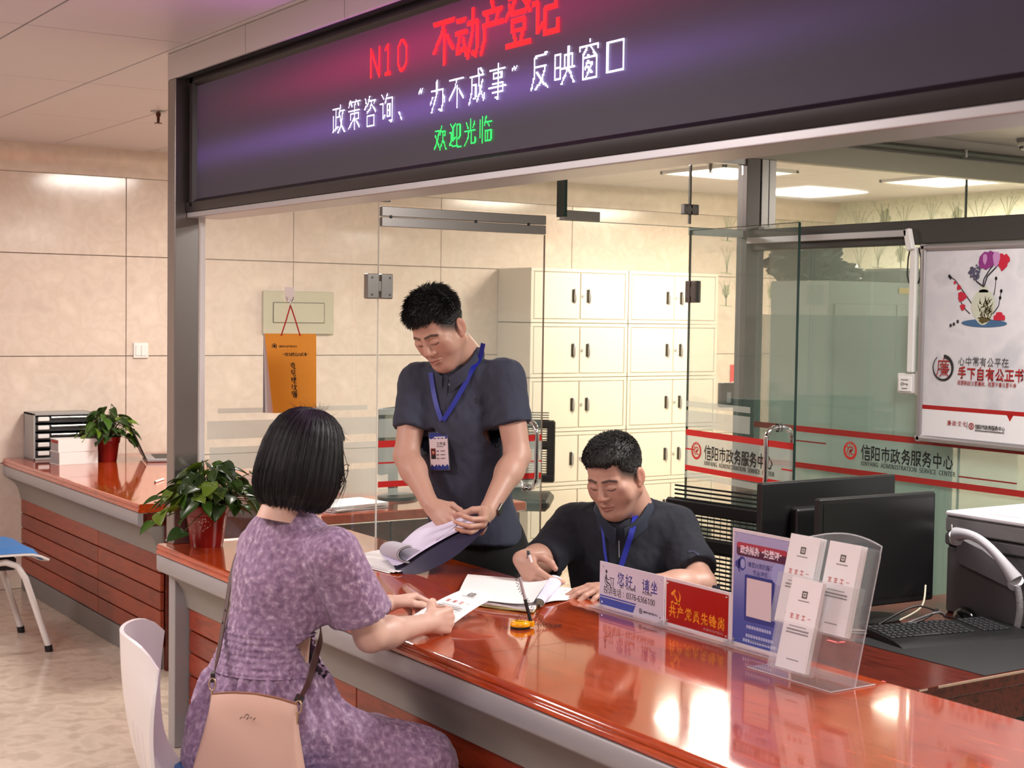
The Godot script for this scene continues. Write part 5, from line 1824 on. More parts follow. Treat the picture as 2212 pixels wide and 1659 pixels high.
func ledger() -> void:
	var t := thing("open_notebook", "open white notebook with curled pages lying between the woman and the seated man", "notebook", Vector3(0, CT, 0))
	var o := Vector3(0, CT, 0)
	var a: Vector3 = Vector3(-0.888, 0.728, -0.596) - o
	var b: Vector3 = Vector3(-0.631, 0.728, -0.738) - o
	var c: Vector3 = Vector3(-0.336, 0.728, -0.471) - o
	var d: Vector3 = Vector3(-0.563, 0.728, -0.358) - o
	var up := Vector3.UP
	var g := Geo.new()
	# page block, edges a little uneven
	for k in 5:
		g = Geo.new()
		var e := 0.0025 * sin(k * 2.3)
		g.sheet(patch_rows(a, b, c, d, 8, 12, func(u: float, v: float) -> Vector3: return up * (0.0022 * (k + 1) + 0.0012 * sin(u * 9.0 + k) * v) + Vector3(e, 0, e * 0.7)), 0.002)
		obj("page_bundle", g, M.paper if k > 1 else mk(Color(0.86, 0.88, 0.62), 0.8), t)
	g = Geo.new()
	g.sheet(patch_rows(a, b, c, d, 10, 18, func(u: float, v: float) -> Vector3: return up * (0.0135 + 0.006 * sin(u * PI) * (0.4 + 0.6 * v) + 0.004 * sin(v * PI) + 0.02 * pow(u, 6.0))), 0.0006)
	obj("top_page", g, M.paper, t)
	# right-hand pages rolling over from the far side
	var e1: Vector3 = Vector3(-0.631, 0.728, -0.738) - o
	var e2: Vector3 = Vector3(-0.336, 0.728, -0.471) - o
	var side := (e1 - e2).normalized()
	var outw := Vector3(-side.z, 0, side.x)
	if outw.x < 0.0:
		outw = -outw
	for k in 6:
		g = Geo.new()
		var rows := []
		for i in 13:
			var th := lerpf(1.75, -1.25 + 0.14 * k, i / 12.0)
			var r := 0.0195 - 0.0024 * k
			var row := []
			for j in 7:
				var w := j / 6.0
				var rr := r * (0.65 + 0.35 * (1.0 - w) + 0.0)
				row.append(e1.lerp(e2, w * 0.86) + outw * (cos(th) * rr * 1.5 + 0.004) + up * (sin(th) * rr + 0.0205 - 0.0015 * k))
			rows.append(row)
		g.sheet(rows, 0.0005)
		obj("curled_page", g, mk(Color(0.86, 0.85, 0.93), 0.75) if k == 0 else (M.paper if k % 2 == 0 else mk(Color(0.78, 0.80, 0.66), 0.8)), t)
	# the right page lying flat beyond the fold
	g = Geo.new()
	g.sheet(patch_rows(Vector3(-0.619, 0.728, -0.73) - o, Vector3(-0.537, 0.728, -0.785) - o, Vector3(-0.442, 0.728, -0.661) - o, Vector3(-0.422, 0.728, -0.557) - o, 6, 8, func(u: float, v: float) -> Vector3: return up * (0.004 + 0.003 * sin(u * 4.0))), 0.0015)
	obj("right_page", g, M.paper, t)
	g = Geo.new()
	for k in 3:
		g.tube([Vector3(-0.56, 0.728, -0.728) - o + up * 0.0078 + Vector3(0.006 * k, 0, 0.01 * k), Vector3(-0.542, 0.728, -0.73) - o + up * 0.0078 + Vector3(0.006 * k, 0, 0.01 * k)], 0.0006, 4)
	obj("handwriting", g, M.ink, t)

func folder() -> void:
	# loose white sheets lying under the folder
	var o := Vector3(0, CT, 0)
	var up := Vector3.UP
	var t := thing("paper_sheets", "flat white paper sheets lying under the blue folder behind the woman's shoulder", "papers", o)
	for k in 3:
		var g := Geo.new()
		var j := Vector3(0.012 * k, 0, -0.010 * k)
		g.sheet(patch_rows(Vector3(-1.371, 0.728, -0.395) - o + j, Vector3(-1.505, 0.728, -0.593) - o + j, Vector3(-1.199, 0.728, -0.598) - o + j, Vector3(-1.078, 0.728, -0.42) - o + j, 6, 6, func(u: float, v: float) -> Vector3: return up * (0.0015 + 0.0024 * k + 0.0015 * sin(u * 5.0 + k))), 0.0015)
		obj("sheet", g, M.paper, t)
	t = thing("document_folder", "dark blue document folder with curved white pages, held open by the standing man", "folder", Vector3.ZERO)
	# near and far edge lines of the bent cover, from the flat part round the bend up to the man's hand
	var near := [Vector3(-1.105, 0.728, -0.438), Vector3(-1.068, 0.746, -0.468), Vector3(-1.04, 0.788, -0.524), Vector3(-1.012, 0.828, -0.587), Vector3(-0.986, 0.864, -0.657), Vector3(-0.965, 0.89, -0.72)]
	var low := [Vector3(-1.089, 0.724, -0.434), Vector3(-1.048, 0.724, -0.47), Vector3(-1.001, 0.744, -0.524), Vector3(-0.973, 0.78, -0.589), Vector3(-0.957, 0.831, -0.654), Vector3(-0.954, 0.885, -0.717)]
	var far := [Vector3(-1.324, 0.711, -0.504), Vector3(-1.292, 0.725, -0.527), Vector3(-1.263, 0.765, -0.565), Vector3(-1.245, 0.81, -0.614), Vector3(-1.226, 0.842, -0.683), Vector3(-1.21, 0.871, -0.746)]
	var face := Geo.new()
	face.sheet(bend_rows(near, low, 4, Vector3.ZERO), 0.002)
	obj("front_cover", face, mk(Color(0.13, 0.115, 0.23), 0.45), t)
	var cover := bend_rows(near, far, 10, Vector3.ZERO)
	var g := Geo.new()
	g.sheet(cover, 0.0025)
	var cm := mk(Color(0.115, 0.105, 0.21), 0.45)
	obj("back_cover", g, cm, t)
	# front half: the bundle rolls over the bend (U shape) and its pages stand up, leaning on the cover
	for k in 7:
		var ins := 0.0025 + 0.0016 * k
		var n2 := []
		var f2 := []
		var lift := [0.030 + 0.002 * k, 0.026, 0.020, 0.016, 0.013, 0.010]
		for i in 6:
			var u := i / 5.0
			var e: float = [0.0, 0.0, 0.0, 0.0, -0.004, -0.01][i]
			n2.append(near[i] + Vector3(0, ins + 0.45 * lift[i] * (6 - k) / 6.0, 0) + Vector3(-0.004 * k, 0, 0.0) * (1.0 - u) - Vector3(0.01, 0, 0.0) * u)
			f2.append(far[i] + Vector3(0, ins + 0.75 * lift[i] + 0.004 * sin(u * 5.0 + k * 0.6), 0) + Vector3(e, 0, 0))
		var rows := bend_rows(n2.slice(0, 6), f2.slice(0, 6), 10, Vector3.ZERO)
		var cut := []
		for r in rows:
			cut.append(r)
		g = Geo.new()
		g.sheet(cut.slice(2, cut.size() - 2 - k % 2), 0.0005)
		obj("page", g, mk(Color(0.88, 0.85, 0.95), 0.8), t)
	# the rolled front leaf: a U-shaped bend on the left
	for k in 4:
		g = Geo.new()
		var rows := []
		for i in 15:
			var th := lerpf(PI * 0.5 - 0.25, PI * 1.5, i / 14.0)
			var r := 0.034 - 0.0025 * k
			var row := []
			for j in 8:
				var w := j / 7.0
				var c: Vector3 = (near[1] as Vector3).lerp(far[1], w) + Vector3(0, 0.030, 0) + (near[2] - near[1]).normalized() * 0.022
				var ax: Vector3 = (near[3] - near[1])
				ax.y = 0
				ax = ax.normalized()
				row.append(c + ax * (cos(th) * r * 1.25) + Vector3(0, sin(th) * r * 0.85, 0))
			rows.append(row)
		g.sheet(rows, 0.0006)
		obj("rolled_leaf", g, cm if k == 3 else (M.paper if k > 0 else mk(Color(0.70, 0.68, 0.74), 0.7)), t)
	# clip bar inside the cover
	g = Geo.new()
	var c0: Vector3 = (near[3] as Vector3).lerp(far[3], 0.12) + Vector3(0, 0.012, 0)
	var c1: Vector3 = (near[4] as Vector3).lerp(far[4], 0.14) + Vector3(-0.03, 0.012, 0)
	g.tube([c0 + (c0 - c1) * 0.3, c1], 0.0035, 8)
	obj("clip_bar", g, M.steel, t)
	g = Geo.new()
	g.box(c1, Vector3(0.016, 0.012, 0.016), 0.003)
	obj("clip", g, M.black, t)

func bend_rows(near: Array, far: Array, across: int, off: Vector3) -> Array:
	var cn := Curve3D.new()
	var cf := Curve3D.new()
	for i in near.size():
		var tn: Vector3 = (near[mini(i + 1, near.size() - 1)] - near[maxi(i - 1, 0)]) / 6.0
		var tf: Vector3 = (far[mini(i + 1, near.size() - 1)] - far[maxi(i - 1, 0)]) / 6.0
		cn.add_point(near[i], -tn, tn)
		cf.add_point(far[i], -tf, tf)
	var rows := []
	for i in 25:
		var u := i / 24.0
		var a := cn.sample_baked(cn.get_baked_length() * u, true)
		var b := cf.sample_baked(cf.get_baked_length() * u, true)
		var row := []
		for j in across + 1:
			row.append(a.lerp(b, float(j) / across) + off)
		rows.append(row)
	return rows

func small_mark(g: Geo, at: Vector3, ux: Vector3, dy: Vector3, s: float) -> void:
	var nr := dy.cross(ux).normalized()
	for r: Array in [[0, 0, 1, 0.22], [0, 0.78, 1, 1], [0, 0.22, 0.22, 0.78], [0.78, 0.22, 1, 0.78], [0.36, 0.36, 0.64, 0.64]]:
		g.quad(at + ux * (r[0] * s) + dy * (r[1] * s), at + ux * (r[2] * s) + dy * (r[1] * s), at + ux * (r[2] * s) + dy * (r[3] * s), at + ux * (r[0] * s) + dy * (r[3] * s), nr)

# front of a narrow leaflet: square mark, red heading, lines; o = top left, unit directions
func leaflet_print(t: Node3D, o: Vector3, ux: Vector3, dy: Vector3, w: float, h: float) -> void:
	var g := Geo.new()
	small_mark(g, o + ux * (w * 0.42) + dy * (h * 0.13), ux, dy, w * 0.17)
	print_bars(g, o + ux * (w * 0.33) + dy * (h * 0.235), ux, dy, w * 0.36, h * 0.010, 3)
	print_bars(g, o + ux * (w * 0.20) + dy * (h * 0.52), ux, dy, w * 0.55, h * 0.009, 7)
	print_bars(g, o + ux * (w * 0.14) + dy * (h * 0.555), ux, dy, w * 0.72, h * 0.018, 4)
	print_bars(g, o + ux * (w * 0.14) + dy * (h * 0.59), ux, dy, w * 0.72, h * 0.016, 9)
	print_bars(g, o + ux * (w * 0.32) + dy * (h * 0.88), ux, dy, w * 0.40, h * 0.011, 6)
	obj("grey_print", g, mk(Color(0.36, 0.33, 0.31), 0.7), t)
	g = Geo.new()
	for k in 4:
		var c := o + ux * (w * (0.16 + 0.19 * k)) + dy * (h * 0.39)
		var s := w * 0.12
		for q: Array in [[0.0, 0.1, 1.0, 0.24], [0.1, 0.45, 0.9, 0.58], [0.42, 0.0, 0.58, 1.0], [0.0, 0.84, 1.0, 0.96]]:
			if (q[0] * 10 + k) as int % 4 != 3:
				g.quad(c + ux * (q[0] * s) + dy * (q[1] * s), c + ux * (q[2] * s) + dy * (q[1] * s), c + ux * (q[2] * s) + dy * (q[3] * s), c + ux * (q[0] * s) + dy * (q[3] * s), dy.cross(ux).normalized())
	obj("red_print", g, mk(Color(0.78, 0.36, 0.33), 0.7), t)

func leaflet() -> void:
	var t := thing("leaflet", "white printed leaflet that the woman holds in both hands on the counter", "leaflet", Vector3.ZERO)
	var a: Vector3 = Vector3(-0.49, 0.784, -0.34)
	var b: Vector3 = Vector3(-0.353, 0.784, -0.365)
	var c: Vector3 = Vector3(-0.25, 0.743, -0.155)
	var d: Vector3 = Vector3(-0.366, 0.751, -0.088)
	a.y = maxf(a.y, CT + 0.02)
	b.y = maxf(b.y, CT + 0.018)
	c.y = CT + 0.016
	d.y = CT + 0.018
	var g := Geo.new()
	g.sheet(patch_rows(a, b, c, d, 8, 6, func(u: float, v: float) -> Vector3: return Vector3(0, 0.006 * sin(v * PI) + 0.003 * sin(u * PI), 0)), 0.0008)
	obj("sheet", g, M.paper, t)
	var ux := (b - a).normalized()
	var dy := (d - a).normalized()
	leaflet_print(t, a + Vector3(0, 0.009, 0), ux, dy, (b - a).length(), (d - a).length())

func pen_on_base() -> void:
	var at: Vector3 = Vector3(-0.197, 0.728, -0.335)
	var t := thing("counter_pen", "black and clear counter pen standing in a yellow smiling-face base with coiled black cord", "pen", at)
	var g := Geo.new()
	g.lathe([Vector2(0.0, 0.0), Vector2(0.0262, 0.0), Vector2(0.0268, 0.004), Vector2(0.0262, 0.007)], 30)
	obj("base_ring", g, M.black, t)
	g = Geo.new()
	g.lathe([Vector2(0.0258, 0.006), Vector2(0.0265, 0.010), Vector2(0.0245, 0.0165), Vector2(0.019, 0.020), Vector2(0.0, 0.0215)], 30)
	g.lathe([Vector2(0.009, 0.004), Vector2(0.010, 0.012), Vector2(0.009, 0.018), Vector2(0.0, 0.019)], 16, Transform3D(Basis.IDENTITY, Vector3(0.010, 0, -0.027)))
	obj("smiling_base", g, mk(Color(0.95, 0.66, 0.02), 0.25), t)
	g = Geo.new()
	var arc := []
	for i in 9:
		var a := -0.6 + 2.4 * i / 8.0
		arc.append(Vector3(cos(a) * 0.013, 0.0212, sin(a) * 0.013 + 0.001))
	g.tube(arc, 0.0007, 4)
	for s: float in [-1.0, 1.0]:
		g.tube([Vector3(-0.006, 0.0214, s * 0.006 - 0.001), Vector3(-0.010, 0.0212, s * 0.006 - 0.001)], 0.0012, 5)
	obj("smile", g, M.black, t)
	var foot := Vector3(0.010, 0.014, -0.027)
	var top: Vector3 = Vector3(-0.218, 0.868, -0.342) - at
	var ax := (top - foot)
	g = Geo.new()
	g.tube([foot, foot + ax * 0.48], 0.0048, 12)
	obj("grip", g, M.black, t)
	g = Geo.new()
	g.tube([foot + ax * 0.48, foot + ax * 0.94], 0.0044, 12)
	obj("clear_barrel", g, mk(Color(0.70, 0.66, 0.67), 0.2), t)
	g = Geo.new()
	g.tube([foot + ax * 0.94, foot + ax], 0.0036, 10)
	obj("end_plug", g, M.black, t)
	# coiled cord: from the top down along the pen, then a tangle on the counter
	g = Geo.new()
	var path := Curve3D.new()
	var side := Vector3(0.30, 0, -0.95)
	for q: Vector3 in [foot + ax, foot + ax * 0.97 - side * 0.008, foot + ax * 0.7 - side * 0.009, foot + ax * 0.45 + side * 0.006, foot + ax * 0.25 + side * 0.017, Vector3(0.016, 0.014, -0.058), Vector3(0.03, 0.006, -0.085), Vector3(0.046, 0.006, -0.098), Vector3(0.05, 0.006, -0.085), Vector3(0.03, 0.006, -0.07), Vector3(0.02, 0.008, -0.045), Vector3(0.0, 0.02, -0.03), Vector3(-0.012, 0.032, -0.012), Vector3(-0.014, 0.022, 0.004)]:
		path.add_point(q)
	var L := path.get_baked_length()
	var pts := []
	var n := 520
	var prev := Vector3.UP
	for i in n:
		var u := float(i) / n
		var p := path.sample_baked(L * u, true)
		var p2 := path.sample_baked(minf(L, L * u + 0.004), true)
		var tg := (p2 - p).normalized() if p2.distance_to(p) > 1e-5 else prev
		prev = tg
		var e := tg.cross(Vector3(0.2, 0.3, 0.93)).normalized()
		var f := tg.cross(e)
		var w := TAU * u * 46.0
		var rr := 0.0036
		var x := p + e * cos(w) * rr + f * sin(w) * rr
		x.y = maxf(x.y, 0.001)
		pts.append(x)
	g.tube(pts, 0.00062, 4)
	obj("coiled_cord", g, M.black, t)

func sign_plate(t: Node3D, w: float, h: float, m: Material, border: bool) -> void:
	# clear acrylic: two plates with the print between, foot strip at the back
	var g := Geo.new()
	g.box(Vector3(w * 0.5, h * 0.5 + 0.004, 0.0), Vector3(w, h, 0.002), 0.0004)
	obj("acrylic_back", g, mk(Color(0.86, 0.82, 0.84), 0.25), t)
	g = Geo.new()
	var e := 0.008 if border else 0.0
	g.box(Vector3(w * 0.5, h * 0.5 + 0.004, 0.0016), Vector3(w - e * 2.0, h - e * 2.0, 0.0012), 0.0)
	obj("printed_card", g, m, t)
	g = Geo.new()
	g.box(Vector3(w * 0.5 - 0.006, 0.003, 0.0), Vector3(w + 0.02, 0.006, 0.055), 0.001)
	for x: float in [0.004, w - 0.004]:
		g.box(Vector3(x, 0.008, 0.006), Vector3(0.022, 0.012, 0.010), 0.002)
	obj("acrylic_foot", g, glass(0.25, Color(0.86, 0.84, 0.86)), t)
	g = Geo.new()
	for x: float in [0.014, w - 0.014]:
		for y: float in [0.018, h - 0.010]:
			g.lathe([Vector2(0, 0.002), Vector2(0.0026, 0.0016), Vector2(0.0032, 0)], 10, Transform3D(Basis(Vector3.RIGHT, Vector3.BACK, Vector3.DOWN), Vector3(x, y, 0.0022)))
	obj("screw", g, M.chrome, t)

func flat(g: Geo, x0: float, y0: float, x1: float, y1: float, z: float) -> void:
	g.quad(Vector3(x0, y0, z), Vector3(x1, y0, z), Vector3(x1, y1, z), Vector3(x0, y1, z), Vector3.BACK)

func round_flat(g: Geo, x0: float, y0: float, x1: float, y1: float, r: float, z: float) -> void:
	var pts := []
	for c: Array in [[x1 - r, y1 - r, 0.0], [x0 + r, y1 - r, PI / 2], [x0 + r, y0 + r, PI], [x1 - r, y0 + r, PI * 1.5]]:
		for i in 6:
			var a: float = c[2] + PI / 2 * i / 5.0
			pts.append(Vector3(c[0] + cos(a) * r, c[1] + sin(a) * r, z))
	var m := Vector3((x0 + x1) * 0.5, (y0 + y1) * 0.5, z)
	for i in pts.size():
		g.tri(m, pts[i], pts[(i + 1) % pts.size()], Vector3.BACK, Vector3.BACK, Vector3.BACK)

func acrylic_signs() -> void:
	var z := 0.0025
	var R := Vector3.RIGHT
	var D := Vector3.DOWN
	# 1: please be seated
	var t := thing("counter_sign", "white acrylic sign asking visitors to sit, with seated figure, blue lettering and telephone number", "sign", Vector3(-0.322, CT + 0.001, -0.69))
	var card := mk(Color(0.80, 0.765, 0.83), 0.22)
	sign_plate(t, 0.287, 0.128, card, false)
	var g := Geo.new()
	# seated figure at a table
	disc(g, Vector3(0.031, 0.106, z), 0.0045, 0.0055, 14)
	ribbon2(g, [Vector3(0.0305, 0.098, z), Vector3(0.030, 0.084, z), Vector3(0.034, 0.076, z), Vector3(0.046, 0.073, z), Vector3(0.053, 0.064, z), Vector3(0.056, 0.060, z)], 0.0055, 0.0035)
	ribbon2(g, [Vector3(0.0245, 0.091, z), Vector3(0.026, 0.074, z), Vector3(0.030, 0.070, z), Vector3(0.044, 0.067, z)], 0.0022, 0.0022)
	ribbon2(g, [Vector3(0.033, 0.069, z), Vector3(0.033, 0.061, z)], 0.002, 0.002)
	ribbon2(g, [Vector3(0.031, 0.092, z), Vector3(0.038, 0.084, z), Vector3(0.047, 0.085, z)], 0.003, 0.002)
	ribbon2(g, [Vector3(0.046, 0.091, z), Vector3(0.068, 0.091, z)], 0.0022, 0.0022)
	ribbon2(g, [Vector3(0.052, 0.091, z), Vector3(0.055, 0.070, z)], 0.0022, 0.0022)
	ribbon2(g, [Vector3(0.064, 0.091, z), Vector3(0.063, 0.062, z)], 0.0024, 0.0024)
	obj("seated_figure", g, mk(Color(0.13, 0.10, 0.13), 0.5), t)
	g = Geo.new()
	text_line(g, "您好，请坐", Vector3(0.083, 0.1115, z), R, D, 0.034, 0.037, 0.10, 0.86)
	obj("blue_lettering", g, mk(Color(0.19, 0.18, 0.56), 0.4), t)
	var im := mk(Color(0.12, 0.10, 0.14), 0.5)
	latin(t, "SIT", Vector3(0.093, 0.0735, z), R, Vector3.UP, 0.008, 0.018, im, "small_lettering")
	latin(t, "DOWN", Vector3(0.123, 0.0735, z), R, Vector3.UP, 0.008, 0.039, im, "small_lettering")
	latin(t, "PLEASE", Vector3(0.195, 0.0735, z), R, Vector3.UP, 0.008, 0.041, im, "small_lettering")
	g = Geo.new()
	text_line(g, "投诉电话：", Vector3(0.020, 0.0655, z), R, D, 0.0215, 0.0205, 0.085, 0.88)
	obj("black_lettering", g, im, t)
	latin(t, "0376-6366100", Vector3(0.124, 0.053, z), R, Vector3.UP, 0.0165, 0.125, im, "telephone_number")
	g = Geo.new()
	flat(g, 0.002, 0.0335, 0.168, 0.0375, z)
	g.quad(Vector3(0.002, 0.010, z), Vector3(0.155, 0.010, z), Vector3(0.166, 0.031, z), Vector3(0.002, 0.031, z), Vector3.BACK)
	obj("blue_band", g, mk(Color(0.24, 0.31, 0.66), 0.3), t)
	g = Geo.new()
	for i in 18:
		var a0 := TAU * i / 18.0
		var a1 := TAU * (i + 1) / 18.0
		for rr: Array in [[0.0052, 0.0075], [0.0, 0.003]]:
			g.quad(Vector3(0.189 + cos(a0) * rr[0], 0.021 + sin(a0) * rr[0], z), Vector3(0.189 + cos(a1) * rr[0], 0.021 + sin(a1) * rr[0], z), Vector3(0.189 + cos(a1) * rr[1], 0.021 + sin(a1) * rr[1], z), Vector3(0.189 + cos(a0) * rr[1], 0.021 + sin(a0) * rr[1], z), Vector3.BACK)
	text_line(g, "信阳市不动产登记中心", Vector3(0.200, 0.0245, z), R, D, 0.0062, 0.0064, 0.14, 0.95)
	obj("office_mark", g, mk(Color(0.10, 0.09, 0.22), 0.4), t)
	# 2: red plate
	t = thing("counter_sign", "red acrylic sign with yellow hammer and sickle and yellow Chinese lettering", "sign", Vector3(-0.032, CT + 0.001, -0.69))
	sign_plate(t, 0.262, 0.128, mk(Color(0.64, 0.018, 0.035), 0.22), true)
	var gold := mk(Color(0.93, 0.56, 0.07), 0.4)
	g = Geo.new()
	var c := Vector3(0.049, 0.085, z)
	var out := []
	for i in 15:
		var a := lerpf(-2.35, 1.25, i / 14.0)
		var r0 := 0.0185
		out.append([c + Vector3(cos(a) * r0, sin(a) * r0 * 1.05, 0), 0.0008 + 0.0052 * sin(PI * clampf(i / 13.0, 0, 1))])
	for i in 14:
		var p0: Vector3 = out[i][0]
		var p1: Vector3 = out[i + 1][0]
		var d0: Vector3 = (p0 - c).normalized() * out[i][1]
		var d1: Vector3 = (p1 - c).normalized() * out[i + 1][1]
		g.quad(p0, p1, p1 - d1, p0 - d0, Vector3.BACK)
	ribbon2(g, [c + Vector3(-0.013, -0.013, 0), c + Vector3(-0.020, -0.019, 0)], 0.005, 0.006)
	ribbon2(g, [c + Vector3(-0.010, 0.008, 0), c + Vector3(0.014, -0.020, 0)], 0.0052, 0.0052)
	ribbon2(g, [c + Vector3(-0.019, 0.004, 0), c + Vector3(-0.004, 0.018, 0)], 0.0085, 0.0065)
	obj("hammer_and_sickle", g, gold, t)
	g = Geo.new()
	text_line(g, "共产党员先锋岗", Vector3(0.0215, 0.0615, z), R, D, 0.030, 0.0323, 0.125, 0.9, 0.2)
	obj("yellow_lettering", g, gold, t)
	g = Geo.new()
	text_line(g, "信阳市不动产登记中心", Vector3(0.171, 0.0245, z), R, D, 0.0066, 0.0069, 0.14, 0.95)
	disc(g, Vector3(0.164, 0.021, z), 0.0028, 0.0034, 12)
	obj("small_lettering", g, mk(Color(0.80, 0.52, 0.50), 0.4), t)
	# 3: blue rating poster in an upright plate
	t = thing("counter_sign", "tall blue acrylic notice plate with red title bar and a blank white square", "sign", Vector3(0.232, CT + 0.001, -0.69))
	var bw := 0.217
	var bh := 0.294
	var bim := Image.create(8, 64, false, Image.FORMAT_RGB8)
	for y in 64:
		for x in 8:
			var k := y / 63.0
			bim.set_pixel(x, y, Color(0.66, 0.64, 0.80).lerp(Color(0.25, 0.32, 0.64), smoothstep(0.0, 0.95, k)))
	var bm := mk(Color(1, 1, 1), 0.25)
	bm.albedo_texture = ImageTexture.create_from_image(bim)
	sign_plate(t, bw, bh, mk(Color(0.55, 0.53, 0.72), 0.25), true)
	g = Geo.new()
	var q := [Vector3(0.008, 0.012, z), Vector3(bw - 0.008, 0.012, z), Vector3(bw - 0.008, bh - 0.004, z), Vector3(0.008, bh - 0.004, z)]
	g.tri(q[0], q[1], q[2], Vector3.BACK, Vector3.BACK, Vector3.BACK, Vector2(0, 1), Vector2(1, 1), Vector2(1, 0))
	g.tri(q[0], q[2], q[3], Vector3.BACK, Vector3.BACK, Vector3.BACK, Vector2(0, 1), Vector2(1, 0), Vector2(0, 0))
	obj("blue_print", g, bm, t)
	z += 0.0003
	g = Geo.new()
	round_flat(g, 0.018, 0.232, 0.198, 0.264, 0.008, z)
	obj("title_bar", g, mk(Color(0.30, 0.09, 0.24), 0.3), t)
	g = Geo.new()
	round_flat(g, 0.018, 0.252, 0.198, 0.266, 0.006, z + 0.0001)
	obj("title_bar_edge", g, mk(Color(0.66, 0.20, 0.28), 0.3), t)
	g = Geo.new()
	text_line(g, "政务服务“好差评”", Vector3(0.033, 0.259, z + 0.0003), R, D, 0.0195, 0.0172, 0.16, 0.86)
	obj("title_lettering", g, mk(Color(0.90, 0.82, 0.88), 0.4), t)
	g = Geo.new()
	text_line(g, "请您对我的服务", Vector3(0.060, 0.221, z), R, D, 0.0125, 0.0135, 0.10, 0.9)
	text_line(g, "作出评价", Vector3(0.080, 0.203, z), R, D, 0.0125, 0.0135, 0.10, 0.9)
	obj("blue_lettering", g, mk(Color(0.13, 0.16, 0.48), 0.4), t)
	g = Geo.new()
	# loudhailer
	disc(g, Vector3(0.039, 0.213, z), 0.0135, 0.018, 18)
	g.quad(Vector3(0.030, 0.225, z), Vector3(0.030, 0.200, z), Vector3(0.014, 0.203, z), Vector3(0.014, 0.215, z), Vector3.BACK)
	ribbon2(g, [Vector3(0.024, 0.203, z), Vector3(0.031, 0.190, z)], 0.006, 0.004)
	obj("loudhailer", g, mk(Color(0.20, 0.24, 0.55), 0.4), t)
	g = Geo.new()
	disc(g, Vector3(0.042, 0.213, z + 0.0002), 0.0085, 0.012, 16)
	disc(g, Vector3(0.17, 0.205, z + 0.0001), 0.028, 0.026, 20)
	flat(g, 0.075, 0.024, 0.150, 0.026, z)
	obj("pale_shape", g, mk(Color(0.60, 0.62, 0.82), 0.4), t)
	g = Geo.new()
	round_flat(g, 0.050, 0.072, 0.157, 0.188, 0.006, z)
	obj("square_backing", g, mk(Color(0.13, 0.20, 0.52), 0.3), t)
	g = Geo.new()
	flat(g, 0.058, 0.084, 0.147, 0.180, z + 0.0003)
	obj("blank_square", g, mk(Color(0.84, 0.78, 0.80), 0.4), t)
	g = Geo.new()
	print_bars(g, Vector3(0.060, 0.062, z), R, D, 0.09, 0.008, 4)
	print_bars(g, Vector3(0.058, 0.040, z), R, D, 0.10, 0.008, 9)
	print_bars(g, Vector3(0.048, 0.027, z), R, D, 0.12, 0.008, 5)
	obj("white_print", g, mk(Color(0.70, 0.72, 0.86), 0.4), t)

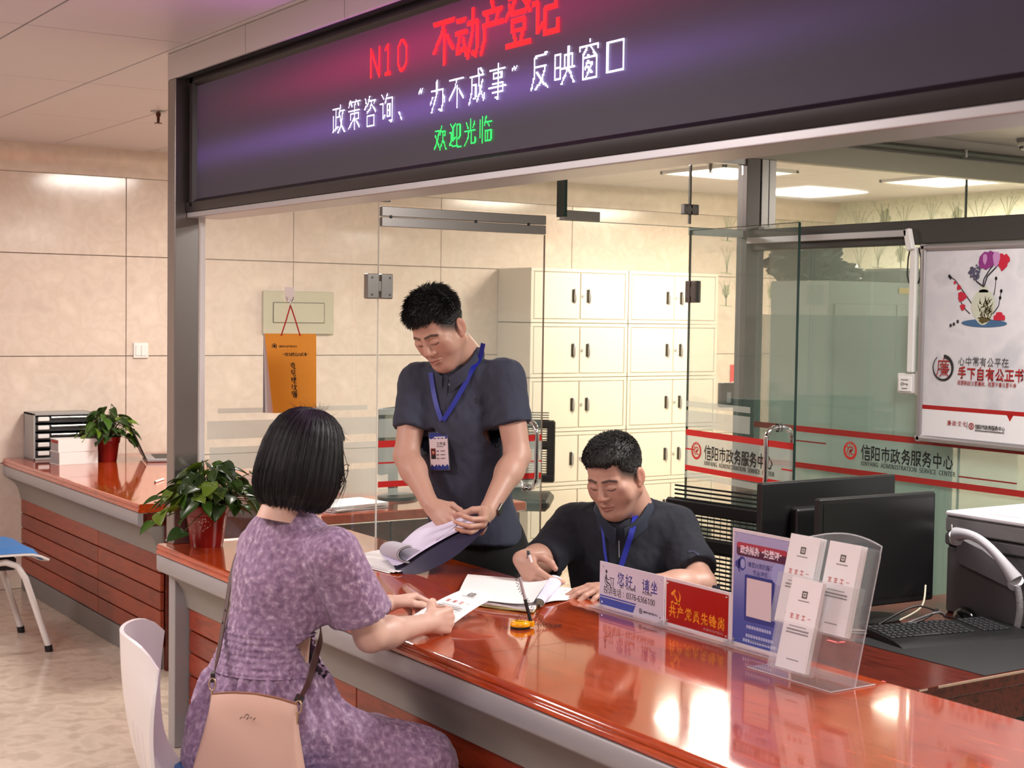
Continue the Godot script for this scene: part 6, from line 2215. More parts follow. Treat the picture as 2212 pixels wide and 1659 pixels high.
func brochure_holder() -> void:
	var at := Vector3(0.437, CT, -0.56)
	var t := thing("brochure_holder", "clear acrylic brochure holder with one front and two rear pockets, nearest on the counter", "brochure holder", at)
	var lean := Basis(Vector3.RIGHT, -0.24)
	var W := 0.272
	var m: Material = M.acryl
	# base plate, back plate with curved top
	var g := Geo.new()
	g.box(Vector3(W * 0.5, 0.0015, -0.07), Vector3(W, 0.003, 0.14), 0.001)
	obj("base_plate", g, m, t)
	var back := PackedVector2Array([Vector2(0, 0), Vector2(W, 0), Vector2(W, 0.30)])
	for i in 13:
		var u := i / 12.0
		back.append(Vector2(W - u * (W - 0.012), 0.303 + 0.035 * sin(PI * (0.18 + 0.82 * u)) * (1.0 - 0.1 * u)))
	back.append(Vector2(0.002, 0.255))
	back.append(Vector2(0, 0.235))
	var bx := Transform3D(lean, Vector3(0, 0.003, -0.075))
	g = Geo.new()
	g.extrude(back, 0.003, bx)
	obj("back_plate", g, m, t)
	g = Geo.new()
	var rim := []
	for i in range(2, back.size()):
		rim.append(bx * Vector3(back[i].x, back[i].y, 0.0015))
	g.tube(rim, 0.0016, 6)
	g.tube([Vector3(0, 0.002, 0), Vector3(W, 0.002, 0)], 0.0016, 6)
	g.tube([Vector3(W, 0.002, 0), Vector3(W, 0.002, -0.14)], 0.0016, 6)
	g.tube([bx * Vector3(W, 0, 0), bx * Vector3(W, 0.30, 0)], 0.0014, 6)
	obj("bright_edge", g, glass(0.35, Color(0.9, 0.9, 0.92)), t)
	# pockets: front pane, sides, bottom
	var pockets := [[0.012, 0.10, 0.010, 0.118, 0.035], [0.140, 0.10, 0.010, 0.118, 0.035], [0.085, 0.0, 0.060, 0.11, 0.035]]
	for k in 3:
		var p: Array = pockets[k]
		var o: Vector3 = bx * Vector3(p[0], p[1], p[2])
		g = Geo.new()
		var pw := 0.116
		g.box(o + lean * Vector3(pw * 0.5, p[3] * 0.5, p[4]), Vector3(pw, p[3], 0.0025), 0.0008, lean)
		g.box(o + lean * Vector3(pw * 0.5, 0.0, p[4] * 0.5), Vector3(pw, 0.0025, p[4]), 0.0008, lean)
		for x: float in [0.0, pw]:
			g.box(o + lean * Vector3(x, p[3] * 0.5, p[4] * 0.5), Vector3(0.0025, p[3], p[4]), 0.0008, lean)
		obj("pocket", g, m, t)
	# brochures
	var names := ["white folded brochures in the rear left pocket of the clear holder", "white folded brochures in the rear right pocket of the clear holder", "white folded brochures in the low front pocket of the clear holder"]
	for k in 3:
		var p: Array = pockets[k]
		var o: Vector3 = at + bx * Vector3(p[0] + 0.007, p[1] + 0.003, p[2] + 0.004)
		var b := thing("brochures", names[k], "brochure", o, 0.0, "brochures in the clear holder")
		var n := [5, 5, 3][k] as int
		for i in n:
			g = Geo.new()
			g.box(lean * Vector3(0.05 + 0.0006 * sin(i * 3.0), 0.105, 0.0035 + i * 0.0045), Vector3(0.098, 0.21, 0.0026), 0.0004, lean * Basis(Vector3.BACK, 0.004 * sin(i * 5.0)))
			obj("brochure", g, M.paper, b)
		leaflet_print(b, lean * Vector3(0.001, 0.21, 0.0054 + (n - 1) * 0.0045), Vector3.RIGHT, lean * Vector3.DOWN, 0.098, 0.21)

# ==================================================================== staff desk
func build_desk() -> void:
	var DT := 0.64
	var t := thing("staff_desk", "lower dark red-brown staff desk behind the counter with worn edge, under keyboard and printer", "desk", Vector3(0, 0, 0))
	var g := Geo.new()
	g.box(Vector3(0.125, DT - 0.02, -1.6), Vector3(0.84, 0.04, 1.66), 0.004)
	obj("desktop", g, M.darkwood, t)
	g = Geo.new()
	g.box(Vector3(0.52, DT - 0.085, -1.6), Vector3(0.03, 0.09, 1.62), 0.003)
	obj("apron", g, M.darkwood, t)
	g = Geo.new()
	g.box(Vector3(0.5455, DT - 0.004, -1.33), Vector3(0.002, 0.006, 0.45), 0.0)
	g.box(Vector3(0.5455, DT - 0.005, -1.05), Vector3(0.002, 0.004, 0.03), 0.0)
	obj("worn_edge", g, mk(Color(0.70, 0.60, 0.52), 0.8), t)
	for zz: float in [-0.80, -2.38]:
		g = Geo.new()
		g.box(Vector3(0.12, 0.30, zz), Vector3(0.78, 0.60, 0.03), 0.003)
		obj("side_panel", g, M.darkwood, t)
	g = Geo.new()
	g.box(Vector3(0.30, 0.42, -1.75), Vector3(0.40, 0.26, 0.6), 0.004)
	obj("drawer_block", g, mk(Color(0.05, 0.05, 0.06), 0.5), t)
	t = thing("desk_mat", "thin black desk mat under the keyboard", "desk mat", Vector3(0.28, DT, -1.55))
	g = Geo.new()
	g.box(Vector3(0.02, 0.001, -0.05), Vector3(0.48, 0.002, 0.62), 0.0005)
	obj("sheet", g, mk(Color(0.06, 0.06, 0.068), 0.55), t)
	for q: Array in [["pink_mark", "small pink sticker near the front corner of the staff desk", Vector3(0.43, DT + 0.0005, -0.99)], ["pink_mark", "small pink sticker on the staff desk left of the keyboard", Vector3(0.05, DT + 0.0005, -1.24)]]:
		t = thing(q[0], q[1], "sticker", q[2])
		g = Geo.new()
		g.box(Vector3(0, 0.0004, 0), Vector3(0.045, 0.0008, 0.012), 0.0)
		g.box(Vector3(0.018, 0.0004, -0.012), Vector3(0.010, 0.0008, 0.03), 0.0)
		obj("strip", g, mk(Color(0.85, 0.35, 0.36), 0.6), t)
	# monitors standing back to back
	t = thing("monitor", "black monitor turned away, its back showing behind the nearer monitor", "monitor", Vector3(-0.27, DT, -1.53), -PI / 2)
	screen_parts(t, 0.58, 0.335, 0.085, true)
	t = thing("monitor", "nearer black monitor with its dark switched-off screen towards the camera", "monitor", Vector3(-0.07, DT, -1.53), PI / 2 - 0.05)
	screen_parts(t, 0.475, 0.335, 0.055, false)
	# keyboard
	var kc := Vector3(0.165, DT + 0.002, -1.585)
	t = thing("keyboard", "black computer keyboard lying on the staff desk in front of the monitors", "keyboard", kc, PI / 2 - 0.20)
	g = Geo.new()
	var prof := PackedVector2Array([Vector2(-0.10, 0.012), Vector2(-0.09, 0.024), Vector2(0.055, 0.013), Vector2(0.085, 0.006), Vector2(0.10, 0.0), Vector2(-0.10, 0.0)])
	g.extrude(prof, 0.46, Transform3D(Basis(Vector3.BACK, Vector3.UP, Vector3.LEFT), Vector3(0.23, 0, 0)), 0.6)
	obj("case", g, mk(Color(0.045, 0.045, 0.05), 0.4), t)
	var key := Geo.new()
	key.box(Vector3(0, 0, 0), Vector3(0.0158, 0.006, 0.0158), 0.0022)
	var km := key.mesh()
	var wide := Geo.new()
	wide.box(Vector3(0, 0, 0), Vector3(0.098, 0.006, 0.0158), 0.0022)
	var wm := wide.mesh()
	var kmat := mk(Color(0.13, 0.13, 0.14), 0.4)
	var tilt := Basis(Vector3.RIGHT, 0.076)
	for r in 6:
		var zz := -0.078 + r * 0.0215
		var yy := 0.0255 - (zz + 0.09) * 0.0759
		for c in 21:
			if (c == 15 or c == 18) and false:
				continue
			if r == 5 and c > 3 and c < 9:
				if c == 4:
					var o := obj("key", wm, kmat, t)
					o.transform = Transform3D(tilt, Vector3(-0.2145 + 6 * 0.0196, yy, zz))
				continue
			if c == 15:
				continue
			var o := obj("key", km, kmat, t)
			o.transform = Transform3D(tilt, Vector3(-0.2145 + c * 0.0196 + (0.008 if c > 15 else 0.0) + (0.004 if r == 2 and c < 15 else 0.0), yy, zz))
	# mouse
	t = thing("mouse", "glossy black computer mouse on the desk in front of the printer", "mouse", Vector3(0.02, DT, -1.84), 1.2)
	var rows := []
	for i in 9:
		var th := PI * 0.5 * i / 8.0
		var row := []
		for j in 20:
			var ph := TAU * j / 20.0
			row.append(Vector3(cos(ph) * 0.031 * sin(th) * (1.0 - 0.12 * sin(ph)), 0.036 * cos(th), sin(ph) * 0.054 * sin(th)))
		rows.append(row)
	g = Geo.new()
	g.sheet(rows, 0.0, true)
	obj("shell", g, mk(Color(0.03, 0.03, 0.032), 0.15), t)
	g = Geo.new()
	g.box(Vector3(0, 0.031, -0.026), Vector3(0.006, 0.008, 0.016), 0.002)
	obj("wheel", g, mk(Color(0.12, 0.12, 0.12), 0.5), t)
	# cables on the desk
	var cb := [[Color(0.03, 0.03, 0.03), [Vector3(-0.02, 0.01, -1.50), Vector3(0.02, 0.06, -1.62), Vector3(0.05, 0.02, -1.73), Vector3(0.02, 0.004, -1.82)]], [Color(0.03, 0.03, 0.03), [Vector3(0.0, 0.004, -1.45), Vector3(0.08, 0.03, -1.55), Vector3(0.06, 0.05, -1.66), Vector3(-0.02, 0.03, -1.74)]], [Color(0.36, 0.35, 0.36), [Vector3(0.02, 0.02, -1.32), Vector3(0.06, 0.012, -1.44), Vector3(0.04, 0.02, -1.56), Vector3(0.08, 0.05, -1.64), Vector3(0.04, 0.02, -1.72)]], [Color(0.04, 0.04, 0.04), [Vector3(0.01, 0.012, -1.30), Vector3(0.08, 0.01, -1.42), Vector3(0.10, 0.022, -1.54)]], [Color(0.72, 0.70, 0.62), [Vector3(-0.03, 0.01, -1.60), Vector3(0.0, 0.05, -1.66), Vector3(-0.02, 0.11, -1.70)]]]
	var cw := ["looping black cable behind the keyboard, nearest the mouse", "black cable arching over the desk under the nearer monitor", "grey cable winding along the desk left of the keyboard", "short black keyboard cable lying beside the keyboard's left end", "cream cable end sticking up under the nearer monitor"]
	for i in 5:
		var pth := Curve3D.new()
		var ps: Array = cb[i][1]
		for k in ps.size():
			var tg: Vector3 = (ps[mini(k + 1, ps.size() - 1)] - ps[maxi(k - 1, 0)]) / 5.0
			pth.add_point(ps[k], -tg, tg)
		var pts := []
		for k in 25:
			pts.append(pth.sample_baked(pth.get_baked_length() * k / 24.0, true))
		g = Geo.new()
		g.tube(pts, 0.0032, 6)
		var o := single("cable", g, mk(cb[i][0], 0.5), cw[i], "cable", "cables on the staff desk")
		o.position = Vector3(0, DT, 0)
	# printer
	t = thing("printer", "large grey laser printer with a pale lid standing at the desk's far end", "printer", Vector3(0.15, DT, -2.06))
	var pg := mk(Color(0.30, 0.29, 0.295), 0.5)
	g = Geo.new()
	g.box(Vector3(0, 0.105, 0), Vector3(0.48, 0.21, 0.38), 0.008)
	obj("body", g, pg, t)
	g = Geo.new()
	g.box(Vector3(0, 0.232, 0), Vector3(0.49, 0.036, 0.39), 0.006)
	obj("tray_section", g, pg, t)
	g = Geo.new()
	g.box(Vector3(0, 0.2128, 0), Vector3(0.47, 0.006, 0.37), 0.0)
	obj("dark_gap", g, M.black, t)
	g = Geo.new()
	g.box(Vector3(0, 0.278, 0), Vector3(0.49, 0.052, 0.39), 0.008)
	obj("scanner_unit", g, mk(Color(0.42, 0.41, 0.41), 0.5), t)
	g = Geo.new()
	g.box(Vector3(0, 0.312, 0), Vector3(0.49, 0.016, 0.39), 0.006)
	obj("lid", g, mk(Color(0.80, 0.78, 0.80), 0.4), t)
	g = Geo.new()
	g.box(Vector3(0.03, 0.3215, 0.02), Vector3(0.30, 0.004, 0.24), 0.001)
	obj("lid_panel", g, mk(Color(0.80, 0.78, 0.80), 0.4), t)
	g = Geo.new()
	g.box(Vector3(0.0, 0.3235, 0.05), Vector3(0.09, 0.001, 0.02), 0.0)
	g.box(Vector3(0.12, 0.075, 0.1905), Vector3(0.035, 0.028, 0.001), 0.0)
	obj("dark_label", g, M.black, t)
	# telephone on the printer's front
	t = thing("telephone", "grey corded telephone handset hanging on the printer's front face", "telephone", Vector3(0.10, 0.80, -1.868))
	var ph := mk(Color(0.50, 0.49, 0.50), 0.35)
	g = Geo.new()
	var cr := PackedVector2Array([Vector2(-0.118, 0.075), Vector2(-0.11, 0.085), Vector2(-0.02, 0.062), Vector2(0.085, 0.008), Vector2(0.105, -0.004), Vector2(0.098, -0.03), Vector2(0.07, -0.034), Vector2(-0.105, 0.008), Vector2(-0.118, 0.03)])
	g.extrude(cr, 0.035, Transform3D(Basis.IDENTITY, Vector3(0, 0, 0)), 0.4)
	obj("cradle", g, mk(Color(0.40, 0.39, 0.40), 0.4), t)
	g = Geo.new()
	var hp := []
	var hr := []
	for i in 17:
		var u := i / 16.0
		hp.append(Vector3(-0.108 + 0.222 * u, 0.098 + 0.022 * sin(PI * u) - 0.095 * u * u - 0.01 * u, 0.048 + 0.012 * sin(PI * u)))
		hr.append(0.0135 + 0.010 * pow(absf(u - 0.5) * 2.0, 3.0))
	g.tube(hp, hr, 14)
	for e: Array in [[0, Vector3(-0.01, -0.022, -0.012)], [16, Vector3(-0.012, -0.02, -0.012)]]:
		g.tube([hp[e[0]], hp[e[0]] + e[1]], [0.0235, 0.021], 14)
	obj("handset", g, mk(Color(0.66, 0.65, 0.67), 0.25), t)
	g = Geo.new()
	var coil := []
	for i in 300:
		var u := i / 299.0
		var w := TAU * u * 34.0
		var y := lerpf(-0.02, -0.155, u)
		coil.append(Vector3(0.122 + 0.012 * sin(u * 3.0) + 0.0085 * cos(w), y, 0.05 + 0.0085 * sin(w)))
	g.tube(coil, 0.0022, 5)
	obj("coiled_cord", g, mk(Color(0.56, 0.55, 0.56), 0.4), t)
	g = Geo.new()
	g.tube([Vector3(-0.115, 0.05, 0.015), Vector3(-0.145, 0.075, 0.02), Vector3(-0.16, 0.12, 0.01)], 0.003, 6)
	obj("line_cord", g, mk(Color(0.60, 0.58, 0.56), 0.5), t)

# ==================================================================== bodies: distance fields on a grid, meshed as surface nets
class Field:
	var o: Vector3
	var h: float
	var nx: int
	var ny: int
	var nz: int
	var d := PackedFloat32Array()

	func _init(a: Vector3, b: Vector3, cell: float) -> void:
		o = a
		h = cell
		nx = int(ceil((b.x - a.x) / h)) + 1
		ny = int(ceil((b.y - a.y) / h)) + 1
		nz = int(ceil((b.z - a.z) / h)) + 1
		d.resize(nx * ny * nz)
		d.fill(0.2)

	func span(lo: Vector3, hi: Vector3) -> Array:
		var a := (lo - o) / h
		var b := (hi - o) / h
		return [clampi(int(floor(a.x)), 0, nx), clampi(int(floor(a.y)), 0, ny), clampi(int(floor(a.z)), 0, nz), clampi(int(ceil(b.x)) + 1, 0, nx), clampi(int(ceil(b.y)) + 1, 0, ny), clampi(int(ceil(b.z)) + 1, 0, nz)]

	# tapered capsule; mode 0 joins, 1 carves away
	func cap(a: Vector3, b: Vector3, ra: float, rb: float, k := 0.01, mode := 0) -> void:
		var m := maxf(ra, rb) + k + h * 3.0
		var s := span(a.min(b) - Vector3.ONE * m, a.max(b) + Vector3.ONE * m)
		var ab := b - a
		var l2 := ab.length_squared()
		var inv := 1.0 / l2 if l2 > 1e-10 else 0.0
		var dr := rb - ra
		var kk := 0.25 / k
		for z in range(s[2], s[5]):
			for y in range(s[1], s[4]):
				var i: int = (z * ny + y) * nx + s[0]
				var p := o + Vector3(s[0], y, z) * h - a
				for x in range(s[0], s[3]):
					var t := clampf(p.dot(ab) * inv, 0.0, 1.0)
					var q := (p - ab * t).length() - ra - dr * t
					var e := d[i]
					if mode == 0:
						var w := k - absf(e - q)
						e = minf(e, q)
						if w > 0.0:
							e -= w * w * kk
					else:
						q = -q
						var w := k - absf(e - q)
						e = maxf(e, q)
						if w > 0.0:
							e += w * w * kk
					d[i] = e
					i += 1
					p.x += h

	func ell(c: Vector3, r: Vector3, k := 0.01, mode := 0, bs := Basis.IDENTITY) -> void:
		var R := maxf(r.x, maxf(r.y, r.z)) + k + h * 3.0
		var s := span(c - Vector3.ONE * R, c + Vector3.ONE * R)
		var iv := Vector3.ONE / r
		var iv2 := iv * iv
		var rm := minf(r.x, minf(r.y, r.z))
		var inv := bs.transposed()
		var st := inv * Vector3(h, 0, 0)
		var kk := 0.25 / k
		for z in range(s[2], s[5]):
			for y in range(s[1], s[4]):
				var i: int = (z * ny + y) * nx + s[0]
				var p := inv * (o + Vector3(s[0], y, z) * h - c)
				for x in range(s[0], s[3]):
					var k0 := (p * iv).length()
					var k1 := (p * iv2).length()
					var q := k0 * (k0 - 1.0) / k1 if k1 > 1e-6 else -rm
					var e := d[i]
					if mode == 0:
						var w := k - absf(e - q)
						e = minf(e, q)
						if w > 0.0:
							e -= w * w * kk
					else:
						q = -q
						var w := k - absf(e - q)
						e = maxf(e, q)
						if w > 0.0:
							e += w * w * kk
					d[i] = e
					i += 1
					p += st

	# keeps what lies on the far side of the plane; only within rad of p0 when rad > 0
	func cut(p0: Vector3, n: Vector3, k := 0.004, rad := 0.0) -> void:
		var s := [0, 0, 0, nx, ny, nz]
		if rad > 0.0:
			s = span(p0 - Vector3.ONE * rad, p0 + Vector3.ONE * rad)
		var kk := 0.25 / k
		for z in range(s[2], s[5]):
			for y in range(s[1], s[4]):
				var i: int = (z * ny + y) * nx + s[0]
				var p := o + Vector3(s[0], y, z) * h - p0
				for x in range(s[0], s[3]):
					var e := d[i]
					if e < 0.05:
						if rad <= 0.0 or p.length_squared() < rad * rad:
							var q := p.dot(n)
							var w := k - absf(e - q)
							e = maxf(e, q)
							if w > 0.0:
								e += w * w * kk
							d[i] = e
					i += 1
					p.x += h

	func at(p: Vector3) -> float:
		var q := (p - o) / h
		var x := int(floor(q.x))
		var y := int(floor(q.y))
		var z := int(floor(q.z))
		if x < 0 or y < 0 or z < 0 or x >= nx - 1 or y >= ny - 1 or z >= nz - 1:
			return 0.2
		var f := q - Vector3(x, y, z)
		var i := (z * ny + y) * nx + x
		var j := i + ny * nx
		var a := lerpf(lerpf(d[i], d[i + 1], f.x), lerpf(d[i + nx], d[i + nx + 1], f.x), f.y)
		var b := lerpf(lerpf(d[j], d[j + 1], f.x), lerpf(d[j + nx], d[j + nx + 1], f.x), f.y)
		return lerpf(a, b, f.z)

	# first surface point along a line, then lifted off the surface
	func hit(from: Vector3, dir: Vector3, lift := 0.0) -> Vector3:
		var p := from
		var t := 0.0
		for i in 900:
			var e := at(p)
			if e < lift:
				break
			t += maxf(0.002, (e - lift) * 0.5) if e < 0.19 else 0.02
			p = from + dir * t
		return p

	func mesh_into(g: Geo, xf := Transform3D.IDENTITY, tint = null, push = null) -> void:
		var ids := PackedInt32Array()
		ids.resize(nx * ny * nz)
		ids.fill(-1)
		var V := PackedVector3Array()
		var N := PackedVector3Array()
		var C := PackedColorArray()
		var sy := nx
		var sz := nx * ny
		var lim := h * 1.9
		var corner := [0, 1, sy, sy + 1, sz, sz + 1, sz + sy, sz + sy + 1]
		var off := [Vector3(0, 0, 0), Vector3(1, 0, 0), Vector3(0, 1, 0), Vector3(1, 1, 0), Vector3(0, 0, 1), Vector3(1, 0, 1), Vector3(0, 1, 1), Vector3(1, 1, 1)]
		var edges := [[0, 1], [2, 3], [4, 5], [6, 7], [0, 2], [1, 3], [4, 6], [5, 7], [0, 4], [1, 5], [2, 6], [3, 7]]
		for z in nz - 1:
			for y in ny - 1:
				var i := (z * ny + y) * nx
				for x in nx - 1:
					var e := d[i]
					if e < lim and e > -lim:
						var e1 := d[i + 1]
						var e2 := d[i + sy]
						var e3 := d[i + sy + 1]
						var e4 := d[i + sz]
						var e5 := d[i + sz + 1]
						var e6 := d[i + sz + sy]
						var e7 := d[i + sz + sy + 1]
						var neg := int(e < 0.0) + int(e1 < 0.0) + int(e2 < 0.0) + int(e3 < 0.0) + int(e4 < 0.0) + int(e5 < 0.0) + int(e6 < 0.0) + int(e7 < 0.0)
						if neg > 0 and neg < 8:
							var q := [e, e1, e2, e3, e4, e5, e6, e7]
							var sum := Vector3.ZERO
							var cnt := 0
							for ed: Array in edges:
								var a: float = q[ed[0]]
								var b: float = q[ed[1]]
								if (a < 0.0) != (b < 0.0):
									sum += (off[ed[0]] as Vector3).lerp(off[ed[1]], a / (a - b))
									cnt += 1
							var p := o + (Vector3(x, y, z) + sum / cnt) * h
							var n := Vector3(e1 + e3 + e5 + e7 - e - e2 - e4 - e6, e2 + e3 + e6 + e7 - e - e1 - e4 - e5, e4 + e5 + e6 + e7 - e - e1 - e2 - e3).normalized()
							if push != null:
								p += n * push.call(p, n)
							ids[i] = V.size()
							V.append(p)
							N.append(n)
							if tint != null:
								C.append(tint.call(p, n))
					i += 1
		var bs := xf.basis
		var nb := bs.orthonormalized()
		var acc := PackedVector3Array()
		acc.resize(V.size())
		var tris := PackedInt32Array()
		for z in range(1, nz - 1):
			for y in range(1, ny - 1):
				var i := (z * ny + y) * nx + 1
				for x in range(1, nx - 1):
					if ids[i] >= 0:
						for ax in 3:
							var s: int = [1, sy, sz][ax]
							var u: int = [sy, sz, 1][ax]
							var w: int = [sz, 1, sy][ax]
							var a := d[i]
							var b := d[i + s]
							if (a < 0.0) != (b < 0.0):
								var i0 := ids[i]
								var i1 := ids[i - u]
								var i2 := ids[i - u - w]
								var i3 := ids[i - w]
								if i1 < 0 or i2 < 0 or i3 < 0:
									continue
								var order := [i0, i1, i2, i0, i2, i3] if a < 0.0 else [i0, i2, i1, i0, i3, i2]
								# clockwise seen from outside
								var fn := (V[order[1]] - V[order[0]]).cross(V[order[2]] - V[order[0]])
								if fn.dot(N[order[0]] + N[order[1]] + N[order[2]]) > 0.0:
									order = [order[0], order[2], order[1], order[3], order[5], order[4]]
								for k in order:
									tris.append(k)
								if push != null:
									for m in [0, 3]:
										var fm := (V[order[m + 2]] - V[order[m]]).cross(V[order[m + 1]] - V[order[m]])
										for k in 3:
											acc[order[m + k]] += fm
					i += 1
		if push != null:
			for k in V.size():
				N[k] = acc[k].normalized() if acc[k].length_squared() > 1e-20 else N[k]
		for k in tris:
			g.v.append(xf * V[k])
			g.n.append(nb * N[k])
			g.uv.append(Vector2.ZERO)
			if tint != null:
				g.c.append(C[k])
		if tint != null:
			g.colored = true

# ==================================================================== people
const T0 := Vector3(0.836, 0, 0.549)    # level direction towards the camera
const R0 := Vector3(0.549, 0, -0.836)   # level direction to the picture's right

func face_basis(yaw: float, pitch: float, roll: float) -> Basis:
	# yaw turns the face from the camera to the picture's left; pitch bows it; roll leans the crown to the picture's left
	var fh := T0 * cos(deg_to_rad(yaw)) - R0 * sin(deg_to_rad(yaw))
	var p := deg_to_rad(pitch)
	var f := fh * cos(p) - Vector3.UP * sin(p)
	var u := Vector3.UP * cos(p) + fh * sin(p)
	var b := Basis(u.cross(f), u, f)
	return Basis(f, deg_to_rad(roll)) * b

func skin(t: Color) -> StandardMaterial3D:
	var m := mk(t, 0.46)
	m.vertex_color_use_as_albedo = true
	m.subsurf_scatter_enabled = true
	m.subsurf_scatter_strength = 0.12
	return bump(m, 0.09, 3, 0.012, Vector3(14, 14, 14), 8)

func cloth(c: Color, freq := 0.2, amp := 0.03, sc := 20.0) -> StandardMaterial3D:
	var m := mk(c, 0.85)
	m.rim_enabled = true
	m.rim = 0.25
	m.rim_tint = 0.6
	return bump(m, freq, 3, amp, Vector3.ONE * sc, 6)

# head in its own axes: x to the person's left, y up, z forward; brow height about 0.02, chin at -0.12, crown at 0.132
func head_field(wide: float, heavy: float, cell: float) -> Field:
	var f := Field.new(Vector3(-0.11, -0.165, -0.125), Vector3(0.11, 0.145, 0.125), cell)
	f.ell(Vector3(0, 0.047, -0.012), Vector3(0.077 * wide, 0.083, 0.094), 0.01)
	f.ell(Vector3(0, -0.018, 0.020), Vector3(0.066 * wide, 0.098, 0.068), 0.03)
	for s: float in [-1.0, 1.0]:
		f.cap(Vector3(s * 0.052 * wide, -0.045, -0.008), Vector3(s * 0.02, -0.099, 0.056), 0.024 * heavy, 0.018, 0.022)
		f.ell(Vector3(s * 0.043 * wide, -0.034, 0.046), Vector3(0.027 * heavy, 0.036, 0.026), 0.022)
		f.ell(Vector3(s * 0.046 * wide, -0.008, 0.060), Vector3(0.019, 0.014, 0.015), 0.018)
		f.cap(Vector3(s * 0.048, 0.020, 0.066), Vector3(s * 0.014, 0.021, 0.082), 0.009, 0.0095, 0.012)
	f.ell(Vector3(0, -0.103, 0.064), Vector3(0.024, 0.018, 0.018), 0.018)
	f.cap(Vector3(0, -0.09, 0.03), Vector3(0, -0.10, 0.0), 0.04 * heavy, 0.036 * heavy, 0.03)
	# nose
	f.cap(Vector3(0, 0.008, 0.083), Vector3(0, -0.030, 0.103), 0.0085, 0.0125, 0.011)
	for s: float in [-1.0, 1.0]:
		f.ell(Vector3(s * 0.0145, -0.0355, 0.092), Vector3(0.0105, 0.0088, 0.012), 0.006)
		f.ell(Vector3(s * 0.008, -0.0445, 0.098), Vector3(0.0045, 0.004, 0.005), 0.003, 1)
		# eye hollow, lowered lid
		f.ell(Vector3(s * 0.032, 0.004, 0.097), Vector3(0.019, 0.011, 0.015), 0.012, 1)
		f.ell(Vector3(s * 0.032, -0.0005, 0.0715), Vector3(0.0172, 0.0128, 0.0155), 0.004)
		f.cap(Vector3(s * 0.018, -0.0068, 0.0865), Vector3(s * 0.047, -0.0055, 0.0765), 0.0012, 0.0012, 0.002, 1)
		f.cap(Vector3(s * 0.020, 0.0105, 0.0865), Vector3(s * 0.047, 0.0095, 0.077), 0.001, 0.001, 0.003, 1)
		# lips
		f.cap(Vector3(s * 0.021, -0.0655, 0.0835), Vector3(0, -0.0615, 0.0945), 0.005, 0.0065, 0.006)
		f.cap(Vector3(s * 0.017, -0.0715, 0.085), Vector3(0, -0.0735, 0.0925), 0.0055, 0.0072, 0.006)
		f.cap(Vector3(s * 0.025, -0.068, 0.085), Vector3(0, -0.0668, 0.101), 0.0014, 0.0014, 0.003, 1)
		# smile fold
		f.cap(Vector3(s * 0.019, -0.036, 0.099), Vector3(s * 0.034, -0.064, 0.083), 0.0016, 0.0012, 0.007, 1)
		# ears
		var eb := Basis(Vector3.UP, -s * 0.35) * Basis(Vector3.RIGHT, -0.12)
		f.ell(Vector3(s * 0.081 * wide, -0.003, -0.014), Vector3(0.0085, 0.031, 0.0195), 0.006, 0, eb)
		f.ell(Vector3(s * 0.077 * wide, -0.028, -0.004), Vector3(0.007, 0.011, 0.009), 0.005)
		f.ell(Vector3(s * 0.090 * wide, 0.002, -0.008), Vector3(0.006, 0.019, 0.0105), 0.004, 1, eb)
	f.cap(Vector3(0, -0.05, -0.028), Vector3(0, -0.17, -0.055), 0.052 * heavy, 0.056 * heavy, 0.02)
	return f

func seg2(p: Vector2, a: Vector2, b: Vector2) -> float:
	return Geometry2D.get_closest_point_to_segment(p, a, b).distance_to(p)

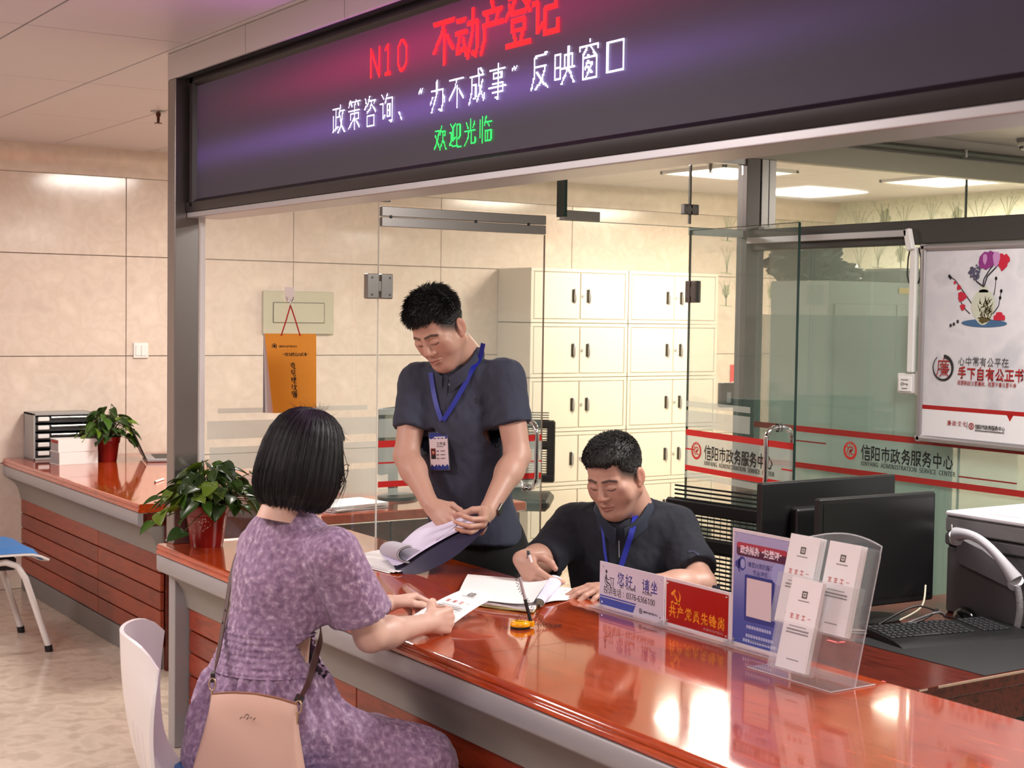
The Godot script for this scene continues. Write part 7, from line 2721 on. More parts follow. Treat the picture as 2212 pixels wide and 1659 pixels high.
func face_tint(base: Color, fade: bool, wide: float) -> Callable:
	return func(p: Vector3, n: Vector3) -> Color:
		var c := base
		var ax := absf(p.x)
		var q := Vector2(ax, p.y)
		# blood under the skin: cheeks, nose tip, ears
		var red := 0.30 * exp(-((ax - 0.042) * (ax - 0.042) + (p.y + 0.03) * (p.y + 0.03)) / 0.0009) * smoothstep(0.02, 0.06, p.z)
		red += 0.5 * exp(-(ax * ax + (p.y + 0.03) * (p.y + 0.03)) / 0.0003) * smoothstep(0.085, 0.1, p.z)
		red += 0.7 * smoothstep(0.076, 0.084, ax) * smoothstep(0.03, -0.02, p.z)
		c = c.lerp(Color(base.r * 0.95, base.g * 0.70, base.b * 0.66), clampf(red, 0, 1))
		if p.z > 0.05:
			var brow := minf(seg2(q, Vector2(0.012, 0.0235), Vector2(0.034, 0.0265)), seg2(q, Vector2(0.034, 0.0265), Vector2(0.053, 0.020)))
			c = c.lerp(Color(0.03, 0.022, 0.02), 0.9 * smoothstep(0.0058, 0.0028, brow))
			var lash := minf(seg2(q, Vector2(0.017, -0.0068), Vector2(0.031, -0.0098)), seg2(q, Vector2(0.031, -0.0098), Vector2(0.048, -0.0058)))
			c = c.lerp(Color(0.03, 0.02, 0.02), 0.9 * smoothstep(0.0028, 0.0010, lash))
			var lip := Vector2(p.x / 0.025, (p.y + 0.0675) / 0.0105).length()
			if p.z > 0.075:
				c = c.lerp(Color(base.r * 0.80, base.g * 0.52, base.b * 0.50), 0.75 * smoothstep(1.1, 0.75, lip))
				c = c.lerp(Color(0.12, 0.05, 0.04), 0.8 * smoothstep(0.0022, 0.001, seg2(q, Vector2(0, -0.067), Vector2(0.025, -0.068))))
		# stubble
		var beard := smoothstep(-0.045, -0.07, p.y) * smoothstep(-0.02, 0.02, p.z)
		c = c.lerp(Color(c.r * 0.80, c.g * 0.78, c.b * 0.78), 0.45 * beard)
		if fade:
			# clipped hair on the temples and neck
			var edge := 0.004 + 0.75 * p.z
			var hair := smoothstep(edge - 0.034, edge + 0.004, p.y) * smoothstep(0.066, 0.046, p.z)
			hair *= 1.0 - smoothstep(0.0795 * wide, 0.083 * wide, ax) * smoothstep(0.045, 0.035, p.y)
			c = c.lerp(Color(0.035, 0.03, 0.03), clampf(hair, 0, 1) * 0.95)
		return c

func hair_field(wide: float, top: float, front: float, cell: float) -> Field:
	var f := Field.new(Vector3(-0.115, -0.095, -0.13), Vector3(0.115, 0.185, 0.125), cell)
	f.ell(Vector3(0, 0.047, -0.014), Vector3(0.0800 * wide, 0.088, 0.0975), 0.01)
	f.ell(Vector3(0, 0.075 + top * 0.5, -0.002), Vector3(0.072 * wide, 0.062 + top * 0.6, 0.086), 0.03)
	f.ell(Vector3(0, 0.088, 0.050), Vector3(0.060 * wide, 0.030 + front, 0.038), 0.02)
	f.ell(Vector3(0, -0.014, 0.088), Vector3(0.070 * wide, 0.082 - front, 0.080), 0.006, 1)
	f.cut(Vector3(0, 0.008, 0), Vector3(0, -1.0, 0.76).normalized(), 0.006)
	for s: float in [-1.0, 1.0]:
		f.ell(Vector3(s * 0.090, -0.006, -0.006), Vector3(0.018, 0.034, 0.022), 0.006, 1)
		# receding corners of the forehead
		f.ell(Vector3(s * 0.062, 0.056, 0.088), Vector3(0.026, 0.034, 0.040), 0.008, 1)
	return f

func short_hair(f: Field, g: Geo, n: int, len: float, sd: int, spike: float) -> void:
	var q := RandomNumberGenerator.new()
	q.seed = sd
	var nz := FastNoiseLite.new()
	nz.seed = sd
	nz.frequency = 1.0
	f.mesh_into(g, Transform3D.IDENTITY, null, func(p: Vector3, _n: Vector3) -> float:
		var r := 0.0032 * nz.get_noise_3d(p.x * 170.0, p.y * 45.0, p.z * 45.0) + 0.0024 * nz.get_noise_3d(p.x * 60.0, p.y * 60.0, p.z * 30.0)
		return r)
	for i in n:
		var d := Vector3(q.randfn(), absf(q.randfn()) * 0.9 + 0.02, q.randfn()).normalized()
		var p := f.hit(Vector3(0, 0.05, -0.01) + d * 0.16, -d, 0.0)
		if f.at(p) > 0.01:
			continue
		var up := smoothstep(0.04, 0.11, p.y)
		var flow := Vector3(0.25 * sin(p.x * 30.0 + sd), -0.40, 0.85) if p.z > -0.03 else Vector3(0.1, -0.9, -0.1)
		var tg := (flow - d * flow.dot(d)).normalized()
		var L := len * q.randf_range(0.6, 1.25) * lerpf(0.5, 1.0, up)
		var lift := q.randf_range(0.10, 0.35) + spike * up * q.randf()
		var e := (tg + d * lift + Vector3(q.randfn(), q.randfn(), q.randfn()) * 0.16).normalized()
		g.tube([p - d * 0.003, p + e * L * 0.5 + d * 0.0015, p + e * L], [0.0015, 0.0012, 0.0002], 3, false)

# hand: W wrist, d towards the knuckles, n out of the palm; right hands have thumb side d x n
func hand(f: Field, W: Vector3, d: Vector3, n: Vector3, right: bool, sc: float, curls: Array, thumb: Array, spread := 0.05) -> Array:
	d = d.normalized()
	n = (n - d * n.dot(d)).normalized()
	var s := d.cross(n) if right else n.cross(d)
	var off := [0.029, 0.0095, -0.0100, -0.0275]
	var fwd := [0.086, 0.090, 0.085, 0.076]
	var len := [0.98, 1.08, 1.0, 0.80]
	var tips := []
	f.ell(W + (d * 0.05 + s * 0.002 - n * 0.001) * sc, Vector3(0.034, 0.046, 0.0155) * sc, 0.01, 0, Basis(s, d, s.cross(d)))
	for k in 4:
		var kn: Vector3 = W + (d * fwd[k] + s * off[k] - n * (0.004 if k < 3 else 0.001)) * sc
		f.cap(W + (d * 0.012 + s * off[k] * 0.55) * sc, kn, 0.0135 * sc, 0.0108 * sc, 0.009)
	f.ell(W + (d * 0.028 + s * 0.021 + n * 0.008) * sc, Vector3(0.017, 0.027, 0.014) * sc, 0.01, 0, Basis(s, d, s.cross(d)))
	for k in 4:
		var kn: Vector3 = W + (d * fwd[k] + s * off[k] - n * (0.003 if k < 3 else 0.0)) * sc
		var a := 0.0
		var p := kn
		var r := [0.0098, 0.0088, 0.0080, 0.0068]
		if k == 3:
			r = [0.0086, 0.0078, 0.0070, 0.006]
		var dir := d
		for j in 3:
			a += curls[k][j]
			dir = (d * cos(a) + n * sin(a) + s * (spread * (1.5 - k))).normalized()
			var L: float = [0.043, 0.027, 0.021][j] * len[k] * sc
			var e := p + dir * L
			f.cap(p, e, r[j] * sc, r[j + 1] * sc, 0.004)
			p = e
		tips.append([p, (n * cos(a) - d * sin(a)) * -1.0, dir])
	var tp: Vector3 = W + (d * 0.022 + s * 0.024 + n * 0.008) * sc
	for j in 3:
		var v: Vector3 = thumb[j]
		var dir := (d * v.x + s * v.y + n * v.z).normalized()
		var e: Vector3 = tp + dir * ([0.038, 0.031, 0.025][j] * sc)
		f.cap(tp, e, [0.0145, 0.0115, 0.0105][j] * sc, [0.0115, 0.0105, 0.0085][j] * sc, 0.006)
		tp = e
		if j == 2:
			tips.append([tp, (dir.cross(n)).normalized(), dir])
	return tips

func hand_tint(base: Color, tips: Array) -> Callable:
	return func(p: Vector3, n: Vector3) -> Color:
		var c := base
		for t: Array in tips:
			var e: float = (p - t[0]).length()
			if e < 0.03:
				c = c.lerp(Color(base.r * 0.97, base.g * 0.74, base.b * 0.70), 0.5 * smoothstep(0.03, 0.008, e))
				if e < 0.013 and n.dot(t[1]) > 0.55:
					c = c.lerp(Color(0.62, 0.40, 0.34), 0.7 * smoothstep(0.0105, 0.007, e))
		return c

# upper arm, forearm and hand in one fine grid
func arm(g: Geo, sh: Vector3, el: Vector3, wr: Vector3, d: Vector3, n: Vector3, right: bool, sc: float, thick: float, curls: Array, thumb: Array, base: Color, spread := 0.05) -> Field:
	var lo := el.min(wr).min(wr + d.normalized() * 0.2 * sc).min(sh) - Vector3.ONE * 0.07
	var hi := el.max(wr).max(wr + d.normalized() * 0.2 * sc).max(sh) + Vector3.ONE * 0.07
	lo = lo.min(wr - Vector3.ONE * 0.13)
	hi = hi.max(wr + Vector3.ONE * 0.13)
	var f := Field.new(lo, hi, 0.0036)
	f.cap(sh, el, 0.052 * thick, 0.041 * thick, 0.02)
	f.cap(el, el.lerp(wr, 0.3), 0.040 * thick, 0.043 * thick, 0.02)
	f.cap(el.lerp(wr, 0.25), wr, 0.042 * thick, 0.0255 * thick, 0.02)
	var ax := (wr - el).normalized()
	f.cap(wr - ax * 0.02, wr + d.normalized() * 0.02, 0.025 * thick, 0.023 * thick, 0.012)
	var tips := hand(f, wr, d, n, right, sc, curls, thumb, spread)
	f.mesh_into(g, Transform3D.IDENTITY, hand_tint(base, tips))
	return f

func put_head(g: Geo, hf: Field, xf: Transform3D, base: Color, fade: bool, wide: float) -> void:
	hf.mesh_into(g, xf, face_tint(base, fade, wide))

# flat ribbon through points, with face normals ns
func ribbon(g: Geo, pts: Array, ns: Array, w: float, thick := 0.0012) -> void:
	var rows := []
	for i in pts.size():
		var tg: Vector3 = (pts[mini(i + 1, pts.size() - 1)] - pts[maxi(i - 1, 0)]).normalized()
		var sd: Vector3 = tg.cross(ns[i]).normalized()
		rows.append([pts[i] - sd * w * 0.5, pts[i], pts[i] + sd * w * 0.5])
	g.sheet(rows, thick)

# points on a garment seen along given lines
func on_cloth(f: Field, targets: Array, lift: float) -> Array:
	var out := []
	for p: Vector3 in targets:
		var dir := (p - CAM).normalized()
		var q := f.hit(p - dir * 0.45, dir, lift)
		if q.distance_to(p) > 0.40:
			q = p if out.is_empty() else out[-1] + (p - targets[out.size() - 1])
		out.append(q)
	return out

func densify(pts: Array, n: int) -> Array:
	var c := Curve3D.new()
	for i in pts.size():
		var tg: Vector3 = (pts[mini(i + 1, pts.size() - 1)] - pts[maxi(i - 1, 0)]) / 6.0
		c.add_point(pts[i], -tg, tg)
	var out := []
	for i in n + 1:
		out.append(c.sample_baked(c.get_baked_length() * i / n, true))
	return out

# collar: a stand round the neck and a folded flap with two points at the front
func collar(t: Node3D, c: Vector3, up: Vector3, front: Vector3, r: float, m: Material, open := 0.35) -> void:
	var side := up.cross(front).normalized()
	var rows := []
	for i in 7:
		var v := i / 6.0
		var row := []
		for j in 41:
			var u := j / 20.0 - 1.0
			var a := u * (PI - open * 0.5)
			var k := absf(u)
			# v 0..0.4 stand, 0.4..1 flap falling outwards
			var up_h: float
			var rr: float
			if v < 0.4:
				up_h = lerpf(-0.012, 0.026, v / 0.4) + 0.010 * (1.0 - k)
				rr = r - 0.002 * v
			else:
				var w := (v - 0.4) / 0.6
				up_h = 0.026 + 0.010 * (1.0 - k) - w * (0.036 + 0.022 * pow(k, 4.0))
				rr = r + 0.004 + w * (0.018 + 0.012 * (1.0 - k))
			var dirv := front * -cos(a) + side * sin(a)
			var p := c + dirv * rr + up * up_h
			p += front * (0.020 * pow(k, 3.0)) - up * (0.032 * pow(k, 3.0))
			row.append(p)
		rows.append(row)
	var g := Geo.new()
	g.sheet(rows, 0.002)
	obj("collar", g, m, t)

func build_people() -> void:
	standing_man()
	seated_man()
	woman()

func person(label: String, at: Vector3) -> Node3D:
	return thing("person", label, "person", at)

func standing_man() -> void:
	var t := person("standing man in a dark blue-grey polo shirt with lanyard badge, looking down at a folder", Vector3.ZERO)
	var base := Color(0.56, 0.325, 0.245)
	var sk := skin(Color(1, 1, 1))
	var shR: Vector3 = Vector3(-1.458, 1.315, -0.734)
	var shL: Vector3 = Vector3(-1.2, 1.337, -0.929)
	var elR: Vector3 = Vector3(-1.399, 1.066, -0.658)
	var elL: Vector3 = Vector3(-1.123, 1.079, -0.933)
	var wrR: Vector3 = Vector3(-1.216, 0.917, -0.65)
	var wrL: Vector3 = Vector3(-1.028, 0.908, -0.753)
	var neck: Vector3 = Vector3(-1.354, 1.36, -0.825)
	var hb := face_basis(34, 32, 9)
	var hc: Vector3 = Vector3(-1.314, 1.498, -0.733)
	var hx := Transform3D(hb, hc)
	var front := (T0 * 0.88 - R0 * 0.47)
	var left := Vector3.UP.cross(front).normalized()
	var pel: Vector3 = Vector3(-1.36, 0.73, -0.943)
	var chest: Vector3 = Vector3(-1.357, 1.191, -0.842)
	var g := Geo.new()
	put_head(g, head_field(1.06, 1.18, 0.0029), hx, base, true, 1.06)
	var plain := func(_p: Vector3, _n: Vector3) -> Color: return base
	# trunk under the clothes
	var bf := Field.new(Vector3(-1.75, 0.60, -1.25), Vector3(-0.95, 1.55, -0.45), 0.012)
	bf.cap(hx * Vector3(0, -0.11, -0.04), neck + Vector3(0, 0.01, 0), 0.056, 0.062, 0.03)
	bf.cap(neck - front * 0.02, chest - front * 0.02, 0.06, 0.085, 0.03)
	bf.cap(chest - front * 0.02, pel - front * 0.01, 0.085, 0.085, 0.03)
	bf.cap(neck - Vector3(0, 0.03, 0), shR, 0.042, 0.04, 0.03)
	bf.cap(neck - Vector3(0, 0.03, 0), shL, 0.042, 0.04, 0.03)
	bf.mesh_into(g, Transform3D.IDENTITY, plain)
	# arms: right hand points down on the pages, left hand holds the cover between thumb and fingers
	var dR: Vector3 = Vector3(-1.107, 0.854, -0.683) - wrR
	var dL: Vector3 = Vector3(-0.946, 0.861, -0.674) - wrL
	arm(g, shR, elR, wrR, dR, (-T0 * 0.75 - Vector3.UP * 0.35 + R0 * 0.35), true, 1.02, 1.04, [[0.35, 0.5, 0.3], [0.5, 0.6, 0.4], [0.6, 0.7, 0.4], [0.7, 0.7, 0.4]], [Vector3(0.75, 0.55, 0.35), Vector3(0.95, 0.1, 0.3), Vector3(1.0, -0.1, 0.2)], base)
	arm(g, shL, elL, wrL, dL, (-R0 * 0.95 + Vector3.UP * 0.25 - T0 * 0.2), false, 1.0, 1.06, [[1.0, 0.6, 0.3], [0.9, 0.6, 0.3], [0.8, 0.6, 0.3], [0.7, 0.6, 0.35]], [Vector3(0.35, -0.1, 0.9), Vector3(0.3, -0.5, 0.9), Vector3(0.2, -0.4, 0.95)], base)
	obj("body", g, sk, t)
	# hair
	var hf := hair_field(1.06, 0.016, 0.006, 0.0034)
	g = Geo.new()
	short_hair(hf, g, 3400, 0.024, 4, 0.9)
	var o := obj("hair", g, mk(Color(0.05, 0.046, 0.048), 0.6), t)
	o.transform = hx
	# polo shirt
	var f := Field.new(Vector3(-1.85, 0.70, -1.30), Vector3(-0.90, 1.50, -0.42), 0.0075)
	var belly: Vector3 = Vector3(-1.355, 0.947, -0.879)
	var hem: Vector3 = Vector3(-1.353, 0.754, -0.919)
	var tb := Basis(left, Vector3.UP, front)
	f.ell(chest + Vector3(0, -0.01, 0), Vector3(0.168, 0.20, 0.118), 0.02, 0, tb)
	f.ell(belly, Vector3(0.160, 0.22, 0.128), 0.05, 0, tb)
	f.ell(hem, Vector3(0.168, 0.20, 0.13), 0.05, 0, tb)
	f.cap(neck + Vector3(0, -0.012, 0), shR + Vector3(0, -0.005, 0), 0.064, 0.060, 0.05)
	f.cap(neck + Vector3(0, -0.012, 0), shL + Vector3(0, -0.005, 0), 0.064, 0.062, 0.05)
	f.cap(neck + Vector3(0, -0.05, 0) - front * 0.03, chest - front * 0.02, 0.08, 0.12, 0.05)
	var cuR := shR.lerp(elR, 0.64)
	var cuL := shL.lerp(elL, 0.60)
	var aR := (elR - shR).normalized()
	var aL := (elL - shL).normalized()
	f.cap(shR, cuR + aR * 0.04, 0.066, 0.064, 0.028)
	f.cap(shL, cuL + aL * 0.04, 0.068, 0.068, 0.028)
	f.cut(cuR, aR, 0.003, 0.10)
	f.cut(cuL, aL, 0.003, 0.10)
	f.cut(Vector3(0, Vector3(-1.354, 0.761, -0.919).y, 0), Vector3.DOWN, 0.003)
	f.cap(neck, Vector3(-1.328, 1.396, -0.812), 0.075, 0.066, 0.03)
	f.cut(Vector3(-1.329, 1.393, -0.811), (Vector3.UP * 0.86 + front * 0.50).normalized(), 0.004, 0.12)
	var fold := FastNoiseLite.new()
	fold.seed = 15
	fold.frequency = 1.0
	var wrinkle := func(p: Vector3, n: Vector3) -> float:
		var q := 0.006 * fold.get_noise_3d(p.x * 9.0, p.y * 3.2, p.z * 9.0) + 0.0035 * fold.get_noise_3d(p.x * 22.0 + p.y * 9.0, p.y * 8.0, p.z * 22.0)
		# creases from the armpits
		for a: Array in [[cuR + left * 0.05, 1.0], [cuL - left * 0.06, -1.0]]:
			var v: Vector3 = p - a[0]
			q += 0.004 * sin(v.dot(Vector3(0, 1, 0) + left * a[1] * 0.8) * 110.0) * exp(-v.length_squared() / 0.010)
		return q
	g = Geo.new()
	f.mesh_into(g, Transform3D.IDENTITY, null, wrinkle)
	var navy := cloth(Color(0.21, 0.225, 0.295), 0.25, 0.02, 24.0)
	obj("polo_shirt", g, navy, t)
	collar(t, Vector3(-1.329, 1.399, -0.811), (Vector3.UP * 0.86 + front * 0.50).normalized(), (front * 0.86 - Vector3.UP * 0.50).normalized(), 0.070, navy)
	# placket and button
	var pl := on_cloth(f, [Vector3(-1.27, 1.345, -0.732), Vector3(-1.27, 1.309, -0.729), Vector3(-1.271, 1.273, -0.725), Vector3(-1.27, 1.231, -0.722)], 0.003)
	g = Geo.new()
	var ns := []
	for p in pl:
		ns.append(front)
	ribbon(g, pl, ns, 0.026, 0.002)
	obj("placket", g, navy, t)
	g = Geo.new()
	var bp: Vector3 = on_cloth(f, [Vector3(-1.26, 1.317, -0.745)], 0.006)[0]
	g.lathe([Vector2(0, 0.0), Vector2(0.002, 0.001), Vector2(0.0045, 0.002), Vector2(0.0055, 0.0)], 14, Transform3D(Basis(left, front, left.cross(front)), bp))
	obj("button", g, mk(Color(0.62, 0.64, 0.68), 0.3), t)
	g = Geo.new()
	var lp: Vector3 = on_cloth(f, [Vector3(-1.209, 1.263, -0.818)], 0.004)[0]
	for k in 12:
		var a0 := TAU * k / 12.0
		var a1 := TAU * (k + 1) / 12.0
		g.quad(lp + left * cos(a0) * 0.0042 + Vector3.UP * sin(a0) * 0.005, lp + left * cos(a1) * 0.0042 + Vector3.UP * sin(a1) * 0.005, lp + left * cos(a1) * 0.008 + Vector3.UP * sin(a1) * 0.0095, lp + left * cos(a0) * 0.008 + Vector3.UP * sin(a0) * 0.0095, front)
	obj("chest_badge", g, mk(Color(0.035, 0.04, 0.06), 0.5), t)
	# lanyard and card
	var blue := mk(Color(0.07, 0.13, 0.58), 0.45)
	for path: Array in [[Vector3(-1.239, 1.456, -0.862), Vector3(-1.209, 1.405, -0.83), Vector3(-1.22, 1.373, -0.811), Vector3(-1.232, 1.318, -0.787), Vector3(-1.25, 1.252, -0.755), Vector3(-1.267, 1.195, -0.724)], [Vector3(-1.298, 1.356, -0.691), Vector3(-1.29, 1.293, -0.698), Vector3(-1.28, 1.239, -0.707), Vector3(-1.27, 1.195, -0.719)]]:
		var pts := densify(on_cloth(f, path, 0.009), 16)
		ns = []
		for p in pts:
			ns.append((front * 0.9 + (T0 * 0.4)).normalized())
		g = Geo.new()
		ribbon(g, pts, ns, 0.0165, 0.0012)
		obj("lanyard", g, blue, t)
	var cp: Vector3 = on_cloth(f, [Vector3(-1.252, 1.093, -0.702)], 0.012)[0]
	badge(t, cp, (left * 0.995 + Vector3.UP * 0.08).normalized(), front)
	# wristwatch on the left wrist
	var ax := (wrL - elL).normalized()
	var wp := wrL - ax * 0.028
	var e0 := ax.cross(Vector3.UP).normalized()
	var e1 := e0.cross(ax).normalized()
	var ring := []
	for k in 3:
		var row := []
		for j in 24:
			var a := TAU * j / 24.0
			row.append(wp + ax * ((k - 1) * 0.011) + (e0 * cos(a) + e1 * sin(a)) * 0.0305)
		ring.append(row)
	g = Geo.new()
	g.sheet(ring, -0.002, true)
	obj("watch_strap", g, M.black, t)
	g = Geo.new()
	var wd: Vector3 = (R0 * 0.85 - Vector3.UP * 0.25 + T0 * 0.3).normalized()
	wd = (wd - ax * wd.dot(ax)).normalized()
	g.box(wp + wd * 0.034, Vector3(0.034, 0.009, 0.036), 0.003, Basis(ax, wd, ax.cross(wd)))
	obj("watch_case", g, M.steel, t)
	g = Geo.new()
	g.box(wp + wd * 0.0388, Vector3(0.027, 0.001, 0.029), 0.0, Basis(ax, wd, ax.cross(wd)))
	obj("watch_face", g, M.blackgloss, t)
	# trousers and shoes
	var tf := Field.new(Vector3(-1.75, 0.0, -1.35), Vector3(-0.95, 0.96, -0.62), 0.012)
	tf.ell(pel + Vector3(0, 0.02, 0), Vector3(0.165, 0.15, 0.125), 0.03, 0, tb)
	for s: float in [-1.0, 1.0]:
		var hip := pel + left * (0.085 * s) - Vector3(0, 0.04, 0)
		var kn := hip + Vector3(0, -0.36, 0) + front * 0.03
		var an := Vector3(kn.x, 0.09, kn.z) - front * 0.04 + left * (0.02 * s)
		tf.cap(hip, kn, 0.098, 0.072, 0.04)
		tf.cap(kn, an, 0.072, 0.056, 0.03)
	tf.cut(Vector3(0, 0.07, 0), Vector3.DOWN, 0.004)
	g = Geo.new()
	tf.mesh_into(g)
	obj("trousers", g, cloth(Color(0.03, 0.032, 0.038)), t)
	for s: float in [-1.0, 1.0]:
		var an := pel + left * (0.105 * s) - front * 0.01
		g = Geo.new()
		shoe(g, Vector3(an.x, 0, an.z), front, left)
		obj("shoe", g, M.black, t)

func shoe(g: Geo, at: Vector3, front: Vector3, left: Vector3) -> void:
	var rows := []
	for i in 12:
		var v := i / 11.0
		var row := []
		for j in 16:
			var a := TAU * j / 16.0
			var w := 0.046 * (0.75 + 0.35 * sin(PI * v)) * (1.0 if v > 0.0 and v < 1.0 else 0.3)
			var hh := lerpf(0.085, 0.045, v) * (1.0 if v < 1.0 else 0.4)
			row.append(at + front * (v * 0.27 - 0.08) + left * (cos(a) * w) + Vector3.UP * maxf(0.0, hh * 0.5 + sin(a) * hh * 0.5))
		rows.append(row)
	g.sheet(rows, 0.0, true)

# staff card in a clear sleeve hanging from a clip; at = centre of the card
func badge(t: Node3D, at: Vector3, right: Vector3, out: Vector3) -> void:
	out = (out - right * out.dot(right)).normalized()
	var up := out.cross(right).normalized()
	var bs := Basis(right, up, out)
	var X := Transform3D(bs, at)
	var g := Geo.new()
	g.box(X * Vector3(0, 0.088, 0), Vector3(0.0155, 0.017, 0.006), 0.001, bs)
	g.box(X * Vector3(0, 0.073, 0), Vector3(0.008, 0.02, 0.004), 0.001, bs)
	obj("white_clip", g, M.white, t)
	g = Geo.new()
	g.box(at, Vector3(0.080, 0.134, 0.003), 0.001, bs)
	obj("card_sleeve", g, mk(Color(0.20, 0.21, 0.24), 0.2), t)
	g = Geo.new()
	g.box(X * Vector3(0, 0, 0.0018), Vector3(0.072, 0.126, 0.001), 0.0, bs)
	obj("card", g, mk(Color(0.86, 0.80, 0.82), 0.3), t)
	var z := 0.0026
	var Q := func(gg: Geo, x0: float, y0: float, x1: float, y1: float, zz: float) -> void:
		gg.quad(X * Vector3(x0, y0, zz), X * Vector3(x1, y0, zz), X * Vector3(x1, y1, zz), X * Vector3(x0, y1, zz), out)
	g = Geo.new()
	Q.call(g, -0.036, 0.045, 0.036, 0.063, z)
	Q.call(g, -0.036, -0.063, 0.036, -0.052, z)
	for k in 5:
		var x := -0.036 + k * 0.0144
		g.tri(X * Vector3(x, -0.052, z), X * Vector3(x + 0.0144, -0.052, z), X * Vector3(x + 0.005 + 0.004 * sin(k * 2.0), -0.044, z), out, out, out)
		g.tri(X * Vector3(x, 0.045, z), X * Vector3(x + 0.0144, 0.045, z), X * Vector3(x + 0.009, 0.041, z), out, out, out)
	obj("blue_print", g, mk(Color(0.10, 0.19, 0.52), 0.3), t)
	g = Geo.new()
	Q.call(g, -0.032, -0.026, -0.013, 0.010, z)
	obj("photo_ground", g, mk(Color(0.42, 0.05, 0.06), 0.3), t)
	g = Geo.new()
	for k in 14:
		var a0 := TAU * k / 14.0
		var a1 := TAU * (k + 1) / 14.0
		var c := Vector3(-0.0225, -0.003, z + 0.0003)
		g.tri(X * c, X * (c + Vector3(cos(a0) * 0.0045, sin(a0) * 0.006, 0)), X * (c + Vector3(cos(a1) * 0.0045, sin(a1) * 0.006, 0)), out, out, out)
	obj("photo_face", g, mk(Color(0.80, 0.56, 0.46), 0.4), t)
	g = Geo.new()
	Q.call(g, -0.0275, 0.0015, -0.0175, 0.006, z + 0.0005)
	Q.call(g, -0.031, -0.026, -0.014, -0.0125, z + 0.0003)
	obj("photo_suit", g, mk(Color(0.03, 0.03, 0.05), 0.4), t)
	g = Geo.new()
	text_line(g, "工作证", X * Vector3(-0.008, 0.031, z), right, -up, 0.0112, 0.0125, 0.13, 0.9)
	for k in 3:
		print_bars(g, X * Vector3(-0.010, 0.002 - k * 0.0125, z), right, -up, 0.010, 0.0035, k + 2)
		print_bars(g, X * Vector3(0.006, 0.002 - k * 0.0125, z), right, -up, 0.018, 0.0030, k + 6)
	print_bars(g, X * Vector3(-0.008, 0.017, z), right, -up, 0.028, 0.0022, 3)
	obj("black_print", g, M.ink, t)
	g = Geo.new()
	print_bars(g, X * Vector3(-0.016, 0.050, z + 0.0003), right, -up, 0.045, 0.005, 4)
	obj("white_print", g, M.white, t)

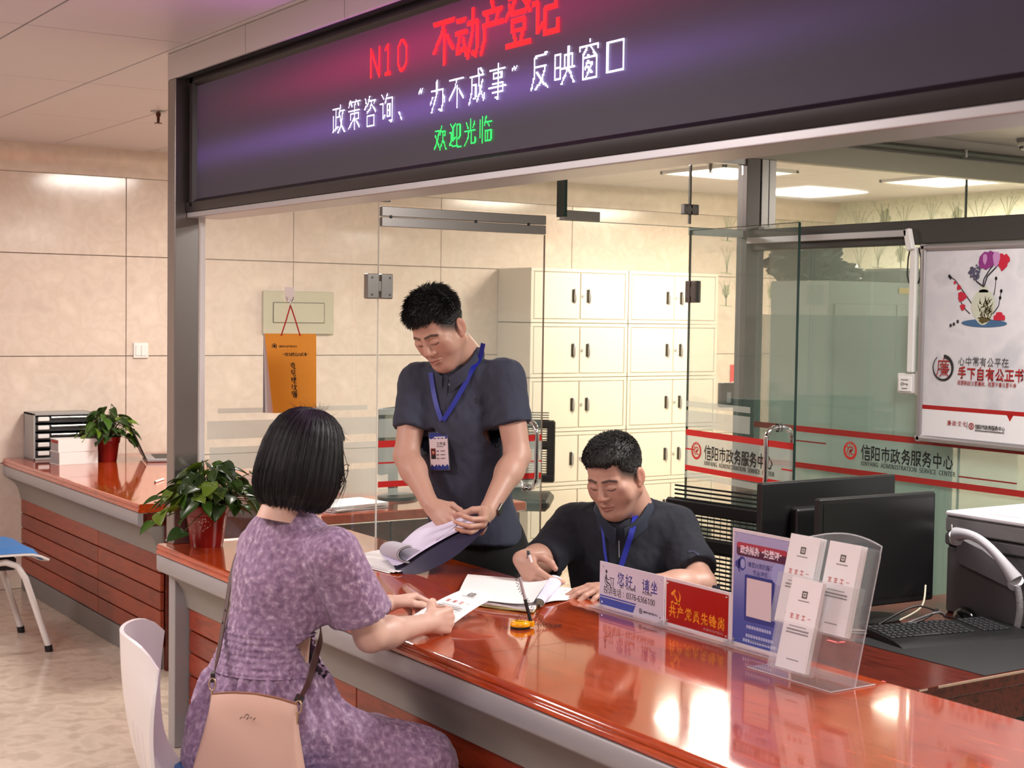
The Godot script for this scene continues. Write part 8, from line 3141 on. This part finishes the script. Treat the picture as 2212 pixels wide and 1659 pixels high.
func seated_man() -> void:
	var ct := thing("office_chair", "black mesh-back office chair behind the seated man in navy", "office chair", Vector3(-0.794, 0.287, -1.33) * Vector3(1, 0, 1), atan2(T0.x - R0.x * 1.15, T0.z - R0.z * 1.15))
	chair_parts(ct)
	var t := person("seated man with short greying hair in a navy shirt, writing behind the counter", Vector3.ZERO)
	var base := Color(0.50, 0.285, 0.215)
	var hb := face_basis(36, 22, 3)
	var hc: Vector3 = Vector3(-0.638, 1.056, -0.977)
	var hx := Transform3D(hb, hc).scaled_local(Vector3.ONE * 0.96)
	var neck: Vector3 = Vector3(-0.677, 0.926, -1.052)
	var shR: Vector3 = Vector3(-0.815, 0.877, -0.947)
	var shL: Vector3 = Vector3(-0.607, 0.884, -1.191)
	var elR: Vector3 = Vector3(-0.763, 0.792, -0.8)
	var wrR: Vector3 = Vector3(-0.728, 0.805, -0.69)
	var elL: Vector3 = Vector3(-0.399, 0.742, -1.132)
	var wrL: Vector3 = Vector3(-0.443, 0.749, -0.846)
	var front := (T0 * 0.98 - R0 * 0.2)
	var left := Vector3.UP.cross(front).normalized()
	var chest: Vector3 = Vector3(-0.701, 0.768, -1.075)
	var pel: Vector3 = Vector3(-0.755, 0.442, -1.148)
	var g := Geo.new()
	put_head(g, head_field(1.08, 1.24, 0.0029), hx, base, true, 1.08)
	var plain := func(_p: Vector3, _n: Vector3) -> Color: return base
	var bf := Field.new(pel - Vector3(0.45, 0.12, 0.45), Vector3(pel.x + 0.5, hc.y - 0.04, pel.z + 0.55), 0.012)
	bf.cap(hx * Vector3(0, -0.10, -0.04), neck + Vector3(0, 0.01, 0), 0.058, 0.064, 0.03)
	bf.cap(neck - front * 0.02, chest - front * 0.02, 0.06, 0.085, 0.03)
	bf.cap(chest - front * 0.02, pel - front * 0.01, 0.085, 0.085, 0.03)
	bf.cap(neck - Vector3(0, 0.03, 0), shR, 0.042, 0.04, 0.03)
	bf.cap(neck - Vector3(0, 0.03, 0), shL, 0.042, 0.04, 0.03)
	bf.mesh_into(g, Transform3D.IDENTITY, plain)
	var dR: Vector3 = Vector3(-0.656, 0.763, -0.687) - wrR
	var pn := (R0 * 0.80 - T0 * 0.35 - Vector3.UP * 0.25)
	arm(g, shR, elR, wrR, dR, pn, true, 1.02, 1.06, [[0.55, 0.55, 0.15], [0.75, 0.8, 0.35], [0.95, 0.9, 0.4], [1.0, 0.9, 0.5]], [Vector3(0.55, 0.55, 0.65), Vector3(0.85, 0.05, 0.55), Vector3(1.0, -0.1, 0.15)], base, 0.02)
	var dL: Vector3 = Vector3(-0.444, 0.75, -0.745) - wrL
	arm(g, shL, elL, wrL, dL, (-Vector3.UP * 0.95 - T0 * 0.12), false, 1.02, 1.05, [[0.30, 0.35, 0.2], [0.28, 0.35, 0.2], [0.30, 0.35, 0.2], [0.38, 0.35, 0.2]], [Vector3(0.7, 0.6, 0.25), Vector3(0.9, 0.35, 0.2), Vector3(0.95, 0.2, 0.1)], base, 0.16)
	obj("body", g, skin(Color(1, 1, 1)), t)
	var hf := hair_field(1.08, 0.004, -0.008, 0.0034)
	g = Geo.new()
	short_hair(hf, g, 3600, 0.0105, 9, 1.2)
	var hm := mk(Color(1, 1, 1), 0.6)
	tri(hm, noise(0.05, 3, 77, [Color(0.07, 0.065, 0.065), Color(0.12, 0.11, 0.105), Color(0.34, 0.32, 0.30)], [0.3, 0.62, 1.0]), Vector3(9, 9, 9), false)
	var o := obj("hair", g, hm, t)
	o.transform = hx
	# shirt
	var f := Field.new(pel - Vector3(0.5, 0.10, 0.45), Vector3(pel.x + 0.6, neck.y + 0.10, pel.z + 0.62), 0.0075)
	var tb := Basis(left, Vector3.UP, front)
	f.ell(chest, Vector3(0.188, 0.20, 0.13), 0.02, 0, tb)
	f.ell(chest.lerp(pel, 0.55) + front * 0.02, Vector3(0.172, 0.22, 0.15), 0.05, 0, tb)
	f.ell(pel + Vector3(0, 0.03, 0), Vector3(0.18, 0.15, 0.15), 0.05, 0, tb)
	f.cap(neck + Vector3(0, -0.015, 0), shR, 0.066, 0.066, 0.06)
	f.cap(neck + Vector3(0, -0.015, 0), shL, 0.066, 0.068, 0.06)
	f.cap(neck + Vector3(0, -0.05, 0) - front * 0.05, chest - front * 0.03, 0.085, 0.13, 0.05)
	var aR := (elR - shR).normalized()
	var aL := (elL - shL).normalized()
	var cuR := shR.lerp(elR, 0.98)
	var cuL := shL.lerp(elL, 0.80)
	f.cap(shR, cuR + aR * 0.05, 0.073, 0.064, 0.03)
	f.cap(shL, cuL + aL * 0.05, 0.074, 0.070, 0.03)
	f.cut(cuR + aR * 0.02, (aR + (wrR - elR).normalized()).normalized(), 0.003, 0.12)
	f.cut(cuL, aL, 0.003, 0.11)
	f.cap(neck, Vector3(-0.662, 0.947, -1.031), 0.078, 0.067, 0.03)
	f.cut(Vector3(-0.662, 0.944, -1.031), (Vector3.UP * 0.88 + front * 0.47).normalized(), 0.004, 0.12)
	var fold := FastNoiseLite.new()
	fold.seed = 25
	fold.frequency = 1.0
	g = Geo.new()
	f.mesh_into(g, Transform3D.IDENTITY, null, func(p: Vector3, n: Vector3) -> float: return 0.007 * fold.get_noise_3d(p.x * 8.0, p.y * 4.0, p.z * 8.0) + 0.0035 * fold.get_noise_3d(p.x * 20.0 + p.y * 12.0, p.y * 12.0, p.z * 20.0))
	var navy := cloth(Color(0.085, 0.098, 0.145), 0.25, 0.02, 24.0)
	obj("shirt", g, navy, t)
	collar(t, Vector3(-0.662, 0.95, -1.031), (Vector3.UP * 0.88 + front * 0.47).normalized(), (front * 0.88 - Vector3.UP * 0.47).normalized(), 0.071, cloth(Color(0.12, 0.15, 0.21)))
	var ns := []
	var blue := mk(Color(0.06, 0.13, 0.60), 0.45)
	for path: Array in [[Vector3(-0.626, 1.005, -1.063), Vector3(-0.581, 0.964, -1.019), Vector3(-0.584, 0.9, -1.009), Vector3(-0.593, 0.828, -0.99), Vector3(-0.601, 0.763, -0.972)], [Vector3(-0.641, 0.938, -0.926), Vector3(-0.633, 0.87, -0.931), Vector3(-0.627, 0.812, -0.936), Vector3(-0.618, 0.755, -0.945)]]:
		var pts := densify(on_cloth(f, path, 0.010), 16)
		ns = []
		for p in pts:
			ns.append((front * 0.9 + T0 * 0.3).normalized())
		g = Geo.new()
		ribbon(g, pts, ns, 0.017 if path.size() == 5 else 0.008, 0.0012)
		obj("lanyard", g, blue, t)
	var cp: Vector3 = on_cloth(f, [Vector3(-0.605, 0.669, -0.957)], 0.012)[0]
	badge(t, cp, left, front)
	# small white marks: chest stitching and sleeve flash
	g = Geo.new()
	var dots := on_cloth(f, [Vector3(-0.606, 0.859, -0.972), Vector3(-0.605, 0.842, -0.972), Vector3(-0.604, 0.824, -0.972), Vector3(-0.603, 0.807, -0.972)], 0.004)
	ns = []
	for p in dots:
		ns.append(front)
	ribbon(g, dots, ns, 0.003, 0.0008)
	obj("chest_stitching", g, mk(Color(0.55, 0.56, 0.60), 0.6), t)
	g = Geo.new()
	var fl := on_cloth(f, [Vector3(-0.486, 0.828, -1.152), Vector3(-0.478, 0.831, -1.165), Vector3(-0.468, 0.819, -1.179)], 0.004)
	ns = []
	for p in fl:
		ns.append(T0)
	ribbon(g, fl, ns, 0.006, 0.0008)
	obj("sleeve_flash", g, mk(Color(0.30, 0.33, 0.45), 0.5), t)
	# trousers and shoes under the counter
	var tf := Field.new(Vector3(pel.x - 0.6, 0.0, pel.z - 0.5), Vector3(pel.x + 0.6, 0.75, pel.z + 0.65), 0.013)
	tf.ell(pel - Vector3(0, 0.0, 0), Vector3(0.175, 0.12, 0.15), 0.03, 0, tb)
	for s: float in [-1.0, 1.0]:
		var hip := pel + left * (0.09 * s) - Vector3(0, 0.02, 0)
		var kn := Vector3(hip.x, 0.50, hip.z) + front * 0.26
		var an := Vector3(kn.x, 0.09, kn.z) - front * 0.16
		tf.cap(hip, kn, 0.092, 0.07, 0.04)
		tf.cap(kn, an, 0.068, 0.054, 0.03)
		g = Geo.new()
		shoe(g, Vector3(an.x, 0, an.z), front, left)
		obj("shoe", g, M.black, t)
	tf.cut(Vector3(0, 0.07, 0), Vector3.DOWN, 0.004)
	g = Geo.new()
	tf.mesh_into(g)
	obj("trousers", g, cloth(Color(0.03, 0.032, 0.038)), t)
	# pen in the right hand
	var p := thing("writing_pen", "slim white pen in the seated man's right hand", "pen", Vector3.ZERO)
	var p0: Vector3 = Vector3(-0.633, 0.74, -0.693)
	var p1: Vector3 = Vector3(-0.677, 0.839, -0.68)
	g = Geo.new()
	g.tube([p0.lerp(p1, 0.08), p1.lerp(p0, 0.12)], 0.0042, 10)
	obj("barrel", g, mk(Color(0.86, 0.82, 0.82), 0.25), p)
	g = Geo.new()
	g.tube([p0, p0.lerp(p1, 0.08)], [0.0008, 0.004], 10)
	obj("tip", g, M.steel, p)
	g = Geo.new()
	g.tube([p1.lerp(p0, 0.12), p1], 0.0045, 10)
	g.box(p1.lerp(p0, 0.1) + Vector3(0.0, 0.0, 0.007), Vector3(0.003, 0.026, 0.002), 0.0005)
	obj("cap_end", g, mk(Color(0.25, 0.25, 0.26), 0.3), p)

func woman() -> void:
	var t := person("seated woman with a black bob and lilac flowered dress, seen from behind at the counter", Vector3.ZERO)
	var base := Color(0.66, 0.42, 0.33)
	var hb := face_basis(-122, 12, 0)
	var hc: Vector3 = Vector3(-0.241, 1.188, 0.267)
	var hx := Transform3D(hb, hc).scaled_local(Vector3.ONE * 0.90)
	var neck: Vector3 = Vector3(-0.262, 1.03, 0.277)
	var shR: Vector3 = Vector3(-0.121, 0.978, 0.25)
	var shL: Vector3 = Vector3(-0.418, 0.957, 0.302)
	var elR: Vector3 = Vector3(-0.136, 0.77, 0.143)
	var wrR: Vector3 = Vector3(-0.215, 0.766, -0.064)
	var elL: Vector3 = Vector3(-0.388, 0.775, 0.089)
	var wrL: Vector3 = Vector3(-0.448, 0.775, -0.074)
	wrR.y = maxf(wrR.y, CT + 0.030)
	wrL.y = maxf(wrL.y, CT + 0.030)
	var chest: Vector3 = Vector3(-0.285, 0.896, 0.306)
	var waist: Vector3 = Vector3(-0.297, 0.737, 0.337)
	var hip: Vector3 = Vector3(-0.294, 0.589, 0.345)
	var front := Vector3(-0.30, 0, -0.954)
	var left := Vector3.UP.cross(front).normalized()
	var tb := Basis(left, Vector3.UP, front)
	var g := Geo.new()
	put_head(g, head_field(0.96, 0.95, 0.0034), hx, base, false, 0.96)
	var plain := func(_p: Vector3, _n: Vector3) -> Color: return base
	var bf := Field.new(Vector3(-0.75, 0.35, -0.05), Vector3(0.35, 1.20, 0.75), 0.011)
	bf.cap(hx * Vector3(0, -0.08, -0.03), neck, 0.043, 0.048, 0.02)
	bf.cap(neck, chest, 0.05, 0.09, 0.04)
	bf.cap(chest, waist, 0.09, 0.085, 0.05)
	bf.cap(waist, hip, 0.085, 0.11, 0.05)
	bf.cap(neck - Vector3(0, 0.03, 0), shR, 0.038, 0.038, 0.04)
	bf.cap(neck - Vector3(0, 0.03, 0), shL, 0.038, 0.038, 0.04)
	bf.mesh_into(g, Transform3D.IDENTITY, plain)
	var dR: Vector3 = Vector3(-0.244, 0.76, -0.165) - wrR
	arm(g, shR, elR, wrR, dR, (-R0 * 0.35 - T0 * 0.85 - Vector3.UP * 0.15), true, 0.92, 0.90, [[0.95, 1.1, 0.7], [1.05, 1.15, 0.7], [1.1, 1.2, 0.7], [1.15, 1.2, 0.7]], [Vector3(0.6, 0.6, 0.5), Vector3(0.8, 0.2, 0.6), Vector3(0.85, -0.1, 0.6)], base)
	var dL: Vector3 = Vector3(-0.472, 0.773, -0.184) - wrL
	arm(g, shL, elL, wrL, dL, (-Vector3.UP * 0.75 + T0 * 0.55), false, 0.92, 0.86, [[0.55, 0.8, 0.5], [0.65, 0.9, 0.6], [0.75, 1.0, 0.6], [0.8, 1.0, 0.6]], [Vector3(0.75, 0.5, 0.3), Vector3(0.95, 0.15, 0.3), Vector3(1.0, 0.0, 0.25)], base)
	# lower legs
	var kneeR: Vector3 = Vector3(-0.073, 0.45, 0.039)
	var kneeL: Vector3 = Vector3(-0.35, 0.417, 0.026)
	for k: Vector3 in [kneeR, kneeL]:
		var lf := Field.new(Vector3(k.x - 0.14, 0.02, k.z - 0.14), Vector3(k.x + 0.14, k.y + 0.06, k.z + 0.24), 0.010)
		lf.cap(k, Vector3(k.x, 0.24, k.z + 0.05), 0.055, 0.05, 0.02)
		lf.cap(Vector3(k.x, 0.26, k.z + 0.05), Vector3(k.x, 0.07, k.z + 0.07), 0.05, 0.034, 0.02)
		lf.mesh_into(g, Transform3D.IDENTITY, plain)
	obj("body", g, skin(Color(1, 1, 1)), t)
	# dress
	var f := Field.new(Vector3(-0.80, 0.20, -0.10), Vector3(0.42, 1.14, 0.82), 0.0078)
	f.ell(chest + Vector3(0, 0.0, 0), Vector3(0.140, 0.19, 0.098), 0.02, 0, tb)
	f.cap(chest, waist + Vector3(0, 0.02, 0), 0.105, 0.098, 0.05)
	f.ell(waist, Vector3(0.128, 0.10, 0.098), 0.04, 0, tb)
	f.ell(waist.lerp(hip, 0.55), Vector3(0.150, 0.10, 0.12), 0.04, 0, tb)
	f.ell(hip - Vector3(0, 0.03, 0), Vector3(0.185, 0.15, 0.17), 0.06, 0, tb)
	f.cap(neck + Vector3(0, -0.030, 0), shR, 0.050, 0.055, 0.05)
	f.cap(neck + Vector3(0, -0.030, 0), shL, 0.050, 0.055, 0.05)
	f.cap(neck + Vector3(0, -0.05, 0), chest, 0.065, 0.09, 0.05)
	# sleeves
	var aR := (elR - shR).normalized()
	var cuR := shR.lerp(elR, 0.74)
	f.cap(shR, cuR + aR * 0.05, 0.064, 0.084, 0.03)
	f.cut(cuR, (aR * 0.9 + Vector3.DOWN * 0.25).normalized(), 0.003, 0.17)
	var aL := (elL - shL).normalized()
	f.cap(shL, shL.lerp(elL, 0.55), 0.060, 0.068, 0.03)
	# lap and skirt
	f.cap(hip + left * -0.07 - Vector3(0, 0.05, 0), kneeR, 0.098, 0.086, 0.05)
	f.cap(hip + left * 0.07 - Vector3(0, 0.05, 0), kneeL, 0.098, 0.084, 0.05)
	f.cap(hip - Vector3(0, 0.05, 0), (kneeR + kneeL) * 0.5, 0.09, 0.075, 0.05)
	f.cap(kneeR, Vector3(kneeR.x, 0.28, kneeR.z + 0.05), 0.084, 0.10, 0.04)
	f.cap(kneeL, Vector3(kneeL.x, 0.28, kneeL.z + 0.05), 0.084, 0.10, 0.04)
	f.cap(hip - Vector3(0, 0.09, 0) - front * 0.08, hip - Vector3(0, 0.12, 0) - front * 0.02, 0.14, 0.14, 0.05)
	f.cap(neck - Vector3(0, 0.03, 0) - front * 0.02, neck + Vector3(0, 0.028, 0) - front * 0.012, 0.062, 0.050, 0.04)
	f.cut(neck + Vector3(0, 0.022, 0) + front * 0.02, (Vector3.UP * 0.72 + front * 0.65).normalized(), 0.004, 0.11)
	var fold := FastNoiseLite.new()
	fold.seed = 35
	fold.frequency = 1.0
	g = Geo.new()
	f.mesh_into(g, Transform3D.IDENTITY, null, func(p: Vector3, n: Vector3) -> float:
		var q := 0.004 * fold.get_noise_3d(p.x * 9.0, p.y * 5.0, p.z * 9.0)
		var v := p - waist
		var ang := atan2(v.dot(left), v.dot(front))
		var below := smoothstep(-0.035, -0.075, v.y) * smoothstep(-0.26, -0.10, v.y)
		q += below * 0.0075 * (sin(ang * 26.0 + 2.0 * sin(v.y * 14.0)) + 0.7 * sin(ang * 15.0 + v.y * 20.0))
		var sm := smoothstep(0.06, 0.045, absf(v.y + 0.005))
		q += sm * 0.0016 * (sin(v.y * 480.0) + sin(ang * 110.0))
		# long folds over the lap
		if v.y < -0.12:
			q += 0.007 * fold.get_noise_3d(p.x * 7.0, p.y * 17.0, p.z * 5.0)
		return q)
	var dm := mk(Color(1, 1, 1), 0.9)
	tri(dm, noise(0.030, 5, 52, [Color(0.40, 0.31, 0.42), Color(0.54, 0.435, 0.55), Color(0.64, 0.535, 0.645), Color(0.86, 0.80, 0.86)], [0.0, 0.42, 0.62, 0.95]), Vector3(3.6, 3.0, 3.6), false)
	dm.heightmap_enabled = true
	dm.heightmap_texture = dm.albedo_texture
	dm.heightmap_scale = 0.5
	dm.rim_enabled = true
	dm.rim = 0.3
	dm.rim_tint = 0.7
	obj("dress", g, dm, t)
	# smocked band round the back of the waist: rows of shirring over fine gathers
	var band := []
	for i in 29:
		var y := waist.y + 0.048 - 0.098 * i / 28.0
		var row := []
		for j in 121:
			var a := PI + (j / 60.0 - 1.0) * 1.9
			var dir := front * cos(a) + left * sin(a)
			var c := Vector3(waist.x, y, waist.z)
			var p := f.hit(c + dir * 0.24, -dir, 0.004)
			var rr := 0.0016 * sin(i * TAU / 4.0) + 0.0011 * sin(j * TAU / 4.0)
			row.append(p + dir * rr)
		band.append(row)
	g = Geo.new()
	g.sheet(band, 0.001)
	obj("smocked_waistband", g, dm, t)
	# bob
	hair_bob(t, hx)
	# glasses
	g = Geo.new()
	for s: float in [-1.0, 1.0]:
		var ring := []
		for i in 22:
			var a := TAU * i / 22.0
			ring.append(Vector3(s * 0.034 + cos(a) * 0.027, -0.006 + sin(a) * 0.024, 0.106 - 0.0035 * absf(cos(a)) - 0.006 * (1.0 if s * cos(a) > 0.5 else 0.0)))
		g.tube(ring, 0.0012, 6, false, true)
		g.tube([Vector3(s * 0.061, 0.0, 0.098), Vector3(s * 0.080, 0.002, 0.06), Vector3(s * 0.084, 0.004, -0.01), Vector3(s * 0.082, -0.02, -0.035)], 0.0012, 6)
	g.tube([Vector3(-0.008, 0.0, 0.106), Vector3(0, 0.003, 0.110), Vector3(0.008, 0.0, 0.106)], 0.0011, 6)
	var o := obj("glasses", g, mk(Color(0.16, 0.10, 0.09), 0.25, 0.6), t)
	o.transform = hx
	# plaited bracelet on the left wrist
	var ax := (wrL - elL).normalized()
	var e0 := ax.cross(Vector3.UP).normalized()
	var e1 := e0.cross(ax)
	g = Geo.new()
	for k in 3:
		var pts := []
		for j in 48:
			var a := TAU * j / 48.0
			pts.append(wrL - ax * 0.022 + ax * (0.0026 * sin(a * 9.0 + TAU * k / 3.0)) + (e0 * cos(a) + e1 * sin(a)) * (0.0262 + 0.0014 * cos(a * 9.0 + TAU * k / 3.0)))
		g.tube(pts, 0.0022, 5, false, true)
	g.tube([wrL - ax * 0.022 + e1 * 0.027, wrL - ax * 0.042 + e1 * 0.035, wrL - ax * 0.052 + e1 * 0.037], [0.002, 0.0016, 0.0008], 5)
	obj("plaited_bracelet", g, mk(Color(0.20, 0.055, 0.045), 0.6), t)
	# shoes
	for k: Vector3 in [kneeR, kneeL]:
		g = Geo.new()
		shoe(g, Vector3(k.x, 0, k.z + 0.07), front, left)
		obj("shoe", g, mk(Color(0.70, 0.62, 0.55), 0.5), t)
	handbag(f, left, front)

func hair_bob(t: Node3D, hx: Transform3D) -> void:
	var nz := FastNoiseLite.new()
	nz.seed = 61
	nz.frequency = 1.0
	# radius and lower edge by angle (0 = face)
	var prof := [Vector2(0.150, 0.004), Vector2(0.146, 0.035), Vector2(0.134, 0.062), Vector2(0.112, 0.086), Vector2(0.080, 0.104), Vector2(0.040, 0.116), Vector2(0.0, 0.122), Vector2(-0.04, 0.125), Vector2(-0.075, 0.122), Vector2(-0.10, 0.113), Vector2(-0.118, 0.100), Vector2(-0.126, 0.084)]
	var curve := func(u: float) -> Vector2:
		var x := clampf(u, 0, 1) * (prof.size() - 1)
		var i := mini(int(x), prof.size() - 2)
		return (prof[i] as Vector2).lerp(prof[i + 1], x - i)
	var at := func(a: float, u: float, lift: float) -> Vector3:
		var face := smoothstep(0.95, 0.72, absf(wrapf(a, -PI, PI)))
		var uu := u * lerpf(1.0, 0.36, face)
		var c: Vector2 = curve.call(uu)
		var r: float = c.y * (1.0 + 0.014 * sin(a * 43.0 + 1.5 * sin(u * 3.0)) + 0.02 * nz.get_noise_3d(cos(a) * 7.0, u * 2.0, sin(a) * 7.0)) + lift
		var dy := 0.012 * nz.get_noise_2d(a * 30.0, 3.0) * u * u
		return Vector3(sin(a) * r * 0.92, c.x + dy - 0.018 * u * cos(a) * 0.0, cos(a) * r * 0.98 - 0.014)
	var rows := []
	for i in 29:
		var row := []
		for j in 180:
			row.append(at.call(TAU * j / 180.0, i / 28.0, 0.0))
		rows.append(row)
	var g := Geo.new()
	g.sheet(rows, 0.0, true)
	# inner closing surface
	var low: Array = rows[28]
	var inner := []
	for k in 3:
		var row := []
		for p: Vector3 in low:
			row.append(p * Vector3(1.0 - 0.16 * k, 1, 1.0 - 0.16 * k) + Vector3(0, 0.012 * k, 0))
		inner.append(row)
	g.sheet(inner, 0.0, true)
	var q := RandomNumberGenerator.new()
	q.seed = 62
	for i in 2300:
		var a := q.randf() * TAU
		var u0 := q.randf_range(0.0, 0.5)
		var u1 := minf(1.0, u0 + q.randf_range(0.35, 0.9)) + (0.012 if q.randf() < 0.3 else 0.0)
		var pts := []
		var rad := []
		var da := q.randf_range(-0.05, 0.05)
		for k in 9:
			var v := k / 8.0
			pts.append(at.call(a + da * v, lerpf(u0, u1, v), 0.0006 + 0.0012 * sin(PI * v) * q.randf_range(0.6, 1.0)))
			rad.append(0.0009 * (1.0 - 0.8 * v))
		g.tube(pts, rad, 3, false)
	# flyaway hairs
	for i in 70:
		var a := q.randf() * TAU
		var u := q.randf_range(0.02, 0.4) if i < 40 else q.randf_range(0.6, 1.0)
		var p: Vector3 = at.call(a, u, 0.0)
		var out := Vector3(sin(a), 0.9 if i < 40 else -0.4, cos(a)).normalized()
		var tg := Vector3(cos(a) * q.randf_range(-1, 1), q.randf_range(-0.4, 0.5), -sin(a) * q.randf_range(-1, 1))
		var L := q.randf_range(0.02, 0.045)
		g.tube([p, p + out * L * 0.25 + tg * L * 0.5, p + out * L * 0.32 + tg * L], [0.0005, 0.0004, 0.0002], 3, false)
	# side locks in front of the ear
	for i in 90:
		var s := 1.0 if i % 2 == 0 else -1.0
		var a := s * q.randf_range(0.62, 0.95)
		var p: Vector3 = at.call(a, 0.55, 0.002)
		var e: Vector3 = Vector3(s * q.randf_range(0.055, 0.085), q.randf_range(-0.12, -0.03), q.randf_range(0.045, 0.08))
		g.tube([p, p.lerp(e, 0.5) + Vector3(s * 0.010, 0, 0.012), e], [0.0012, 0.001, 0.0003], 3, false)
	var o := obj("hair", g, mk(Color(0.045, 0.040, 0.046), 0.48), t)
	o.transform = hx

func handbag(f: Field, left: Vector3, front: Vector3) -> void:
	var t := thing("handbag", "pale pink-beige crossbody handbag with brown strap hanging at the seated woman's back", "handbag", Vector3.ZERO)
	var c: Vector3 = Vector3(-0.063, 0.576, 0.487)
	var rx := (R0 * 0.97 + T0 * 0.22).normalized()
	var oz := rx.cross(Vector3.UP).normalized()
	var up := (Vector3.UP * 0.99 + oz * -0.10).normalized()
	var B := Basis(rx, up, rx.cross(up))
	var rows := []
	for i in 15:
		var v := i / 14.0
		var y := lerpf(-0.135, 0.098, v)
		var w := lerpf(0.142, 0.104, smoothstep(0.0, 1.0, v))
		var d := 0.036 * (1.0 - 0.62 * v * v)
		if i == 0:
			w *= 0.94
			d *= 0.55
		if i == 14:
			d *= 0.5
		var row := []
		for j in 36:
			var a := TAU * j / 36.0
			var ca := cos(a)
			var sa := sin(a)
			var x := signf(ca) * pow(absf(ca), 0.45) * w
			var z := signf(sa) * pow(absf(sa), 0.55) * d
			var dome := 0.016 * (1.0 - pow(x / 0.12, 2.0)) * v
			row.append(c + B * Vector3(x + 0.006 * v, y + dome - 0.07 * v * (x + 0.1) * 0.6, z))
		rows.append(row)
	var g := Geo.new()
	g.sheet(rows, 0.0, true)
	g.sheet([rows[14], rows[14].map(func(p: Vector3) -> Vector3: return p.lerp(rows[14][9].lerp(rows[14][27], 0.5), 0.96))], 0.0, true)
	g.sheet([rows[0], rows[0].map(func(p: Vector3) -> Vector3: return p.lerp(rows[0][9].lerp(rows[0][27], 0.5), 0.96))], 0.0, true)
	obj("body", g, bump(mk(Color(0.80, 0.655, 0.585), 0.5), 0.3, 3, 0.012, Vector3(12, 12, 12)), t)
	g = Geo.new()
	var zip := []
	for j in range(0, 19):
		zip.append((rows[14][j] as Vector3).lerp(rows[14][(36 - j) % 36], 0.5) + B * Vector3(0, 0.002, 0))
	g.tube(zip, 0.0028, 6)
	obj("zip", g, mk(Color(0.55, 0.38, 0.28), 0.4), t)
	# small dark maker's mark: a little crest over a word-like line
	g = Geo.new()
	var m := c + B * Vector3(0.0, 0.058, 0.0245)
	for k in 5:
		var x := -0.016 + k * 0.008
		g.tube([m + B * Vector3(x, 0.004 * float(k % 2), 0.002), m + B * Vector3(x + 0.005, 0.005, 0.002)], 0.0009, 4)
	g.tube([m + B * Vector3(-0.004, 0.008, 0.002), m + B * Vector3(0.001, 0.012, 0.002), m + B * Vector3(0.006, 0.008, 0.002)], 0.0009, 4)
	obj("small_mark", g, mk(Color(0.22, 0.16, 0.14), 0.5), t)
	# rings and strap
	var lt: Vector3 = c + B * Vector3(-0.098, 0.118, 0.0)
	var rt: Vector3 = c + B * Vector3(0.112, 0.082, 0.0)
	g = Geo.new()
	for e: Array in [[lt, Vector3(-0.2, 1, 0)], [rt, Vector3(0.25, 1, 0)]]:
		var ring := []
		for j in 14:
			var a := TAU * j / 14.0
			ring.append(e[0] + B * (Vector3(cos(a) * 0.008, sin(a) * 0.014 + 0.008, 0)))
		g.tube(ring, 0.0022, 6, false, true)
		g.tube([e[0] + B * Vector3(0, -0.006, 0), e[0] + B * Vector3(0, -0.03, 0.002)], 0.003, 6)
	obj("metal_rings", g, mk(Color(0.80, 0.70, 0.58), 0.2, 0.9), t)
	var strap := mk(Color(0.24, 0.085, 0.055), 0.5)
	var lp := [lt + B * Vector3(0, 0.022, 0), Vector3(-0.245, 0.715, 0.497), Vector3(-0.333, 0.804, 0.441), Vector3(-0.402, 0.902, 0.393), Vector3(-0.431, 0.959, 0.359), Vector3(-0.453, 0.994, 0.316), Vector3(-0.507, 0.971, 0.254)]
	g = Geo.new()
	var pts := densify(lp, 30)
	var ns := []
	for p in pts:
		ns.append((T0 * 0.8 - R0 * 0.6).normalized())
	ribbon(g, pts, ns, 0.016, 0.0022)
	obj("strap", g, strap, t)
	var rp := [rt + B * Vector3(0.002, 0.02, 0), Vector3(-0.095, 0.693, 0.325), Vector3(-0.116, 0.74, 0.299), Vector3(-0.165, 0.776, 0.26), Vector3(-0.314, 0.793, 0.194)]
	g = Geo.new()
	pts = densify(rp, 20)
	ns = []
	for p in pts:
		ns.append((T0 * 0.75 + R0 * 0.65).normalized())
	ribbon(g, pts, ns, 0.018, 0.0022)
	obj("strap", g, strap, t)
	g = Geo.new()
	for q: Vector3 in [Vector3(-0.327, 0.829, 0.439), Vector3(-0.315, 0.802, 0.451)]:
		g.lathe([Vector2(0, 0.003), Vector2(0.003, 0.002), Vector2(0.004, 0)], 10, Transform3D(Basis(Vector3.UP, T0 * 0.9 - R0 * 0.4, Vector3.RIGHT), q))
	for e: Array in [[lt, lp[1]], [rt, rp[1]]]:
		var a: Vector3 = e[0] + B * Vector3(0, 0.022, 0)
		var d: Vector3 = (e[1] - a).normalized()
		g.box(a + d * 0.012, Vector3(0.021, 0.026, 0.010), 0.002, Basis(d.cross(T0).normalized(), d, d.cross(T0).normalized().cross(d)))
	obj("strap_keeper", g, mk(Color(0.10, 0.045, 0.035), 0.4), t)
